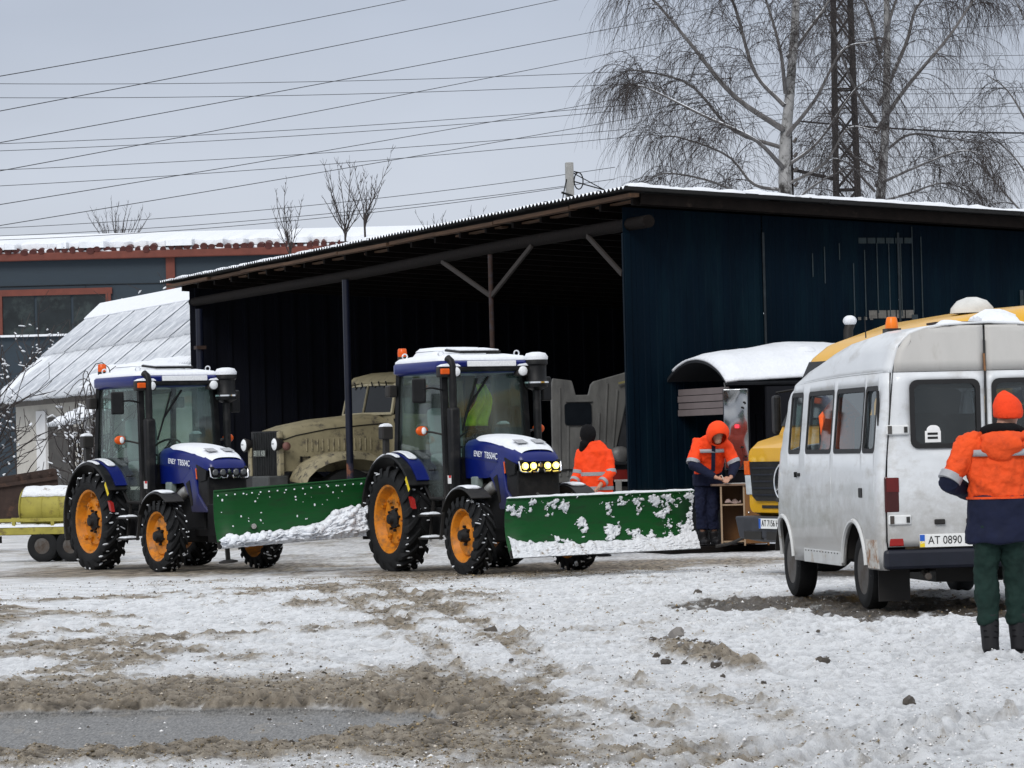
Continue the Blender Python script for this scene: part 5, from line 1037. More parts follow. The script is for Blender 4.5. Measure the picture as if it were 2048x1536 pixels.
# yellow vest hanging in the second cab
vest = G(); us = lin(0, 1, 16); vs = lin(0, 1, 16)
vest.grid(us, vs, lambda u, v: (0.03 * math.sin(u * 14 + v * 3), (u - 0.5) * (0.10 + 0.22 * min(1, v * 1.4)) + 0.05 * math.sin(v * 5), -v * 0.52))
vo = vest.obj('safety_vest', pm('vest_yellow', (0.45, 0.68, 0.03), 0.7, var=0.25, scale=9, emit=0.0), solid=0.01)
vo.location = (-0.40, 42.15, 2.30); vo.rotation_euler = (0, 0, R(-63)); tag(vo, 'lime yellow safety vest hung inside the lit tractor cab', 'vest')
# ------------------------------------------------------------------ white high-roof van
VWHITE = pm('van_white', (0.60, 0.62, 0.64), 0.38, var=0.10, scale=2.5, coat=0.2, col2=(0.36, 0.345, 0.32), thr=0.64, wid=0.12, s2=2.2, stretch=(0.6, 1, 1.6), low=(0.95, 0.45, (0.25, 0.235, 0.21), 0.65))
VLOW = pm('van_white_dirty', (0.52, 0.53, 0.53), 0.5, var=0.14, scale=5, col2=(0.30, 0.22, 0.13), thr=0.66, wid=0.08, s2=6)
VGREY = pm('van_roof_doors', (0.47, 0.46, 0.44), 0.5, var=0.08, scale=3, col2=(0.33, 0.31, 0.28), thr=0.68, wid=0.1, s2=3, stretch=(1, 1, 0.4))
VGLASS = glassmat('van_glass', (0.42, 0.46, 0.48), 0.025, 3.0, dcol=(0.3, 0.3, 0.3))
GASKET = pm('window_rubber', (0.012, 0.012, 0.013), 0.6, var=0.2)
SEATD = pm('dark_seat', (0.03, 0.035, 0.04), 0.85, var=0.2)
NAVYB = pm('bumper_navy', (0.008, 0.010, 0.018), 0.5, var=0.3, scale=7, col2=(0.08, 0.08, 0.085), thr=0.68)
STEELW = pm('steel_wheel', (0.10, 0.095, 0.09), 0.55, 0.4, var=0.4, scale=9, col2=(0.06, 0.045, 0.035), thr=0.55)
PLATE = pm('plate_white', (0.72, 0.73, 0.72), 0.4, var=0.06); PBLUE = pm('plate_blue', (0.02, 0.10, 0.45), 0.4); PYEL = pm('plate_yellow', (0.75, 0.55, 0.02), 0.4); INK = pm('plate_ink', (0.012, 0.012, 0.012), 0.5)
RUSTV = pm('rust_stain', (0.22, 0.11, 0.05), 0.8, var=0.5, scale=14)
VX0 = -0.95
van = empty('white_van', (3.93, 30.17, 0), math.atan2(0.99, -0.14), 'white high roof passenger van with amber beacon, seen from its rear doors', 'van')
def vy(z):
    pts = [(0.30, 0.93), (0.60, 0.955), (1.1, 0.955), (1.35, 0.935), (2.05, 0.865), (2.12, 0.85), (2.28, 0.80), (2.38, 0.70), (2.43, 0.55), (2.46, 0.3), (2.47, 0.0)]
    for (a, b), (c, d) in zip(pts[:-1], pts[1:]):
        if z <= c: return b + (d - b) * max(0, (z - a)) / (c - a)
    return 0.0
RW, XF = 0.345, 2.85
def varch(x):
    zb = 0.36
    for xc in (0.0, XF):
        if abs(x - xc) < 0.43: zb = max(zb, 0.33 + math.sqrt(0.43 ** 2 - (x - xc) ** 2))
    return zb
def vtop(x):      # roof height falls away over the cab
    for a, b, c, d in ((0.2, 2.47, 0.9, 2.43), (0.9, 2.43, 1.6, 2.34), (1.6, 2.34, 2.2, 2.22), (2.2, 2.22, 2.75, 2.05), (2.75, 2.05, 3.15, 1.45), (3.15, 1.45, 3.55, 1.12), (3.55, 1.12, 3.62, 0.95)):
        if x <= a: return 2.47 if a == 0.2 else b
        if x <= c: return b + (d - b) * (x - a) / (c - a)
    return 0.9
def vpt(x, z, s):
    zt = vtop(x); zz = z; y = vy(z)
    k = (zt - 0.36) / (2.47 - 0.36)
    if zt < 2.469:
        m0 = 2.0 if zt > 2.1 else min(0.95 + max(0, zt - 1.45) * 1.6, 2.0, 0.36 + (zt - 0.36) * 0.9) if zt > 1.45 else min(0.95, 0.36 + (zt - 0.36) * 0.6)
        zz = z if z < m0 else m0 + (z - m0) * (zt - m0) / (2.47 - m0)
    zb = varch(x)
    if zz < 0.95: zz = zb + (zz - 0.36) * (0.95 - zb) / (0.95 - 0.36)
    if x > 2.9: y *= 1 - 0.30 * ((x - 2.9) / 0.72) ** 2
    if x < VX0 + 0.12: y -= 0.05 * (1 - math.sqrt(max(0, 1 - ((VX0 + 0.12 - x) / 0.12) ** 2)))
    return (x, s * y, zz)
WINS = [(0.87, 1.88), (-0.28, 0.75), (-0.74, -0.33), (2.12, 2.60)]
WZ = (1.38, 1.93)
xs = sorted(set([round(v, 4) for v in lin(VX0, -0.83, 6) + lin(-0.83, 3.62, 75)] + [a for w in WINS for a in w])); 
zs = sorted(set([0.36, 0.5, 0.62, 0.8, 0.95, 1.05, 1.2, WZ[0], 1.6, WZ[1], 2.05, 2.10, 2.16, 2.22, 2.28, 2.33, 2.38, 2.41, 2.43, 2.445, 2.455, 2.465, 2.47]))
inwin = lambda x, z: any(a < x < b for a, b in WINS) and WZ[0] < z < WZ[1]
for s in (1, -1):
    G().grid(xs, [z for z in zs if z <= 2.06], lambda x, z: vpt(x, z, s), inwin).obj('body_side', VWHITE, van, angle=50, solid=0.02)
g = G(); top = [z for z in zs if z >= 2.05]
path = [(z, 1) for z in top] + [(z, -1) for z in reversed(top[:-1])]
g.grid(xs, list(range(len(path))), lambda x, i: vpt(x, path[int(i)][0], path[int(i)][1]), lambda x, i: 2.76 < x < 3.13 and 1.5 < i < len(path) - 2.5).obj('roof_shell', VWHITE, van, angle=40, solid=0.02)
G().tube([vpt(x, 2.06, 1) for x in lin(VX0 + 0.01, 2.7, 40)], 0.012, 6).obj('gutter', VWHITE, van)
# grooves, seams, side details on the visible side
def sideline(name, pts, r, mat, off=0.004): G().tube([(x, vpt(x, z, 1)[1] + off, vpt(x, z, 1)[2]) for x, z in pts], r, 5).obj(name, mat, van)
GROOVE = pm('panel_gap', (0.03, 0.03, 0.03), 0.8)
sideline('door_seam', [(2.02, z) for z in lin(0.42, 2.02, 14)], 0.006, GROOVE, 0.001)
sideline('door_seam', [(x, 0.56) for x in lin(-0.9, -0.45, 6)], 0.004, GROOVE, 0.0)
for zz in (1.27,):
    sideline('body_crease', [(x, zz) for x in lin(-0.85, 2.0, 30)], 0.010, VWHITE, 0.0)
sideline('body_crease', [(x, 0.80) for x in lin(0.5, 2.3, 16)], 0.011, VWHITE, 0.0)
for xx in (0.81, -0.80): sideline('panel_rib', [(xx, z) for z in lin(0.55, 2.0, 14)], 0.012, VWHITE, 0.0)
for i, (a, b) in enumerate(WINS):
    zc, hh = (WZ[0] + WZ[1]) / 2, WZ[1] - WZ[0]; xc, wd_ = (a + b) / 2, b - a
    o_ = rrect(wd_ + 0.03, hh + 0.03, 0.05); n_ = rrect(wd_ - 0.05, hh - 0.05, 0.05)
    mp3 = lambda u, v, t: (xc + u, vpt(xc + u, zc + v, 1)[1] + t * 0.012, vpt(xc + u, zc + v, 1)[2])
    wn = empty('side_window', (0, 0, 0)); wn.parent = van
    frame_ring(o_, n_, mp3, 1.0).obj('gasket', GASKET, wn, False)
    G().grid(lin(a, b, 5), lin(WZ[0], WZ[1], 4), lambda x, z: (x, vpt(x, z, 1)[1] - 0.012, vpt(x, z, 1)[2])).obj('pane', VGLASS, wn, False)
    G().grid(lin(a, b, 5), lin(WZ[0], WZ[1], 4), lambda x, z: (x, vpt(x, z, -1)[1] + 0.012, vpt(x, z, -1)[2])).obj('far_pane', VGLASS, wn, False)
G().box((-0.83, 0.915, 1.75), (0.03, 0.02, 0.3)).obj('air_slot', GASKET, van, False)
G().box((-0.32, 0.962, 1.02), (0.13, 0.02, 0.085)).obj('fuel_flap_latch', BLACK, van, False, bevel=0.008)
hd = G().box((2.13, 0.962, 1.17), (0.15, 0.02, 0.03)).obj('door_handle', BLACK, van, False); G().box((2.2, 0.968, 1.17), (0.03, 0.03, 0.05)).obj('latch', BLACK, hd, False)
G().box((3.05, 0.95, 0.92), (0.12, 0.03, 0.035)).obj('side_repeater', BLACK, van, False)
G().box((1.25, 0.945, 0.42), (1.45, 0.025, 0.13)).obj('sill_panel', VLOW, van, False, bevel=0.006)
for k in range(12): G().ell((0.62 + k * 0.115, 0.960, 0.465), (0.008, 0.005, 0.008), 6, 4).obj('rivet', GROOVE, van)
G().grid(lin(-0.94, -0.46, 6), lin(0.37, 0.62, 4), lambda x, z: (x, vpt(x, z, 1)[1] + 0.013, vpt(x, z, 1)[2])).obj('rusty_corner', pm('rusty_white', (0.5, 0.49, 0.46), 0.6, var=0.2, scale=8, col2=(0.25, 0.12, 0.05), thr=0.55, wid=0.07, s2=9), van)
for xc in (0.0, XF):
    G().tube([(xc + 0.44 * math.cos(a), vpt(xc + 0.44 * math.cos(a), 0.7, 1)[1] + 0.003, 0.33 + 0.44 * math.sin(a)) for a in lin(R(8), R(172), 20)], 0.022, 6, flat=1).obj('arch_lip', VLOW, van)
    for s in (-1, 1): arc_strip(xc, 0.33, 0.44, R(12), R(168), s * 0.60, s * 0.945, 0.01).obj('wheel_well', BLACK, van)
def road_wheel(parent, loc, R_, W, rim, out_sign, name='wheel'):
    w = empty(name, loc, 0); w.parent = parent; w.rotation_euler = (0, 0, math.pi if out_sign > 0 else 0); h = W / 2; rt = (R(90), 0, 0)
    G().lathe([(rim, -h * 0.85), (rim + 0.03, -h), (R_ - 0.05, -h), (R_ - 0.012, -h * 0.8), (R_, -h * 0.4), (R_ - 0.006, 0), (R_, h * 0.4), (R_ - 0.012, h * 0.8), (R_ - 0.05, h), (rim + 0.03, h), (rim, h * 0.85)], (0, 0, 0), rt, 40, True).obj('tyre', RUBBER, w)
    G().lathe([(rim + 0.008, h * 0.88), (rim - 0.02, h * 0.80), (rim - 0.035, h * 0.3), (rim - 0.06, h * 0.15), (rim * 0.62, h * 0.42), (rim * 0.45, h * 0.45), (rim * 0.40, h * 0.25), (0.02, h * 0.3), (0.02, 0), (rim - 0.02, 0), (rim - 0.005, -h * 0.8)], (0, 0, 0), rt, 28).obj('rim', STEELW, w)
    gb = G()
    for k in range(6): a = k * math.pi / 3; gb.tube([(rim * 0.53 * math.cos(a), -h * 0.42, rim * 0.53 * math.sin(a)), (rim * 0.53 * math.cos(a), -h * 0.6, rim * 0.53 * math.sin(a))], 0.013, 6)
    gb.obj('wheel_nuts', DKMETAL, w); G().lathe([(0.05, h * 0.3), (0.055, h * 0.6), (0.03, h * 0.72), (0, h * 0.72)], (0, 0, 0), rt, 12).obj('hub', DKMETAL, w)
    return w
for s in (-1, 1):
    for xc in (0.0, XF): road_wheel(van, (xc, s * 0.79, RW - 0.015), RW, 0.20, 0.205, s)
    mf = G().box((-0.38, s * 0.70, 0.25), (0.02, 0.28, 0.36)).obj('mud_flap', BLACK, van, False)
# rear: two doors, hinges, lamps, plate, bumper
def rpt(t, z, x=VX0): return (x, t * (vy(z) - 0.055), z)
rz = [0.55, 0.8, 1.1, 1.40, 1.7, 1.97, 2.08, 2.2, 2.3, 2.36]
YC = 0.012
for s in (1, -1):
    d = empty('rear_door', (0, 0, 0)); d.parent = van
    # in y: split at the middle, window cut out between 0.08 and 0.70
    ysec = [YC, 0.09, 0.30, 0.50, 0.70, 1.0]
    def dp_(u, z):
        lim_ = vy(z) - (0.06 if z < 2.1 else 0.045); y = u * lim_ if u > 0.75 else u * 0.9
        y = min(y, lim_); return (VX0 - 0.006 - 0.010 * (1 if 0.6 < z < 1.35 else 0), s * y, z)
    uu_ = [YC, 0.085, 0.25, 0.5, 0.72, 0.9, 1.0]
    zz_ = [0.56, 0.62, 0.95, 1.30, 1.42, 1.7, 1.96, 2.05]
    G().grid(uu_, zz_, dp_, lambda u, z: 0.085 < u < 0.80 and 1.42 < z < 1.96 and u < 0.72).obj('door_panel', VWHITE, d, solid=0.02, angle=30)
    G().grid(uu_, [2.056, 2.15, 2.25, 2.32, 2.38, 2.42, 2.445], dp_).obj('door_top', VGREY, d, solid=0.02, angle=30)
    a_, b_ = 0.085 * 0.9, 0.72 * 0.9; yc, wd_ = s * (a_ + b_) / 2, b_ - a_
    mpr = lambda u, v, t: (VX0 - 0.018 - 0.018 * t, yc + u, 1.69 + v)
    wn = empty('rear_window', (0, 0, 0)); wn.parent = d
    frame_ring(rrect(wd_ + 0.05, 0.59, 0.07), rrect(wd_ - 0.03, 0.51, 0.06), mpr, 1.0).obj('gasket', GASKET, wn, False)
    wn.parent = van
    G().box((VX0 - 0.012, yc, 1.69), (0.006, wd_, 0.54)).obj('pane', VGLASS, wn, False)
    for hz_ in (1.56, 0.79):
        hg = G().box((VX0 - 0.03, s * 0.79, hz_), (0.03, 0.20, 0.085)).obj('hinge', pm('hinge_white', (0.62, 0.63, 0.63), 0.4, var=0.1), van, False, bevel=0.012); G().box((VX0 - 0.048, s * 0.86, hz_), (0.01, 0.035, 0.07)).obj('hinge_pin', STEELW, hg, False); G().box((VX0 - 0.048, s * 0.72, hz_), (0.01, 0.03, 0.05)).obj('hinge_pin', GROOVE, hg, False)
    tl = G().box((VX0 - 0.004, s * 0.845, 1.005), (0.05, 0.135, 0.32)).obj('tail_lamp', pm('tail_lens', (0.045, 0.008, 0.008), 0.2, var=0.2), van, False, bevel=0.02)
    G().box((VX0 - 0.03, s * 0.845, 1.09), (0.01, 0.11, 0.12)).obj('lens', pm('tail_red', (0.10, 0.008, 0.008), 0.2), tl, False); G().box((VX0 - 0.012, s * 0.82, 0.60), (0.03, 0.125, 0.07)).obj('reflector', REDL, van, False, bevel=0.008)
    G().bar((VX0 - 0.012, s * 0.905, 0.6), (VX0 + 0.0, s * 0.83, 2.05), 0.012).obj('door_gap', GROOVE, van, False)
G().box((VX0 - 0.02, 0, 1.44), (0.012, 0.014, 1.75)).obj('centre_gap', GROOVE, van, False)
G().bar((VX0 - 0.03, 0.004, 2.05), (VX0 - 0.03, 0.01, 2.2), 0.016).obj('rust_run', RUSTV, van, False)
G().box((VX0 + 0.02, 0, 0.45), (0.16, 1.86, 0.17)).obj('bumper', NAVYB, van, False, bevel=0.03)
for yy in (0.44, 0.16): G().box((VX0 - 0.035, yy, 0.765), (0.04, 0.09, 0.045)).obj('plate_lamp', BLACK, van, False, bevel=0.008)
npl = G().box((VX0 - 0.030, 0.355, 0.605), (0.012, 0.53, 0.112)).obj('number_plate', PLATE, van, False, bevel=0.003)
G().box((VX0 - 0.037, 0.355 + 0.243, 0.63), (0.006, 0.042, 0.055)).obj('flag_blue', PBLUE, npl, False); G().box((VX0 - 0.037, 0.355 + 0.243, 0.577), (0.006, 0.042, 0.05)).obj('flag_yellow', PYEL, npl, False)
text('plate_text', 'AT 0890 AA', 0.098, INK, npl, (VX0 - 0.038, 0.33, 0.606), (R(90), 0, R(-90)), 0.001, sx=0.86)
text('flag_text', 'UA', 0.03, pm('flag_white', (0.8, 0.8, 0.8), 0.5), npl, (VX0 - 0.041, 0.598, 0.592), (R(90), 0, R(-90)), 0.001)
G().tube([(VX0 - 0.03, 0.55, 0.30), (VX0 + 0.3, 0.5, 0.32)], 0.03, 8).obj('exhaust_tip', STEELW, van); G().tube([(0.0, -0.8, 0.36), (0.0, 0.8, 0.36)], 0.06, 10).obj('rear_axle', DKMETAL, van); G().ell((0, -0.05, 0.34), (0.17, 0.17, 0.14)).obj('differential', DKMETAL, van)
G().box((1.3, 0, 0.42), (4.2, 1.7, 0.06)).obj('floor_pan', BLACK, van, False); G().box((1.0, 0, 0.30), (2.6, 0.6, 0.16)).obj('chassis_rail', BLACK, van, False)
G().ell((-0.6, -0.38, 0.36), (0.28, 0.28, 0.15)).obj('spare_wheel', RUBBER, van)
# sticker on the pane
stk = G().box((VX0 - 0.019, 0.475, 1.495), (0.004, 0.14, 0.10)).obj('window_sticker', STICK_W, van, True, bevel=0.02); G().ell((VX0 - 0.019, 0.47, 1.55), (0.003, 0.06, 0.045)).obj('sticker_top', STICK_W, stk)
for zz in (1.52, 1.485): G().box((VX0 - 0.022, 0.478, zz), (0.004, 0.09, 0.02)).obj('sticker_bar', INK, stk, False)
# inside: seats, pale curtain strip, added jacket shape standing in for a reflection
for xx, yy in ((-0.35, 0.45), (-0.35, -0.45), (0.6, 0.55), (0.6, -0.5), (1.4, -0.5), (2.2, 0.5), (2.2, -0.5)):
    se = empty('seat', (xx, yy, 0)); se.parent = van; G().box((0.2, 0, 0.85), (0.45, 0.48, 0.12)).obj('cushion', SEATD, se, True, bevel=0.04); G().box((-0.02, 0, 1.28), (0.12, 0.48, 0.85), (0, R(-6), 0)).obj('backrest', SEATD, se, True, bevel=0.08)
cur = pm('pale_curtain', (0.35, 0.38, 0.40), 0.9, var=0.2, scale=5)
for xx in (-0.15, 0.02, -0.50): G().grid([0, 0.09], [1.38, 1.92], lambda u, v: (xx + u, 0.80 + 0.02 * math.sin(u * 60) - 0.04 * (v - 1.38), v)).obj('curtain', cur, van, solid=0.01)
G().box((0.3, 0, 1.95), (2.5, 1.5, 0.02)).obj('headlining', pm('lining', (0.16, 0.16, 0.155), 0.9), van, False)
jk = G().loft([[(0.10 * math.cos(a) * w, 0.20 * math.sin(a) * w, z) for a in lin(0, 5.5, 12)] for z, w in ((0.55, 0.25), (0.48, 0.6), (0.38, 1.0), (0.15, 0.9), (0.0, 1.1))]).obj('reflection_jacket', pm('reflection_orange', (0.75, 0.11, 0.02), 0.8, var=0.3, scale=9, col2=(0.12, 0.13, 0.13), thr=0.58, s2=5), smooth=True)  # added orange shape imitating a person's reflection in the side window
h_ = Vector((-0.14, 0.99, 0)).normalized(); l_ = Vector((-h_.y, h_.x, 0))
jp = Vector((3.93, 30.17, 1.33)) + h_ * 1.38 + l_ * 0.72; jk.location = jp; jk.rotation_euler = (0, 0, R(98)); tag(jk, 'orange jacket shape added inside the white van side window, standing in for a reflection', 'jacket')
# roof: beacon, rack plate, snow, antenna, vent
bc = empty('beacon', (0.55, 0.42, 2.435)); bc.parent = van; bc.scale = (0.8, 0.8, 0.8)
G().box((0, 0, 0.03), (0.22, 0.16, 0.05)).obj('base', BLACK, bc, False); G().lathe([(0.075, 0.05), (0.072, 0.10), (0.06, 0.17), (0.05, 0.185), (0, 0.185)], (0, 0, 0), (0, 0, 0), 16).obj('lens', pm('beacon_amber', (0.75, 0.17, 0.01), 0.3, var=0.1, emit=0.05), bc)
G().tube([(1.2, 0.5, 2.42), (1.22, 0.5, 2.62)], 0.006, 5).obj('antenna', BLACK, van)
snow_strip('roof_snow', [(-0.55, 0.3, 2.462), (-0.55, -0.45, 2.465)], 0.35, 0.035, van, 7, (1, 0, 0), 0.05); snow_strip('roof_snow', [(-0.3, -0.35, 2.46), (0.6, -0.45, 2.45)], 0.4, 0.15, van, 9, (0, 1, 0), 0.06)
G().box((-0.35, 0.05, 2.485), (0.3, 0.5, 0.02)).obj('roof_plate', RUST, van, False)
# ------------------------------------------------------------------ yellow van behind it
YEL = pm('van_yellow', (0.62, 0.33, 0.008), 0.35, var=0.08, scale=3, coat=0.25, col2=(0.42, 0.24, 0.03), thr=0.68, wid=0.1, s2=4)
YG = pm('yv_glass', (0.006, 0.007, 0.008), 0.06, var=0.2, spec=0.18)
yh = Vector((-0.92, -0.39, 0)).normalized(); yl = Vector((-yh.y, yh.x, 0))
yc_ = Vector((2.615, 38.5, 0)) + yl * 1.02
yv = empty('yellow_van', (yc_.x, yc_.y, 0), math.atan2(yh.y, yh.x), 'yellow delivery van with black grille and round star badge behind the white van', 'van')
def ysec(x, hw, zb, zt, r=0.2, n=4):
    p = rrect(2 * hw, zt - zb, min(r, (zt - zb) / 2.2), n); return [(x, a, (zb + zt) / 2 + b) for a, b in p]
G().loft([ysec(0.0, 0.93, 0.70, 1.42, 0.10), ysec(-0.12, 1.0, 0.66, 1.50, 0.12), ysec(-0.5, 1.03, 0.62, 1.60, 0.14), ysec(-0.85, 1.04, 0.62, 1.66, 0.12)]).obj('hood', YEL, yv, angle=35)
G().loft([ysec(-0.45, 1.04, 0.6, 1.60, 0.06), ysec(-0.85, 1.02, 0.6, 2.44, 0.16), ysec(-1.0, 1.02, 0.6, 2.58, 0.28), ysec(-1.7, 1.04, 0.6, 2.80, 0.32), ysec(-2.8, 1.05, 0.6, 2.95, 0.32), ysec(-6.0, 1.05, 0.6, 3.0, 0.32)]).obj('body', YEL, yv, angle=35)
G().add([(-0.462, -0.97, 1.66), (-0.462, 0.97, 1.66), (-0.812, 0.92, 2.38), (-0.812, -0.92, 2.38)], [(0, 1, 2, 3)]).obj('windscreen', YG, yv, False, solid=0.03)
for s in (-1, 1):
    G().add([(-0.75, s * 1.048, 1.5), (-1.9, s * 1.052, 1.5), (-1.9, s * 1.052, 2.2), (-1.1, s * 1.042, 2.2)], [(0, 1, 2, 3)]).obj('side_window', YG, yv, False, solid=0.02)
    hl = G().prism([(0.80 * s, 0.90), (0.97 * s, 0.90), (1.0 * s, 1.12), (0.86 * s, 1.12)], -0.06, 0.022, 'x').obj('headlamp', pm('hl_glass', (0.45, 0.48, 0.5), 0.15, var=0.2), yv, False, bevel=0.01); G().prism([(0.87 * s, 1.125), (1.0 * s, 1.125), (1.01 * s, 1.28), (0.90 * s, 1.28)], -0.06, 0.022, 'x').obj('indicator', AMBER, hl, False)
    ym = empty('mirror', (-0.55, s * 1.28, 0)); ym.parent = yv
    G().box((0, 0, 1.80), (0.08, 0.22, 0.44), (0, 0, s * 0.3)).obj('housing', BLACK, ym, False, bevel=0.03); G().box((0, 0, 1.46), (0.08, 0.22, 0.20), (0, 0, s * 0.3)).obj('lower_housing', BLACK, ym, False, bevel=0.03); G().tube([(0, 0, 2.05), (-0.3, -s * 0.2, 2.1)], 0.015, 6).obj('arm', BLACK, ym); G().tube([(0, 0, 1.36), (-0.1, -s * 0.24, 1.3)], 0.015, 6).obj('arm', BLACK, ym)
    road_wheel(yv, (-0.95, s * 0.88, 0.37), 0.38, 0.22, 0.22, s); road_wheel(yv, (-4.9, s * 0.88, 0.37), 0.38, 0.26, 0.22, s)
    for xw in (-0.95, -4.9): arc_strip(xw, 0.37, 0.46, R(5), R(175), s * 0.8, s * 1.056, 0.03).obj('wheel_arch', BLACK, yv)
    for k in range(3): G().box((-2.75 - 1.12 * k, s * 1.05, 1.85), (0.95, 0.02, 0.72)).obj('side_window', YG, yv, True, bevel=0.008)
    G().box((-3.0, s * 1.052, 1.12), (4.6, 0.02, 0.09)).obj('rub_strip', BLACK, yv, False)
gr = G().prism([(-0.86, 1.27), (0.86, 1.27), (0.80, 0.88), (0.70, 0.83), (-0.70, 0.83), (-0.80, 0.88)], 0.0, 0.03, 'x').obj('grille', BLACK, yv, False)
for k in range(5): G().box((0.036, 0, 0.90 + 0.075 * k), (0.014, 1.55, 0.018)).obj('slat', NAVYB, gr, False)
st = empty('star_badge', (0.055, 0, 1.04)); st.parent = yv
G().tube([(0, 0.20 * math.cos(a), 0.20 * math.sin(a)) for a in lin(0, 6.2832, 37)], 0.014, 6, False).obj('ring', CHROME, st)
for k in range(3):
    a = R(90 + 120 * k); G().add([(0.022, 0, 0), (0, 0.04 * math.cos(a + 1.047), 0.04 * math.sin(a + 1.047)), (0, 0.195 * math.cos(a), 0.195 * math.sin(a)), (0, 0.04 * math.cos(a - 1.047), 0.04 * math.sin(a - 1.047)), (-0.015, 0, 0)], [(0, 1, 2), (0, 2, 3), (4, 2, 1), (4, 3, 2)]).obj('star_point', CHROME, st, False)
for yy in (-0.36, 0.36): G().box((0.004, yy, 0.765), (0.012, 0.5, 0.035)).obj('intake', BLACK, yv, False)
bp_ = G().loft([[(0.16, y, z) for y, z in ((-0.9, 0.42), (0.9, 0.42), (1.0, 0.66), (-1.0, 0.66))], [(-0.15, y, z) for y, z in ((-0.95, 0.36), (0.95, 0.36), (1.08, 0.66), (-1.08, 0.66))], [(-0.5, y, z) for y, z in ((-1.06, 0.5), (1.06, 0.5), (1.08, 0.62), (-1.08, 0.62))]]).obj('bumper', pm('bumper_grey', (0.035, 0.037, 0.045), 0.6, var=0.3, scale=8), yv, False, bevel=0.02)
for yy in (-0.55, 0.0, 0.55): G().box((0.15, yy, 0.45), (0.04, 0.42, 0.09)).obj('vent', BLACK, bp_, False)
np2 = G().box((0.175, -0.10, 0.585), (0.012, 0.52, 0.112)).obj('number_plate', PLATE, yv, False)
G().box((0.183, -0.338, 0.585), (0.006, 0.04, 0.108)).obj('flag_blue', PBLUE, np2, False)
text('plate_text', 'AT 7156 H', 0.10, INK, np2, (0.184, -0.09, 0.586), (R(90), 0, R(90)), 0.001, sx=0.9)
G().lathe([(0.25, 0), (0.24, 0.06), (0.17, 0.14), (0.06, 0.18), (0, 0.18)], (-2.35, 0.1, 2.885), (0, 0, 0), 20).obj('roof_vent', pm('vent_plastic', (0.55, 0.55, 0.53), 0.5, var=0.15), yv)
snow_strip('roof_snow', [(-3.6, 0.1, 2.98), (-5.8, 0.1, 3.0)], 1.5, 0.16, yv, 5, (0, 1, 0), 0.15)
for k in range(3): G().tube([(-1.3 - 0.05 * k, -0.75 + 0.25 * k, 2.62), (-2.8, -0.75 + 0.25 * k, 2.945)], 0.012, 5).obj('roof_rib', YEL, yv)
# ------------------------------------------------------------------ old khaki bonneted truck in the shed
KHAKI = pm('khaki_paint', (0.20, 0.175, 0.105), 0.6, var=0.2, scale=4, col2=(0.06, 0.052, 0.04), thr=0.60, wid=0.06, s2=4.5)
KHD = pm('khaki_worn', (0.25, 0.22, 0.14), 0.65, var=0.25, scale=6, col2=(0.05, 0.045, 0.04), thr=0.57, wid=0.05, s2=7)
kh = Vector((-0.866, -0.5, 0)); kt = empty('old_truck', (-3.73, 62.7, 0), math.atan2(kh.y, kh.x), 'old khaki bonneted truck with louvred hood parked nose out in the shed', 'truck')
XG, XW = 0.9, -1.2       # grille and windscreen positions along the truck
def hsec(x, w, zb, zt):
    sh = zt - 0.20
    s_ = [(x, w, zb), (x, w, sh), (x, w * 0.93, sh + 0.07), (x, w * 0.72, zt - 0.05), (x, w * 0.35, zt - 0.008), (x, 0, zt)]
    return s_ + [(a, -b, c) for a, b, c in reversed(s_[:-1])]
hood = G().loft([hsec(XG, 0.56, 1.20, 1.94), hsec(0.6, 0.60, 1.18, 2.03), hsec(0.0, 0.66, 1.16, 2.13), hsec(-0.7, 0.72, 1.16, 2.19), hsec(XW, 0.76, 1.16, 2.22)]).obj('hood', KHAKI, kt, angle=38)
G().tube([(x, y + 0.006, z) for x, y, z in ((XG, 0.56, 1.745), (0.6, 0.60, 1.835), (0.0, 0.66, 1.935), (-0.7, 0.72, 1.995), (XW, 0.76, 2.025))], 0.010, 5).obj('hood_seam', BLACK, kt)
for k in range(13):
    x = 0.40 - 0.105 * k; w = 0.60 + (0.6 - x) * 0.088
    G().box((x, w + 0.006, 1.65), (0.026, 0.030, 0.22), (0, 0, 0.35)).obj('louvre', KHD, kt, False, bevel=0.006)
G().tube([(0.55, 0.61, 1.36), (0.2, 0.64, 1.36), (-0.1, 0.66, 1.44), (-0.4, 0.69, 1.50), (-0.8, 0.73, 1.48), (-1.1, 0.75, 1.38)], 0.009, 5).obj('panel_crease', KHAKI, kt)
G().tube([(-1.13, 0.755, 1.2), (-1.13, 0.757, 2.02)], 0.012, 5).obj('panel_seam', BLACK, kt)
for xx in (0.36, 0.52): G().box((xx, 0.625, 1.40), (0.035, 0.03, 0.10)).obj('latch', BLACK, kt, False)
G().box((0.44, 0.64, 1.435), (0.17, 0.012, 0.014)).obj('latch_bar', BLACK, kt, False)
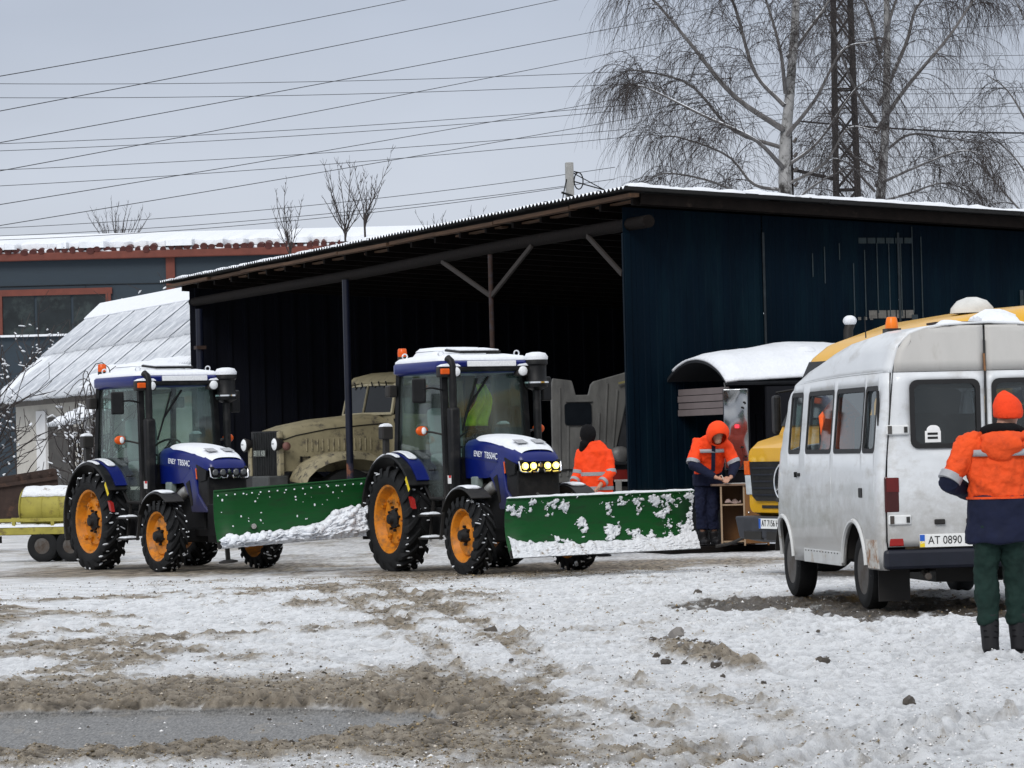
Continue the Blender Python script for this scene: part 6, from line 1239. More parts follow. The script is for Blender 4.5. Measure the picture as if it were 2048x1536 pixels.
# front: radiator frame, grille bars, lamps, plate
G().box((XG + 0.02, 0, 1.50), (0.06, 1.12, 0.85)).obj('radiator', BLACK, kt, False)
for k in range(9):
    G().tube([(XG + 0.07, -0.40 + 0.10 * k, 1.08), (XG + 0.07, -0.40 + 0.10 * k, 1.90)], 0.012, 6).obj('grille_bar', pm('grille_dark', (0.02, 0.022, 0.022), 0.5, 0.3, var=0.4), kt)
G().box((XG + 0.03, 0.60, 1.32), (0.10, 0.13, 0.62)).obj('front_wing_plate', KHD, kt, False, bevel=0.02); G().box((XG + 0.03, -0.60, 1.32), (0.10, 0.13, 0.62)).obj('front_wing_plate', KHD, kt, False, bevel=0.02)
G().box((XG + 0.01, 0.56, 1.85), (0.1, 0.12, 0.14)).obj('corner_cap', KHD, kt, False, bevel=0.03)
for s in (-1, 1):
    lm = empty('headlamp', (XG + 0.14, s * 0.64, 1.68)); lm.parent = kt
    G().lathe([(0.05, -0.16), (0.10, -0.08), (0.125, 0.0), (0.125, 0.02), (0.11, 0.03)], (0, 0, 0), (0, R(90), 0), 18).obj('shell', BLACK, lm); G().lathe([(0.108, 0.03), (0.09, 0.045), (0.05, 0.055), (0, 0.058)], (0, 0, 0), (0, R(90), 0), 18).obj('lens', CLEAR, lm); G().box((0.062, 0, 0.01), (0.006, 0.09, 0.012)).obj('filament_bar', BLACK, lm, False)
    G().ell((XG - 0.02, s * 0.76, 1.64), (0.08, 0.06, 0.08)).obj('side_lamp', pm('rusty_lamp', (0.13, 0.06, 0.05), 0.6, var=0.4), kt)
kp = G().box((XG + 0.10, -0.12, 1.52), (0.012, 0.50, 0.12)).obj('number_plate', pm('old_plate', (0.05, 0.055, 0.05), 0.7, var=0.4), kt, False)
text('plate_text', '50 11 KB', 0.13, pm('old_ink', (0.33, 0.36, 0.33), 0.6, var=0.3), kp, (XG + 0.108, -0.12, 1.52), (R(90), 0, R(90)), 0.001, sx=0.95)
G().box((XG + 0.02, 0, 1.0), (0.2, 1.5, 0.22)).obj('bumper_beam', BLACK, kt, False, bevel=0.02); G().box((XG + 0.2, 0.5, 0.98), (0.4, 0.7, 0.26)).obj('winch_box', pm('winch_grey', (0.045, 0.048, 0.048), 0.7, var=0.4), kt, False, bevel=0.03)
# front mudguards: wide curved plates
def kfender(s):
    rings = []
    for x, z in ((0.74, 1.02), (0.66, 1.18), (0.50, 1.32), (0.25, 1.43), (-0.05, 1.49), (-0.4, 1.50), (-0.7, 1.45), (-0.95, 1.34), (-1.15, 1.18)):
        rings.append([(x, s * 0.58, z + 0.03), (x, s * 1.05, z + 0.02), (x, s * 1.17, z - 0.03), (x, s * 1.21, z - 0.12), (x, s * 1.18, z - 0.13), (x, s * 1.10, z - 0.06), (x, s * 0.58, z - 0.02)])
    return G().loft(rings).obj('front_mudguard', KHD, kt, angle=50)
kfender(1); kfender(-1)
for s in (-1, 1):
    w = empty('wheel', (-0.25, s * 0.92, 0.6)); w.parent = kt; G().lathe([(0.28, -0.17), (0.5, -0.19), (0.60, -0.14), (0.61, 0.0), (0.60, 0.14), (0.5, 0.19), (0.28, 0.17)], (0, 0, 0), (R(90), 0, 0), 36, True).obj('tyre', RUBBER, w); G().lathe([(0.28, 0.17), (0.26, 0.05), (0.1, 0.08), (0, 0.1)], (0, 0, 0), (R(90), 0, 0), 24).obj('rim', DKMETAL, w)
# cab
cab = G().loft([[(XW + 0.02, y, z) for y, z in ((-1.0, 1.15), (1.0, 1.15), (1.0, 2.18), (-1.0, 2.18))], [(-1.5, y, z) for y, z in ((-1.02, 1.1), (1.02, 1.1), (1.02, 2.18), (-1.02, 2.18))], [(-2.7, y, z) for y, z in ((-1.02, 1.1), (1.02, 1.1), (1.02, 2.18), (-1.02, 2.18))]]).obj('cab_lower', KHAKI, kt, False, bevel=0.04)
rf_ = G().loft([rr_ring(-2.75, XW - 0.08, 0.98, 0.14, 2.72), rr_ring(-2.78, XW - 0.02, 1.0, 0.16, 2.78), rr_ring(-2.7, XW - 0.12, 0.92, 0.18, 2.90), rr_ring(-2.5, XW - 0.4, 0.7, 0.15, 2.98)]).obj('cab_roof', KHAKI, kt, angle=45)
KFR = pm('khaki_frame', (0.30, 0.27, 0.18), 0.6, var=0.2)
yA = 0.98
for s in (-1, 1):
    b0 = (XW + 0.02, s * yA, 2.2); t0 = (XW - 0.10, s * 0.95, 2.74); b1_ = (XW + 0.10, 0, 2.21); t1_ = (XW - 0.03, 0, 2.75)
    wf = empty('windscreen_half', (0, 0, 0)); wf.parent = kt
    for p_, q_ in ((b0, t0), (b1_, t1_), (b0, b1_), (t0, t1_)): G().bar(p_, q_, 0.045).obj('frame', KFR, wf, False)
    G().add([b0, b1_, t1_, t0], [(0, 1, 2, 3)]).obj('pane', YG, wf, False, solid=0.01)
    for k in range(3): G().tube([(XW + 0.02, s * (0.2 + 0.28 * k), 2.80), (XW + 0.0, s * (0.2 + 0.28 * k), 2.70)], 0.014, 5).obj('clip', BLACK, kt)
    G().bar((-1.36, s * 0.99, 2.16), (-1.36, s * 0.96, 2.76), 0.08).obj('door_pillar', KHAKI, kt, False); G().add([(-1.40, s * 0.99, 2.2), (-2.3, s * 0.99, 2.2), (-2.3, s * 0.96, 2.7), (-1.40, s * 0.96, 2.7)], [(0, 1, 2, 3)]).obj('door_glass', YG, kt, False)
    G().bar((-2.5, s * 0.99, 2.16), (-2.5, s * 0.96, 2.76), 0.35, 0.06).obj('rear_quarter', KHAKI, kt, False)
G().tube([(XW, 1.03, 2.1), (XW - 0.05, 1.06, 1.9), (XW + 0.02, 0.8, 1.85), (-1.13, 0.76, 1.8)], 0.02, 6).obj('hose', BLACK, kt); G().tube([(XW - 0.02, 0.78, 1.78), (XW - 0.15, 1.04, 1.86)], 0.03, 6).obj('hinge_arm', KHD, kt)
G().box((-2.0, 0, 0.9), (5.0, 0.9, 0.3)).obj('chassis', BLACK, kt, False)
G().ell((-1.9, 0.2, 3.0), (0.06, 0.06, 0.07)).obj('roof_lamp', pm('roof_lamp', (0.16, 0.08, 0.06), 0.5), kt)
# ------------------------------------------------------------------ tilted truck cab
CABG = pm('cab_grey', (0.115, 0.115, 0.11), 0.7, var=0.25, scale=3, stretch=(1, 1, 0.3), col2=(0.05, 0.05, 0.05), thr=0.56, wid=0.12, s2=2.5)
CABD = pm('cab_side_dark', (0.022, 0.024, 0.028), 0.7, var=0.4, scale=5)
tcab = empty('tilted_truck_cab', (1.10, 51.6, 0), R(16), 'grey tilted truck cab with small dark rear window at the shed corner', 'truck cab')
# back panel outline in x-z (x right), seen from behind; leaning with the tilt
outl = [(-0.53, 0.95), (0.36, 0.98), (0.56, 1.75), (0.76, 2.58), (0.70, 2.62), (0.15, 2.48), (0.10, 2.43), (0.06, 2.28), (-0.14, 2.28), (-0.18, 2.45), (-0.20, 2.50), (-0.50, 2.54), (-0.53, 2.40)]
G().prism(outl, 0.0, 0.06).obj('rear_panel', CABG, tcab, False, bevel=0.015)
for x0_, x1_, z0_, z1_ in ((-0.42, -0.40, 1.05, 2.4), (-0.30, -0.27, 1.05, 2.1), (0.02, 0.06, 1.05, 1.72), (0.26, 0.36, 1.05, 2.45), (0.16, 0.22, 1.05, 2.0), (0.38, 0.52, 1.1, 2.35)):
    G().bar((x0_, -0.012, z0_), (x1_, -0.012, z1_), 0.02, 0.03).obj('panel_rib', CABG, tcab, False, bevel=0.006)
G().prism([(0.0 + p[0] - 0.12, 1.99 + p[1]) for p in rrect(0.42, 0.34, 0.05)], -0.03, 0.0).obj('rear_window', pm('cab_window', (0.008, 0.010, 0.013), 0.15), tcab, False)
G().prism([(p[0] - 0.10, 2.19 + p[1]) for p in rrect(0.42, 0.03, 0.012)], -0.035, 0.0).obj('window_trim', CABG, tcab, False)
G().box((-0.1, -0.02, 1.15), (0.9, 0.02, 0.02)).obj('panel_seam', BLACK, tcab, False)
G().loft([[(0.37, 0.03, 0.98), (0.57, 0.03, 1.75), (0.77, 0.03, 2.58), (0.80, 0.03, 2.5), (0.8, 0.03, 1.0)], [(0.7, 0.9, 0.98), (0.85, 0.9, 1.7), (1.0, 0.9, 2.55), (1.05, 0.9, 2.4), (1.1, 0.9, 1.0)]]).obj('cab_side', CABD, tcab, False)
G().bar((0.95, -0.02, 2.0), (0.70, -0.02, 1.35), 0.03).obj('strut', CABG, tcab, False)
G().box((0.60, -0.06, 2.46), (0.16, 0.02, 0.03), (0, R(-12), 0)).obj('yellow_label', pm('old_label', (0.2, 0.18, 0.08), 0.6), tcab, False)
for k in range(4): G().box((0.70, 0.0, 1.98 - 0.05 * k), (0.12, 0.06, 0.015)).obj('vent_slot', BLACK, tcab, False)
G().ell((0.52, -0.05, 1.36), (0.16, 0.1, 0.13)).obj('air_filter', pm('machine_grey', (0.13, 0.13, 0.13), 0.5, 0.3, var=0.4), tcab); G().tube([(0.3, -0.05, 1.26), (0.95, -0.05, 1.24)], 0.05, 8).obj('pipe', CABD, tcab); G().box((0.7, 0.05, 1.05), (0.6, 0.1, 0.16)).obj('chassis_red', pm('chassis_red', (0.16, 0.012, 0.010), 0.5, var=0.3), tcab, False); G().box((0.66, -0.01, 0.965), (0.45, 0.03, 0.03)).obj('white_strip', pm('strip_white', (0.4, 0.4, 0.4), 0.5), tcab, False)
G().box((0.2, 0.3, 0.62), (1.4, 0.5, 0.5)).obj('chassis_frame', BLACK, tcab, False); G().box((0.2, 0.4, 0.25), (0.3, 0.3, 0.5)).obj('support', BLACK, tcab, False)
G().ell((-0.66, 0.3, 1.30), (0.16, 0.12, 0.10)).obj('pump', MATS['machine_grey'], tcab); G().box((-0.6, 0.35, 1.1), (0.35, 0.2, 0.25)).obj('gearbox', CABD, tcab, False)
cb = G().box((0, 0, 0.5), (0.09, 0.06, 1.0)).obj('marker_post', pm('concrete_stub', (0.16, 0.155, 0.145), 0.9, var=0.25, scale=12), bevel=0.01, smooth=False); cb.location = (1.50, 49.0, 0); tag(cb, 'short grey concrete stub post by the shed wall corner', 'post')
# ------------------------------------------------------------------ arched hut against the wall
HUTD = pm('hut_dark', (0.0035, 0.004, 0.007), 0.6, var=0.3, spec=0.2); HUTE = pm('hut_edge', (0.018, 0.02, 0.024), 0.6, var=0.3)
hut = empty('arched_hut', (3.182, 47.5, 0), R(111.47), 'dark arched hut with thick snow on its round roof against the shed wall', 'hut')
HU, SPR, RISE, HL = 3.05, 1.50, 1.20, 4.2      # u along +x (away), length along -y
def arc(t, k=1.0, up=0.0):
    a = math.pi * t; return (HU / 2 - HU / 2 * k * math.cos(a), SPR + (RISE + up) * math.sin(a) ** 0.9 + (k - 1) * 0.2)
ts = lin(0.235, 0.96, 26)
G().loft([[(arc(t)[0], y, arc(t)[1]) for t in ts] + [(arc(t, 0.97)[0], y, arc(t, 0.97)[1] - 0.03) for t in reversed(ts)] for y in (0.0, -HL)]).obj('arch_roof', HUTE, hut, angle=60)
G().box((0.42, -HL / 2 - 0.3, 1.14), (0.06, HL - 0.6, 2.28)).obj('near_wall', HUTD, hut, False)
G().prism([(0.06, 0.0), (HU - 0.05, 0.0), (HU - 0.05, 1.9), (HU / 2 + 0.8, 2.45), (HU / 2, 2.7), (HU / 2 - 0.8, 2.45), (0.06, 1.9)], -1.2, -1.25).obj('inner_wall', HUTD, hut, False)
for k in range(8): G().box((0.4 + 0.27 * k, -1.19, 0.95), (0.02, 0.012, 1.9)).obj('wall_rib', NAVYIN, hut, False)
PINK = pm('shutter_pale', (0.16, 0.135, 0.135), 0.6, var=0.12, scale=4)
for k in range(4):
    z0_ = 1.90 + 0.10 * k; uM = HU - 0.02 - 0.05 * k
    G().prism([(0.75, z0_), (uM, z0_), (uM - 0.04, z0_ + 0.092), (0.75, z0_ + 0.092)], -0.16 - 0.012 * (k % 2), -0.19).obj('shutter_slat', PINK, hut, False, bevel=0.006)
G().tube([(0.72, -0.1, 2.35), (0.66, -0.1, 2.2), (0.6, -0.1, 2.0), (0.4, -0.1, 1.8)], 0.012, 5).obj('cable', MATS['machine_grey'], hut)
# snow on the barrel roof, drooping over the near eave
def hut_snow():
    tv = np.linspace(0.24, 0.66, 34); yv_ = np.linspace(0.02, -HL - 0.1, 46); g_ = G(); T_, Y_ = np.meshgrid(tv, yv_, indexing='ij')
    thick = 0.08 + 0.13 * np.clip((-Y_ - 0.5) / 1.2, 0, 1) + 0.05 * fbm(T_ * 4, Y_ * 1.1, 3); thick *= np.clip((0.67 - T_) * 7, 0.02, 1) * np.clip((T_ - 0.20) * 9, 0.25, 1) * np.clip(-Y_ * 4 + 0.25, 0.2, 1)
    thick += 0.05 * np.exp(-((Y_ + 1.1) / 0.5) ** 2) * np.sin(np.pi * T_)
    for i in range(34):
        for j in range(46):
            u, z = arc(float(T_[i, j])); nx_ = -(HU / 2 - u); L_ = math.hypot(nx_, z - SPR + 0.25); th_ = float(thick[i, j]); g_.v.append((u + nx_ / L_ * th_, float(Y_[i, j]), z + (z - SPR + 0.25) / L_ * th_ - 0.004))
    g_.f = [(i * 46 + j, (i + 1) * 46 + j, (i + 1) * 46 + j + 1, i * 46 + j + 1) for i in range(33) for j in range(45)]
    return g_.obj('roof_snow', SNOW, hut, fix=False, solid=0.03)
hut_snow()
pp = empty('stove_pipe', (0.75, -2.1, 2.45)); pp.parent = hut; G().tube([(0, 0, -0.1), (0, 0, 0.62), (0.0, -0.04, 0.72)], 0.07, 12).obj('tube', BLACK, pp); G().ell((0.0, -0.03, 0.76), (0.10, 0.10, 0.08)).obj('snow_cap', SNOW, pp)
vn = empty('roof_vent', (0.9, -1.45, 2.58)); vn.parent = hut; G().lathe([(0.12, 0), (0.12, 0.12), (0.2, 0.14), (0.2, 0.17), (0.08, 0.22)], (0, 0, 0), (0, 0, 0), 16).obj('cowl', BLACK, vn); G().lathe([(0.19, 0.17), (0.2, 0.20), (0.14, 0.26), (0, 0.29)], (0, 0, 0), (0, 0, 0), 16).obj('snow_cap', SNOW, vn)
G().bar((2.60, 0.02, 1.93), (2.62, 0.36, 2.16), 0.03).obj('rod', pm('rod_pale', (0.5, 0.5, 0.5), 0.5), hut, False)
# crumpled shiny sheet (a thing leaning by the hut), lit red lamp on it
FOIL = pm('shiny_sheet', (0.30, 0.31, 0.32), 0.14, 0.95, var=0.12, scale=3)
us_ = np.linspace(0, 0.34, 34); vs_ = np.linspace(0, 1.12, 80); U, V = np.meshgrid(us_, vs_, indexing='ij'); DZ = 0.030 * fbm(U * 2.6, V * 1.7, 2, 0.4) * (0.4 + sstep(0.3, 0.7, V))
fg = G(); fg.v = [(float(U[i, j]), float(DZ[i, j]), float(V[i, j])) for i in range(34) for j in range(80)]; fg.f = [(i * 80 + j, (i + 1) * 80 + j, (i + 1) * 80 + j + 1, i * 80 + j + 1) for i in range(33) for j in range(79)]
foil = empty('metal_door', (2.93, 47.25, 0), R(-14), 'tall crumpled shiny metal door with a small red light beside the arched hut', 'door')
fg.obj('sheet', FOIL, foil, fix=False, solid=0.006, loc=(0, 0, 1.12)); G().box((0.17, 0.06, 0.56), (0.36, 0.03, 1.1)).obj('lower_panel', HUTD, foil, False); G().box((0.17, 0.05, 1.66), (0.37, 0.02, 1.16)).obj('backing', HUTD, foil, False)
G().box((0.19, -0.05, 1.72), (0.05, 0.03, 0.045)).obj('red_light', pm('red_glow', (0.9, 0.03, 0.05), 0.4, emit=1.6), foil, False); G().box((0.08, -0.05, 1.43), (0.07, 0.05, 0.11)).obj('switch_box', BLACK, foil, False)
for zz, xx in ((1.98, 0.27), (1.43, 0.25), (1.30, 0.30), (2.05, 0.3)): G().box((xx, -0.04, zz), (0.03, 0.02, 0.025)).obj('catch', BLACK, foil, False)
# low platform in front of the hut
plat = empty('wooden_platform', (2.9, 47.6, 0), R(21.5), 'low plank platform with trampled snow in front of the arched hut', 'platform')
for k in range(6): G().box((0.55, -0.85 + 0.3 * k, 0.05), (3.6, 0.28, 0.08)).obj('plank', DKWOOD, plat, False)
snow_patch('platform_snow', lambda u, v, h: (u, v, 0.088 + max(h, -0.02)), -0.4, 2.3, -0.95, -0.1, 0.07, plat, 5, 40, 16)
# table / cabinet
WOODB = pm('brown_laminate', (0.14, 0.062, 0.018), 0.5, var=0.2, scale=4, stretch=(3, 3, 0.4)); WOODE = pm('pale_edge', (0.28, 0.20, 0.13), 0.6, var=0.2)
tb = empty('writing_desk', (3.10, 46.55, 0.09), R(-3), 'small brown cabinet desk with open shelf and rounded top', 'desk')
G().prism([(-0.42, 0.0), (-0.40, -0.14), (-0.33, -0.24), (-0.2, -0.27), (0.40, -0.27), (0.40, 0.27), (-0.40, 0.27)], 0.82, 0.845, 'z').obj('desk_top', pm('desk_top', (0.17, 0.11, 0.075), 0.45, var=0.15), tb, False)
for xx, m_2 in ((-0.28, WOODE), (0.03, WOODE), (0.35, WOODB)): G().box((xx, 0, 0.41), (0.022, 0.46, 0.82)).obj('side_panel', WOODB, tb, False); G().box((xx, -0.233, 0.41), (0.024, 0.008, 0.82)).obj('edge_strip', m_2, tb, False)
G().box((0.19, -0.232, 0.42), (0.29, 0.018, 0.78)).obj('door', WOODB, tb, False); G().ell((0.09, -0.25, 0.45), (0.014, 0.014, 0.014)).obj('knob', CHROME, tb)
for zz in (0.06, 0.56): G().box((-0.125, 0, zz), (0.29, 0.42, 0.02)).obj('shelf', WOODB, tb, False); G().box((-0.125, -0.215, zz), (0.29, 0.008, 0.022)).obj('edge_strip', WOODE, tb, False)
G().box((0.03, 0.22, 0.41), (0.6, 0.012, 0.8)).obj('back_panel', WOODB, tb, False)
pg = G().grid(lin(0, 1, 8), lin(0, 1, 8), lambda u, v: (-0.24 + 0.22 * u, -0.18 + 0.2 * v, 0.585 + 0.05 * math.sin(u * 7) * math.sin(v * 6))).obj('crumpled_cloth', pm('cloth_pale', (0.3, 0.22, 0.2), 0.9, var=0.3), solid=0.01); pg.location = (3.10, 46.55, 0.095); tag(pg, 'crumpled pale cloth on the open shelf of the desk', 'cloth')
pa = G().box((0, 0, 0), (0.26, 0.19, 0.006)).obj('paper_sheet', pm('paper', (0.6, 0.6, 0.58), 0.8)); pa.location = (3.0, 46.42, 0.941); pa.rotation_euler = (0, 0, 0.2); tag(pa, 'white paper sheet on the desk under the writing hand', 'paper')
ho = G().tube(smooth_path([(3.42, 46.2, 0.95), (3.40, 46.18, 0.75), (3.36, 46.15, 0.5), (3.22, 46.1, 0.30), (2.95, 46.05, 0.15), (2.7, 46.0, 0.10)], 24), 0.022, 8).obj('black_hose', BLACK); tag(ho, 'thick black hose hanging off the desk to the platform', 'hose')
# ------------------------------------------------------------------ people
SKIN = pm('skin', (0.42, 0.23, 0.16), 0.55, var=0.12, scale=20)
ORANGE = pm('hi_vis_orange', (0.90, 0.062, 0.008), 0.75, var=0.12, scale=9, bump=0.012, bscale=9)
ORANGE_W = pm('hi_vis_orange_worn', (0.66, 0.068, 0.010), 0.8, var=0.15, scale=8, bump=0.03, bscale=11, col2=(0.36, 0.04, 0.012), thr=0.64, wid=0.1, s2=7)
NAVYC = pm('navy_cloth', (0.008, 0.011, 0.030), 0.85, var=0.3, scale=8, bump=0.006, bscale=18, spec=0.2)
REFL = pm('reflective_band', (0.30, 0.31, 0.33), 0.45, var=0.12, scale=20, bump=0.003, bscale=50)
GREENT = pm('dark_green_trousers', (0.008, 0.022, 0.018), 0.85, var=0.3, scale=7, bump=0.008, bscale=14, spec=0.2)
BOOT = pm('black_boots', (0.010, 0.010, 0.012), 0.6, var=0.3, spec=0.3); KNIT = pm('black_knit', (0.008, 0.008, 0.009), 0.95, var=0.3, bump=0.004, bscale=80, spec=0.1)
KNITO = pm('orange_knit', (0.72, 0.05, 0.010), 0.9, var=0.12, bump=0.005, bscale=70)
def V(*p): return Vector(p)
def oval(c, rx, ry, yaw=0.0, n=16, tilt=(0, 0)):
    return [(c[0] + rx * math.cos(a) * math.cos(yaw) - ry * math.sin(a) * math.sin(yaw), c[1] + rx * math.cos(a) * math.sin(yaw) + ry * math.sin(a) * math.cos(yaw), c[2] + tilt[0] * math.cos(a) + tilt[1] * math.sin(a)) for a in lin(0, 2 * math.pi * (n - 1) / n, n)]
def torso_loft(secs, yaw): return [oval(c, rx, ry, yaw) for c, rx, ry in secs]
def hand(g, wrist, d, side, curl=0.5, up=V(0, 0, 1)):
    """palm and five curled fingers from the wrist along d; side = direction of the thumb"""
    d = d.normalized(); sd_ = (side - d * side.dot(d)).normalized(); nrm = d.cross(sd_).normalized()
    if nrm.z > 0: nrm = -nrm
    pc = wrist + d * 0.05; g.tube([wrist, wrist + d * 0.03, pc + d * 0.04], [0.026, 0.036, 0.034], 10, flat=0.6)
    for k, (off, ln_) in enumerate(((0.030, 0.072), (0.010, 0.082), (-0.010, 0.076), (-0.029, 0.060))):
        p = pc + d * 0.035 + sd_ * off; dd = d.copy(); pts = [p]
        for j in range(3): dd = (dd + nrm * curl * 0.7).normalized(); pts.append(pts[-1] + dd * ln_ / 3)
        g.tube(pts, [0.0095, 0.009, 0.0085, 0.0065], 7)
    p = wrist + d * 0.03 + sd_ * 0.028; t1 = (d + sd_ * 0.9).normalized(); p2 = p + t1 * 0.035; g.tube([p, p2, p2 + (d + nrm * 0.5).normalized() * 0.03], [0.012, 0.0105, 0.008], 7)
def body_mesh(J):
    """one continuous figure: torso, neck, head with face, arms with hands, legs"""
    g = G(); hip, chest, neck, head, f = J['hip'], J['chest'], J['neck'], J['head'], J['face'].normalized()
    g.tube([hip - V(0, 0, 0.06), hip, hip.lerp(chest, 0.5), chest, chest.lerp(neck, 0.6)], [0.09, 0.115, 0.11, 0.125, 0.085], 14, flat=0.7)
    g.tube([chest.lerp(neck, 0.4), neck, neck.lerp(head, 0.6)], [0.07, 0.055, 0.055], 10)
    g.ell(tuple(head), (0.075, 0.095, 0.115), 18, 12, (0, 0, math.atan2(f.y, f.x) - math.pi / 2))
    lf_ = V(-f.y, f.x, 0).normalized(); upv = V(0, 0, 1)
    g.ell(tuple(head + f * 0.03 - upv * 0.06), (0.055, 0.06, 0.055), 12, 8)
    g.tube([head + f * 0.085 + upv * 0.015, head + f * 0.115 - upv * 0.02, head + f * 0.09 - upv * 0.028], [0.008, 0.014, 0.012], 8)
    for s in (-1, 1):
        g.ell(tuple(head + lf_ * s * 0.078 - upv * 0.005), (0.012, 0.022, 0.032), 8, 6); g.ell(tuple(head + f * 0.088 + lf_ * s * 0.032 + upv * 0.012), (0.014, 0.010, 0.009), 8, 6)
    g.ell(tuple(head + f * 0.088 - upv * 0.055), (0.024, 0.014, 0.008), 8, 6)
    for s in ('L', 'R'):
        sh, el, wr = J['sh' + s], J['el' + s], J['wr' + s]
        g.tube([chest.lerp(sh, 0.5), sh, sh.lerp(el, 0.5), el, el.lerp(wr, 0.4), wr], [0.06, 0.050, 0.042, 0.035, 0.035, 0.027], 10)
        hand(g, wr, J.get('hd' + s, wr - el), J.get('th' + s, V(0, -1, 0.3)), J.get('curl', 0.5))
        hp, kn, an = J['hp' + s], J['kn' + s], J['an' + s]
        g.tube([hip.lerp(hp, 0.6) + V(0, 0, 0.03), hp, hp.lerp(kn, 0.5), kn, kn.lerp(an, 0.35), an], [0.08, 0.068, 0.056, 0.044, 0.044, 0.035], 10)
        g.tube([an, an + J['toe'] * 0.4 - V(0, 0, 0.03), an + J['toe'] - V(0, 0, 0.05)], [0.04, 0.042, 0.03], 8)
    return g
def person(loc, J, label, jacket, trousers, hat, extra):
    body = body_mesh(J).obj('person', SKIN, fix=False, smooth=True); body.location = loc; remesh(body, 0.009, 2); tag(body, label, 'person', 'yard workers in orange jackets')
    return body
def cloth(g, name, mat, parent, vox=0.014, fold=0.018, size=0.11, sm=2):
    o = g.obj(name, mat, parent, fix=False); remesh(o, vox, sm)
    if fold: lumpy(o, fold, size)
    return o
def ring_on(a, b, t, r, wd_=0.035, th=0.006, flat=1.0, yaw=0):
    """reflective band round a limb segment"""
    p = a.lerp(b, t); d = (b - a).normalized(); return G().tube([p - d * wd_, p + d * wd_], r, 18, True, flat)
def boots(body, J, h=0.30):
    for s in ('L', 'R'):
        an, kn = J['an' + s], J['kn' + s]; t_ = J['toe']; g = G()
        top = an.lerp(kn, (h - an.z) / max(0.05, (kn.z - an.z))); g.tube([top, an.lerp(top, 0.5), an, V(an.x, an.y, 0.045)], [0.072, 0.066, 0.060, 0.058], 12)
        g.tube([V(an.x, an.y, 0.05) - t_ * 0.25, V(an.x, an.y, 0.05) + t_ * 0.3, V(an.x, an.y, 0.045) + t_ * 0.9, V(an.x, an.y, 0.04) + t_ * 1.15], [0.05, 0.056, 0.052, 0.035], 12)
        bo = cloth(g, 'boot', BOOT, body, 0.012, 0.006, 0.06)
        G().tube([V(an.x, an.y, 0.016) - t_ * 0.42, V(an.x, an.y, 0.016) + t_ * 0.4, V(an.x, an.y, 0.016) + t_ * 1.3], [0.05, 0.058, 0.04], 12, True, 0.28).obj('sole', BOOT, bo)
        if J.get('laces'):
            for k in range(4): G().tube([top.lerp(an, 0.15 + 0.2 * k) + V(-0.05, -0.055, 0), top.lerp(an, 0.2 + 0.2 * k) + V(0.05, -0.055, 0)], 0.005, 5).obj('lace', KNIT, bo)
def trousers_(body, J, mat, r0=0.115, r1=0.088, r2=0.078):
    g = G()
    for s in ('L', 'R'):
        hp, kn, an = J['hp' + s], J['kn' + s], J['an' + s]; g.tube([hp + V(0, 0, 0.10), hp, hp.lerp(kn, 0.5), kn, kn.lerp(an, 0.4), an.lerp(kn, 0.42), an.lerp(kn, 0.33)], [r0, r0, (r0 + r1) / 2, r1, r2, r2 * 1.02, r2], 14)
    hip = J['hip']; g.tube([hip - V(0, 0, 0.08), hip + V(0, 0, 0.08)], [0.16, 0.165], 14, True, 0.75)
    t = cloth(g, 'trousers', mat, body, 0.012, 0.06, 0.12); lumpy(t, 0.02, 0.04); return t
# --- man with back to the camera by the white van
J = dict(hip=V(0, 0, 0.90), chest=V(0.02, 0.02, 1.32), neck=V(0.04, 0.05, 1.52), head=V(0.09, 0.09, 1.665), face=V(0.35, 0.9, -0.35),
         shL=V(-0.205, 0.02, 1.45), elL=V(-0.345, -0.05, 1.20), wrL=V(-0.16, 0.24, 1.10), shR=V(0.24, 0.02, 1.45), elR=V(0.36, 0.0, 1.19), wrR=V(0.20, 0.27, 1.12),
         hpL=V(-0.095, 0, 0.86), knL=V(-0.095, 0.015, 0.50), anL=V(-0.085, 0, 0.09), hpR=V(0.09, 0, 0.86), knR=V(0.10, 0.03, 0.50), anR=V(0.115, 0.03, 0.09), toe=V(0.03, 0.13, 0), laces=True)
PB = (3.30, 23.2, hz(3.3, 23.2) - 0.01)
m1 = person(PB, J, 'worker seen from behind in orange and navy jacket and orange knit hat', None, None, None, None)
ya = -0.12
g = G(); g.loft(torso_loft([((0.04, 0.04, 1.54), 0.09, 0.07), ((0.03, 0.03, 1.50), 0.17, 0.10), ((0.02, 0.02, 1.44), 0.225, 0.125), ((0.01, 0.01, 1.32), 0.225, 0.14), ((0.0, 0.0, 1.18), 0.215, 0.145), ((0.0, 0.0, 1.08), 0.21, 0.145)], ya))
for s in ('L', 'R'):
    sh, el, wr = J['sh' + s], J['el' + s], J['wr' + s]; g.tube([J['chest'].lerp(sh, 0.55) + V(0, 0, 0.06), sh, sh.lerp(el, 0.5), el.lerp(sh, 0.12)], [0.085, 0.088, 0.080, 0.072], 14)
jk1 = cloth(g, 'jacket', ORANGE_W, m1, 0.011, 0.055, 0.10); lumpy(jk1, 0.02, 0.04)
g = G(); g.loft(torso_loft([((0, 0, 1.10), 0.205, 0.140), ((0, 0, 1.08), 0.214, 0.149), ((0, 0, 0.95), 0.222, 0.155), ((0, 0, 0.80), 0.235, 0.165), ((0, 0, 0.775), 0.232, 0.162)], ya)); cloth(g, 'jacket_skirt', NAVYC, m1, 0.012, 0.04, 0.13)
G().loft(torso_loft([((0, 0, 1.074), 0.222, 0.157), ((0, 0, 1.082), 0.2235, 0.158), ((0, 0, 1.09), 0.222, 0.157)], ya)).obj('piping', ORANGE_W, m1)
bk = [oval((0.02, 0.015, z), 0.234, 0.146, ya, 40) for z in (1.365, 1.41)]
G().loft([bk[0][20:40], bk[1][20:40]], caps=False, closed=False).obj('back_band', REFL, m1, solid=0.012)
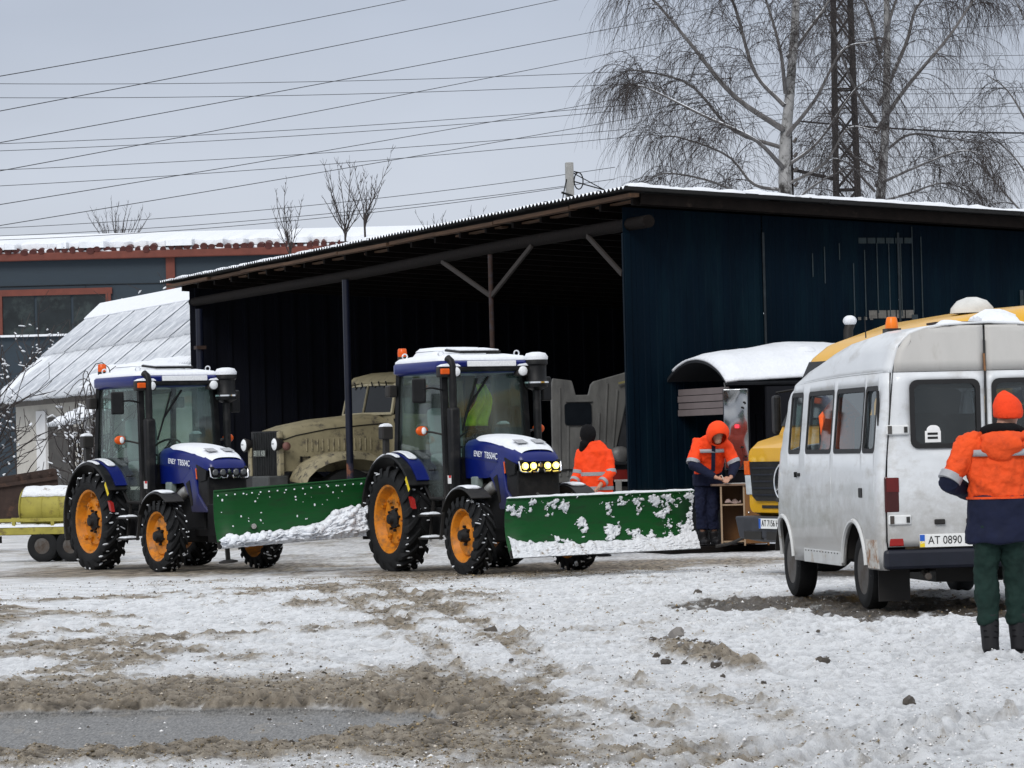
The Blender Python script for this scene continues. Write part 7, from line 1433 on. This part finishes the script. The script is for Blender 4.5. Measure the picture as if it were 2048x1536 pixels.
for s in ('L', 'R'):
    sh, el, wr = J['sh' + s], J['el' + s], J['wr' + s]
    ring_on(sh, el, 0.90, 0.0815, 0.026).obj('sleeve_band', REFL, m1)
    g = G(); g.tube([el.lerp(sh, 0.06), el, el.lerp(wr, 0.4), wr.lerp(el, 0.05)], [0.075, 0.077, 0.066, 0.05], 14); cloth(g, 'sleeve_cuff', NAVYC, m1, 0.012, 0.02, 0.08)
g = G(); g.ell((0.015, -0.10, 1.435), (0.15, 0.075, 0.085), 16, 10, (0.3, 0, ya)); g.ell((0.03, -0.055, 1.49), (0.16, 0.09, 0.05), 16, 8); g.ell((0.005, -0.115, 1.395), (0.10, 0.05, 0.075), 14, 8, (0.2, 0, 0)); cloth(g, 'hood_down', ORANGE_W, m1, 0.012, 0.02, 0.07)
g = G(); g.tube([V(-0.09, 0.0, 1.53), V(-0.02, -0.055, 1.555), V(0.09, -0.045, 1.55), V(0.16, 0.04, 1.53), V(0.10, 0.12, 1.53), V(-0.03, 0.1, 1.54), V(-0.09, 0.0, 1.53)], 0.042, 10); cloth(g, 'black_collar', KNIT, m1, 0.012, 0.015, 0.05)
g = G(); hc = J['head']; g.loft([oval((hc.x + dx, hc.y + dy, hc.z + z), r, r * 1.12, 0, 18, (0, 0.012)) for dx, dy, z, r in ((0, -0.01, -0.04, 0.098), (0, -0.01, 0.0, 0.104), (-0.002, 0, 0.05, 0.100), (-0.008, 0.0, 0.09, 0.080), (-0.016, 0.0, 0.125, 0.045), (-0.022, 0, 0.14, 0.012))]); cloth(g, 'knit_hat', KNITO, m1, 0.010, 0.008, 0.05)
trousers_(m1, J, GREENT, 0.100, 0.078, 0.072); boots(m1, J, 0.29)
# --- worker behind the lit tractor's plough
J = dict(hip=V(0.03, 0.02, 0.92), chest=V(0.02, 0.0, 1.30), neck=V(-0.02, -0.02, 1.50), head=V(-0.07, -0.03, 1.64), face=V(-0.85, 0.5, -0.1),
         shL=V(-0.16, 0.0, 1.40), elL=V(-0.21, -0.02, 1.14), wrL=V(-0.30, -0.16, 0.97), shR=V(0.18, 0.02, 1.40), elR=V(0.22, -0.06, 1.13), wrR=V(0.05, -0.24, 0.94),
         hpL=V(-0.06, 0, 0.86), knL=V(-0.07, -0.02, 0.48), anL=V(-0.06, 0, 0.09), hpR=V(0.12, 0.02, 0.86), knR=V(0.13, 0, 0.48), anR=V(0.14, 0.03, 0.09), toe=V(-0.11, 0.06, 0))
m2 = person((1.08, 46.0, 0), J, 'worker in bright orange jacket and black hat standing behind the lit tractor plough', None, None, None, None)
g = G(); g.loft(torso_loft([((0.0, -0.01, 1.56), 0.10, 0.09), ((0.01, 0, 1.50), 0.16, 0.11), ((0.02, 0, 1.42), 0.205, 0.14), ((0.02, 0, 1.25), 0.225, 0.16), ((0.03, 0.0, 1.05), 0.23, 0.165), ((0.03, 0, 0.84), 0.225, 0.16), ((0.03, 0, 0.82), 0.215, 0.155)], 0.3))
for s in ('L', 'R'):
    sh, el, wr = J['sh' + s], J['el' + s], J['wr' + s]; g.tube([J['chest'].lerp(sh, 0.5) + V(0, 0, 0.06), sh, sh.lerp(el, 0.5), el, wr.lerp(el, 0.25)], [0.085, 0.085, 0.08, 0.072, 0.06], 14)
cloth(g, 'jacket', ORANGE, m2, 0.013, 0.055, 0.15)
for zz, k in ((1.12, 0.238), (0.925, 0.240)): G().loft(torso_loft([((0.03, 0.0, zz - 0.025), k, k * 0.73), ((0.03, 0.0, zz + 0.025), k, k * 0.73)], 0.3)).obj('reflective_band', REFL, m2)
for s in ('L', 'R'): ring_on(J['sh' + s], J['el' + s], 0.95, 0.082, 0.024).obj('sleeve_band', REFL, m2); ring_on(J['el' + s], J['wr' + s], 0.62, 0.072, 0.022).obj('sleeve_band', REFL, m2)
hc = J['head']; g = G(); g.ell(tuple(hc + V(0.0, 0.0, 0.02)), (0.112, 0.118, 0.135), 18, 12); g.tube([hc + V(0.02, 0.02, -0.08), hc + V(-0.07, -0.06, -0.12), hc + V(-0.09, -0.02, -0.2)], [0.08, 0.055, 0.045], 12); cloth(g, 'black_hat', KNIT, m2, 0.012, 0.01, 0.05)
trousers_(m2, J, NAVYC); boots(m2, J, 0.2)
# --- worker bent over the desk, writing
J = dict(hip=V(-0.01, 0.05, 0.93), chest=V(0.04, -0.16, 1.27), neck=V(0.10, -0.32, 1.44), head=V(0.12, -0.41, 1.53), face=V(0.12, -0.62, -0.78),
         shL=V(-0.14, -0.18, 1.41), elL=V(-0.22, -0.30, 1.12), wrL=V(0.10, -0.42, 0.93), shR=V(0.24, -0.18, 1.38), elR=V(0.36, -0.24, 1.11), wrR=V(0.29, -0.44, 0.93),
         hdL=V(0.9, -0.35, -0.25), hdR=V(-0.5, -0.75, -0.2), thL=V(0.2, -0.4, 0.9), thR=V(-0.8, 0.2, 0.4), curl=0.75,
         hpL=V(-0.09, 0.05, 0.88), knL=V(-0.10, 0.02, 0.50), anL=V(-0.08, 0.06, 0.09), hpR=V(0.08, 0.05, 0.88), knR=V(0.06, 0.02, 0.50), anR=V(0.07, 0.08, 0.09), toe=V(0.05, -0.12, 0))
m3 = person((2.66, 46.78, 0.09), J, 'worker in orange hooded jacket bending over the desk to write', None, None, None, None)
g = G(); g.loft(torso_loft([((0.09, -0.27, 1.52), 0.12, 0.10), ((0.07, -0.23, 1.48), 0.19, 0.14), ((0.045, -0.18, 1.38), 0.225, 0.17), ((0.025, -0.12, 1.24), 0.225, 0.175), ((0.01, -0.04, 1.08), 0.205, 0.16), ((0.0, 0.0, 0.98), 0.195, 0.15)], 0.1))
for s in ('L', 'R'):
    sh, el, wr = J['sh' + s], J['el' + s], J['wr' + s]; g.tube([J['chest'].lerp(sh, 0.5) + V(0, 0, 0.06), sh, sh.lerp(el, 0.5), el.lerp(sh, 0.08)], [0.09, 0.095, 0.092, 0.082], 14)
cloth(g, 'jacket', ORANGE, m3, 0.013, 0.055, 0.15)
g = G(); g.loft(torso_loft([((0.01, 0.0, 1.06), 0.20, 0.15), ((0.0, 0.03, 0.95), 0.205, 0.16), ((-0.005, 0.05, 0.82), 0.215, 0.165)], 0.1)); cloth(g, 'jacket_skirt', NAVYC, m3, 0.014, 0.02, 0.12)
bk = [oval((0.035, -0.15, z), 0.236, 0.188, 0.1, 40) for z in (1.275, 1.325)]; G().loft([bk[0][20:41], bk[1][20:41]], caps=False, closed=False).obj('chest_band', REFL, m3, solid=0.012)
for s in ('L', 'R'):
    sh, el, wr = J['sh' + s], J['el' + s], J['wr' + s]; ring_on(sh, el, 0.88, 0.094, 0.026).obj('sleeve_band', REFL, m3); g = G(); g.tube([el.lerp(sh, 0.05), el, el.lerp(wr, 0.5), wr.lerp(el, 0.1)], [0.082, 0.08, 0.062, 0.045], 14); cloth(g, 'sleeve_cuff', NAVYC, m3, 0.012, 0.02, 0.08)
G().bar((0.07, -0.352, 1.38), (0.06, -0.245, 1.02), 0.05, 0.03).obj('open_front', NAVYC, m3, False)
# hood: shell open towards the face
hc = J['head']; f_ = J['face'].normalized(); g = G(); nu, nv = 22, 14
for i in range(nu):
    for j in range(nv):
        a = 2 * math.pi * i / nu; t = 0.50 * math.pi + 0.50 * math.pi * (j / (nv - 1)) - 0.80 * (1 - j / (nv - 1))
        rx, rz_ = 0.150, 0.185; lx = V(-f_.y, f_.x, 0).normalized(); uz = lx.cross(f_).normalized() * -1
        g.v.append(tuple(hc + V(0.0, 0.0, 0.03) + f_ * 0.03 + lx * rx * math.sin(t) * math.cos(a) + uz * rz_ * math.sin(t) * math.sin(a) + f_ * 0.15 * math.cos(t)))
for i in range(nu):
    for j in range(nv - 1): g.f.append((i * nv + j, ((i + 1) % nu) * nv + j, ((i + 1) % nu) * nv + j + 1, i * nv + j + 1))
o = g.obj('hood', ORANGE, m3, fix=True, solid=0.02, subsurf=1); lumpy(o, 0.02, 0.1)
pn = G().tube([(0, 0, 0), (-0.05, 0.0, 0.11)], 0.005, 6).obj('pen', pm('pen_white', (0.6, 0.58, 0.5), 0.4)); pn.location = (2.87, 46.30, 0.95); tag(pn, 'pale pen in the hand of the worker writing at the desk', 'pen')
trousers_(m3, J, NAVYC, 0.11, 0.085, 0.08); boots(m3, J, 0.2)
# ------------------------------------------------------------------ yellow roller trailer, rusty sheet, clods
YOL = pm('old_yellow', (0.30, 0.265, 0.05), 0.6, var=0.2, scale=5, col2=(0.12, 0.09, 0.03), thr=0.60, wid=0.06, s2=6)
rl = empty('roller_trailer', (-6.75, 50.2, 0), R(-12), 'old yellow drum on a twin wheeled trailer frame behind the tractor', 'trailer')
G().lathe([(0.0, -0.50), (0.27, -0.50), (0.29, -0.47), (0.29, 0.47), (0.27, 0.50), (0.0, 0.50)], (0, 0, 0.78), (0, R(90), 0), 28).obj('drum', YOL, rl)
for xx in (-0.49, 0.49): G().lathe([(0.30, -0.012), (0.312, 0), (0.30, 0.012), (0.28, 0)], (xx, 0, 0.78), (0, R(90), 0), 28, True).obj('drum_rim', YOL, rl)
for xx in (-0.15, 0.12, 0.3): G().lathe([(0.291, -0.01), (0.297, 0), (0.291, 0.01)], (xx, 0, 0.78), (0, R(90), 0), 28).obj('drum_band', YOL, rl)
G().grid(lin(-0.47, 0.5, 20), lin(R(38), R(142), 12), lambda x, a: (x, 0.30 * math.cos(a), 0.78 + (0.292 + 0.035 * math.sin((a - R(38)) / R(104) * math.pi)) * math.sin(a) + 0.004 * math.sin(x * 30))).obj('drum_snow', SNOWD, rl, solid=0.02)
for yy in (-0.36, 0.36):
    G().box((0.0, yy, 0.46), (1.9, 0.05, 0.10)).obj('rail', YOL, rl, False); G().box((0.0, yy, 0.62), (1.7, 0.04, 0.05)).obj('upper_rail', YOL, rl, False)
    for xx in (-0.55, 0.05, 0.55): G().box((xx, yy, 0.54), (0.05, 0.045, 0.13)).obj('upright', YOL, rl, False)
    snow_strip('rail_snow', [(-0.9, yy + 0.05, 0.515), (0.9, yy + 0.05, 0.515)], 0.16, 0.05, rl, 3, (0, 1, 0), 0.06)
G().box((0, 0, 0.42), (1.7, 0.66, 0.04)).obj('deck', YOL, rl, False); snow_patch('deck_snow', lambda u, v, h: (u, v, 0.445 + max(0, h)), -0.95, -0.35, -0.32, 0.32, 0.12, rl, 3, 18, 14)
for xx in (-0.12, 0.32):
    for s in (-1, 1): road_wheel(rl, (xx, s * 0.30, 0.235), 0.24, 0.17, 0.11, s)
G().bar((-0.9, 0, 0.33), (-2.2, 0.1, 0.30), 0.10).obj('draw_bar', BLACK, rl, False)
rs_ = empty('rusty_tailgate', (-8.15, 56.5, 0), R(8), 'rusty dark steel tailgate with rivets standing behind the yellow drum', 'tailgate')
RB_ = pm('rust_dark', (0.035, 0.022, 0.018), 0.8, var=0.5, scale=5, col2=(0.085, 0.045, 0.03), thr=0.6)
G().prism([(-1.2, 0.35), (0.62, 0.35), (0.55, 1.33), (0.50, 1.36), (-1.2, 1.12)], 0, 0.05).obj('plate', RB_, rs_, False, bevel=0.008); G().bar((-1.2, -0.03, 1.0), (0.56, -0.03, 1.20), 0.05, 0.06).obj('stiffener', RB_, rs_, False)
for k in range(4): G().ell((-0.1 + 0.18 * k, -0.06, 1.24 + 0.012 * k), (0.03, 0.02, 0.03), 8, 6).obj('rivet', RB_, rs_)
for xx in (-0.9, 0.4): G().box((xx, 0.1, 0.3), (0.1, 0.3, 0.6)).obj('foot', RB_, rs_, False)
CLOD = pm('frozen_clod', (0.12, 0.105, 0.09), 0.9, var=0.4, scale=20, bump=0.01, bscale=40, up_snow=0.85); CLODL = pm('icy_clod', (0.32, 0.30, 0.28), 0.85, var=0.35, scale=18, bump=0.01, bscale=40, up_snow=0.7)
def clod(x, y, r, seed, label, mat=CLOD, group='clods of frozen slush in the yard', sq=0.7):
    rnd = random.Random(seed); b = bmesh.new(); bmesh.ops.create_icosphere(b, subdivisions=2, radius=1)
    for v in b.verts:
        n_ = fbm(np.array([v.co.x * 1.5 + seed * 3.1]), np.array([v.co.y * 1.5 + v.co.z * 1.9 + seed]), 3)[0]; v.co *= 1 + 0.42 * n_
    for v in b.verts: v.co.z = max(v.co.z, -0.45)
    me_ = bpy.data.meshes.new('frozen_clod'); b.to_mesh(me_); b.free()
    o = mobj('frozen_clod', me_, mat, smooth=True, angle=30); o.scale = (r, r * 0.9, r * sq); o.rotation_euler = (0, 0, rnd.uniform(0, 6)); o.location = (x, y, hz(x, y) + r * 0.2); tag(o, label, 'clod', group)
clod(-0.22, 27.9, 0.055, 1, 'pointed dark clod standing alone on clean snow in the middle of the yard', sq=1.2)
clod(1.21, 25.9, 0.06, 2, 'pale pointed lump of ice at the end of the dirt ridge', CLODL, sq=1.0)
clod(2.03, 22.7, 0.055, 3, 'dark flat clod on a thin dirt streak right of the dirt ridge')
clod(2.16, 18.9, 0.042, 4, 'round dark clod at the edge of the rutted snow', sq=0.9)
clod(1.27, 22.0, 0.035, 5, 'round dark clod at the near foot of the dirt ridge', sq=1.0)
clod(1.77, 33.4, 0.05, 6, 'small stone at the tip of the wet patch under the white van', sq=1.0)
rc = random.Random(8)
for k in range(26): clod(1.22 + rc.gauss(0, 0.17), 23.6 + rc.gauss(0, 1.1), rc.uniform(0.012, 0.035), 20 + k, 'small clod in the dirt ridge', CLOD if rc.random() < 0.6 else CLODL, 'small clods of the dirt ridge', 0.9)
for k in range(30):
    x_ = rc.uniform(-2.6, 2.6); y_ = rc.uniform(17, 29)
    if abs(x_) < 0.125 * y_ : clod(x_, y_, rc.uniform(0.007, 0.02), 60 + k, 'tiny dark crumb of slush scattered over the yard', CLOD, 'tiny scattered crumbs', 0.9)
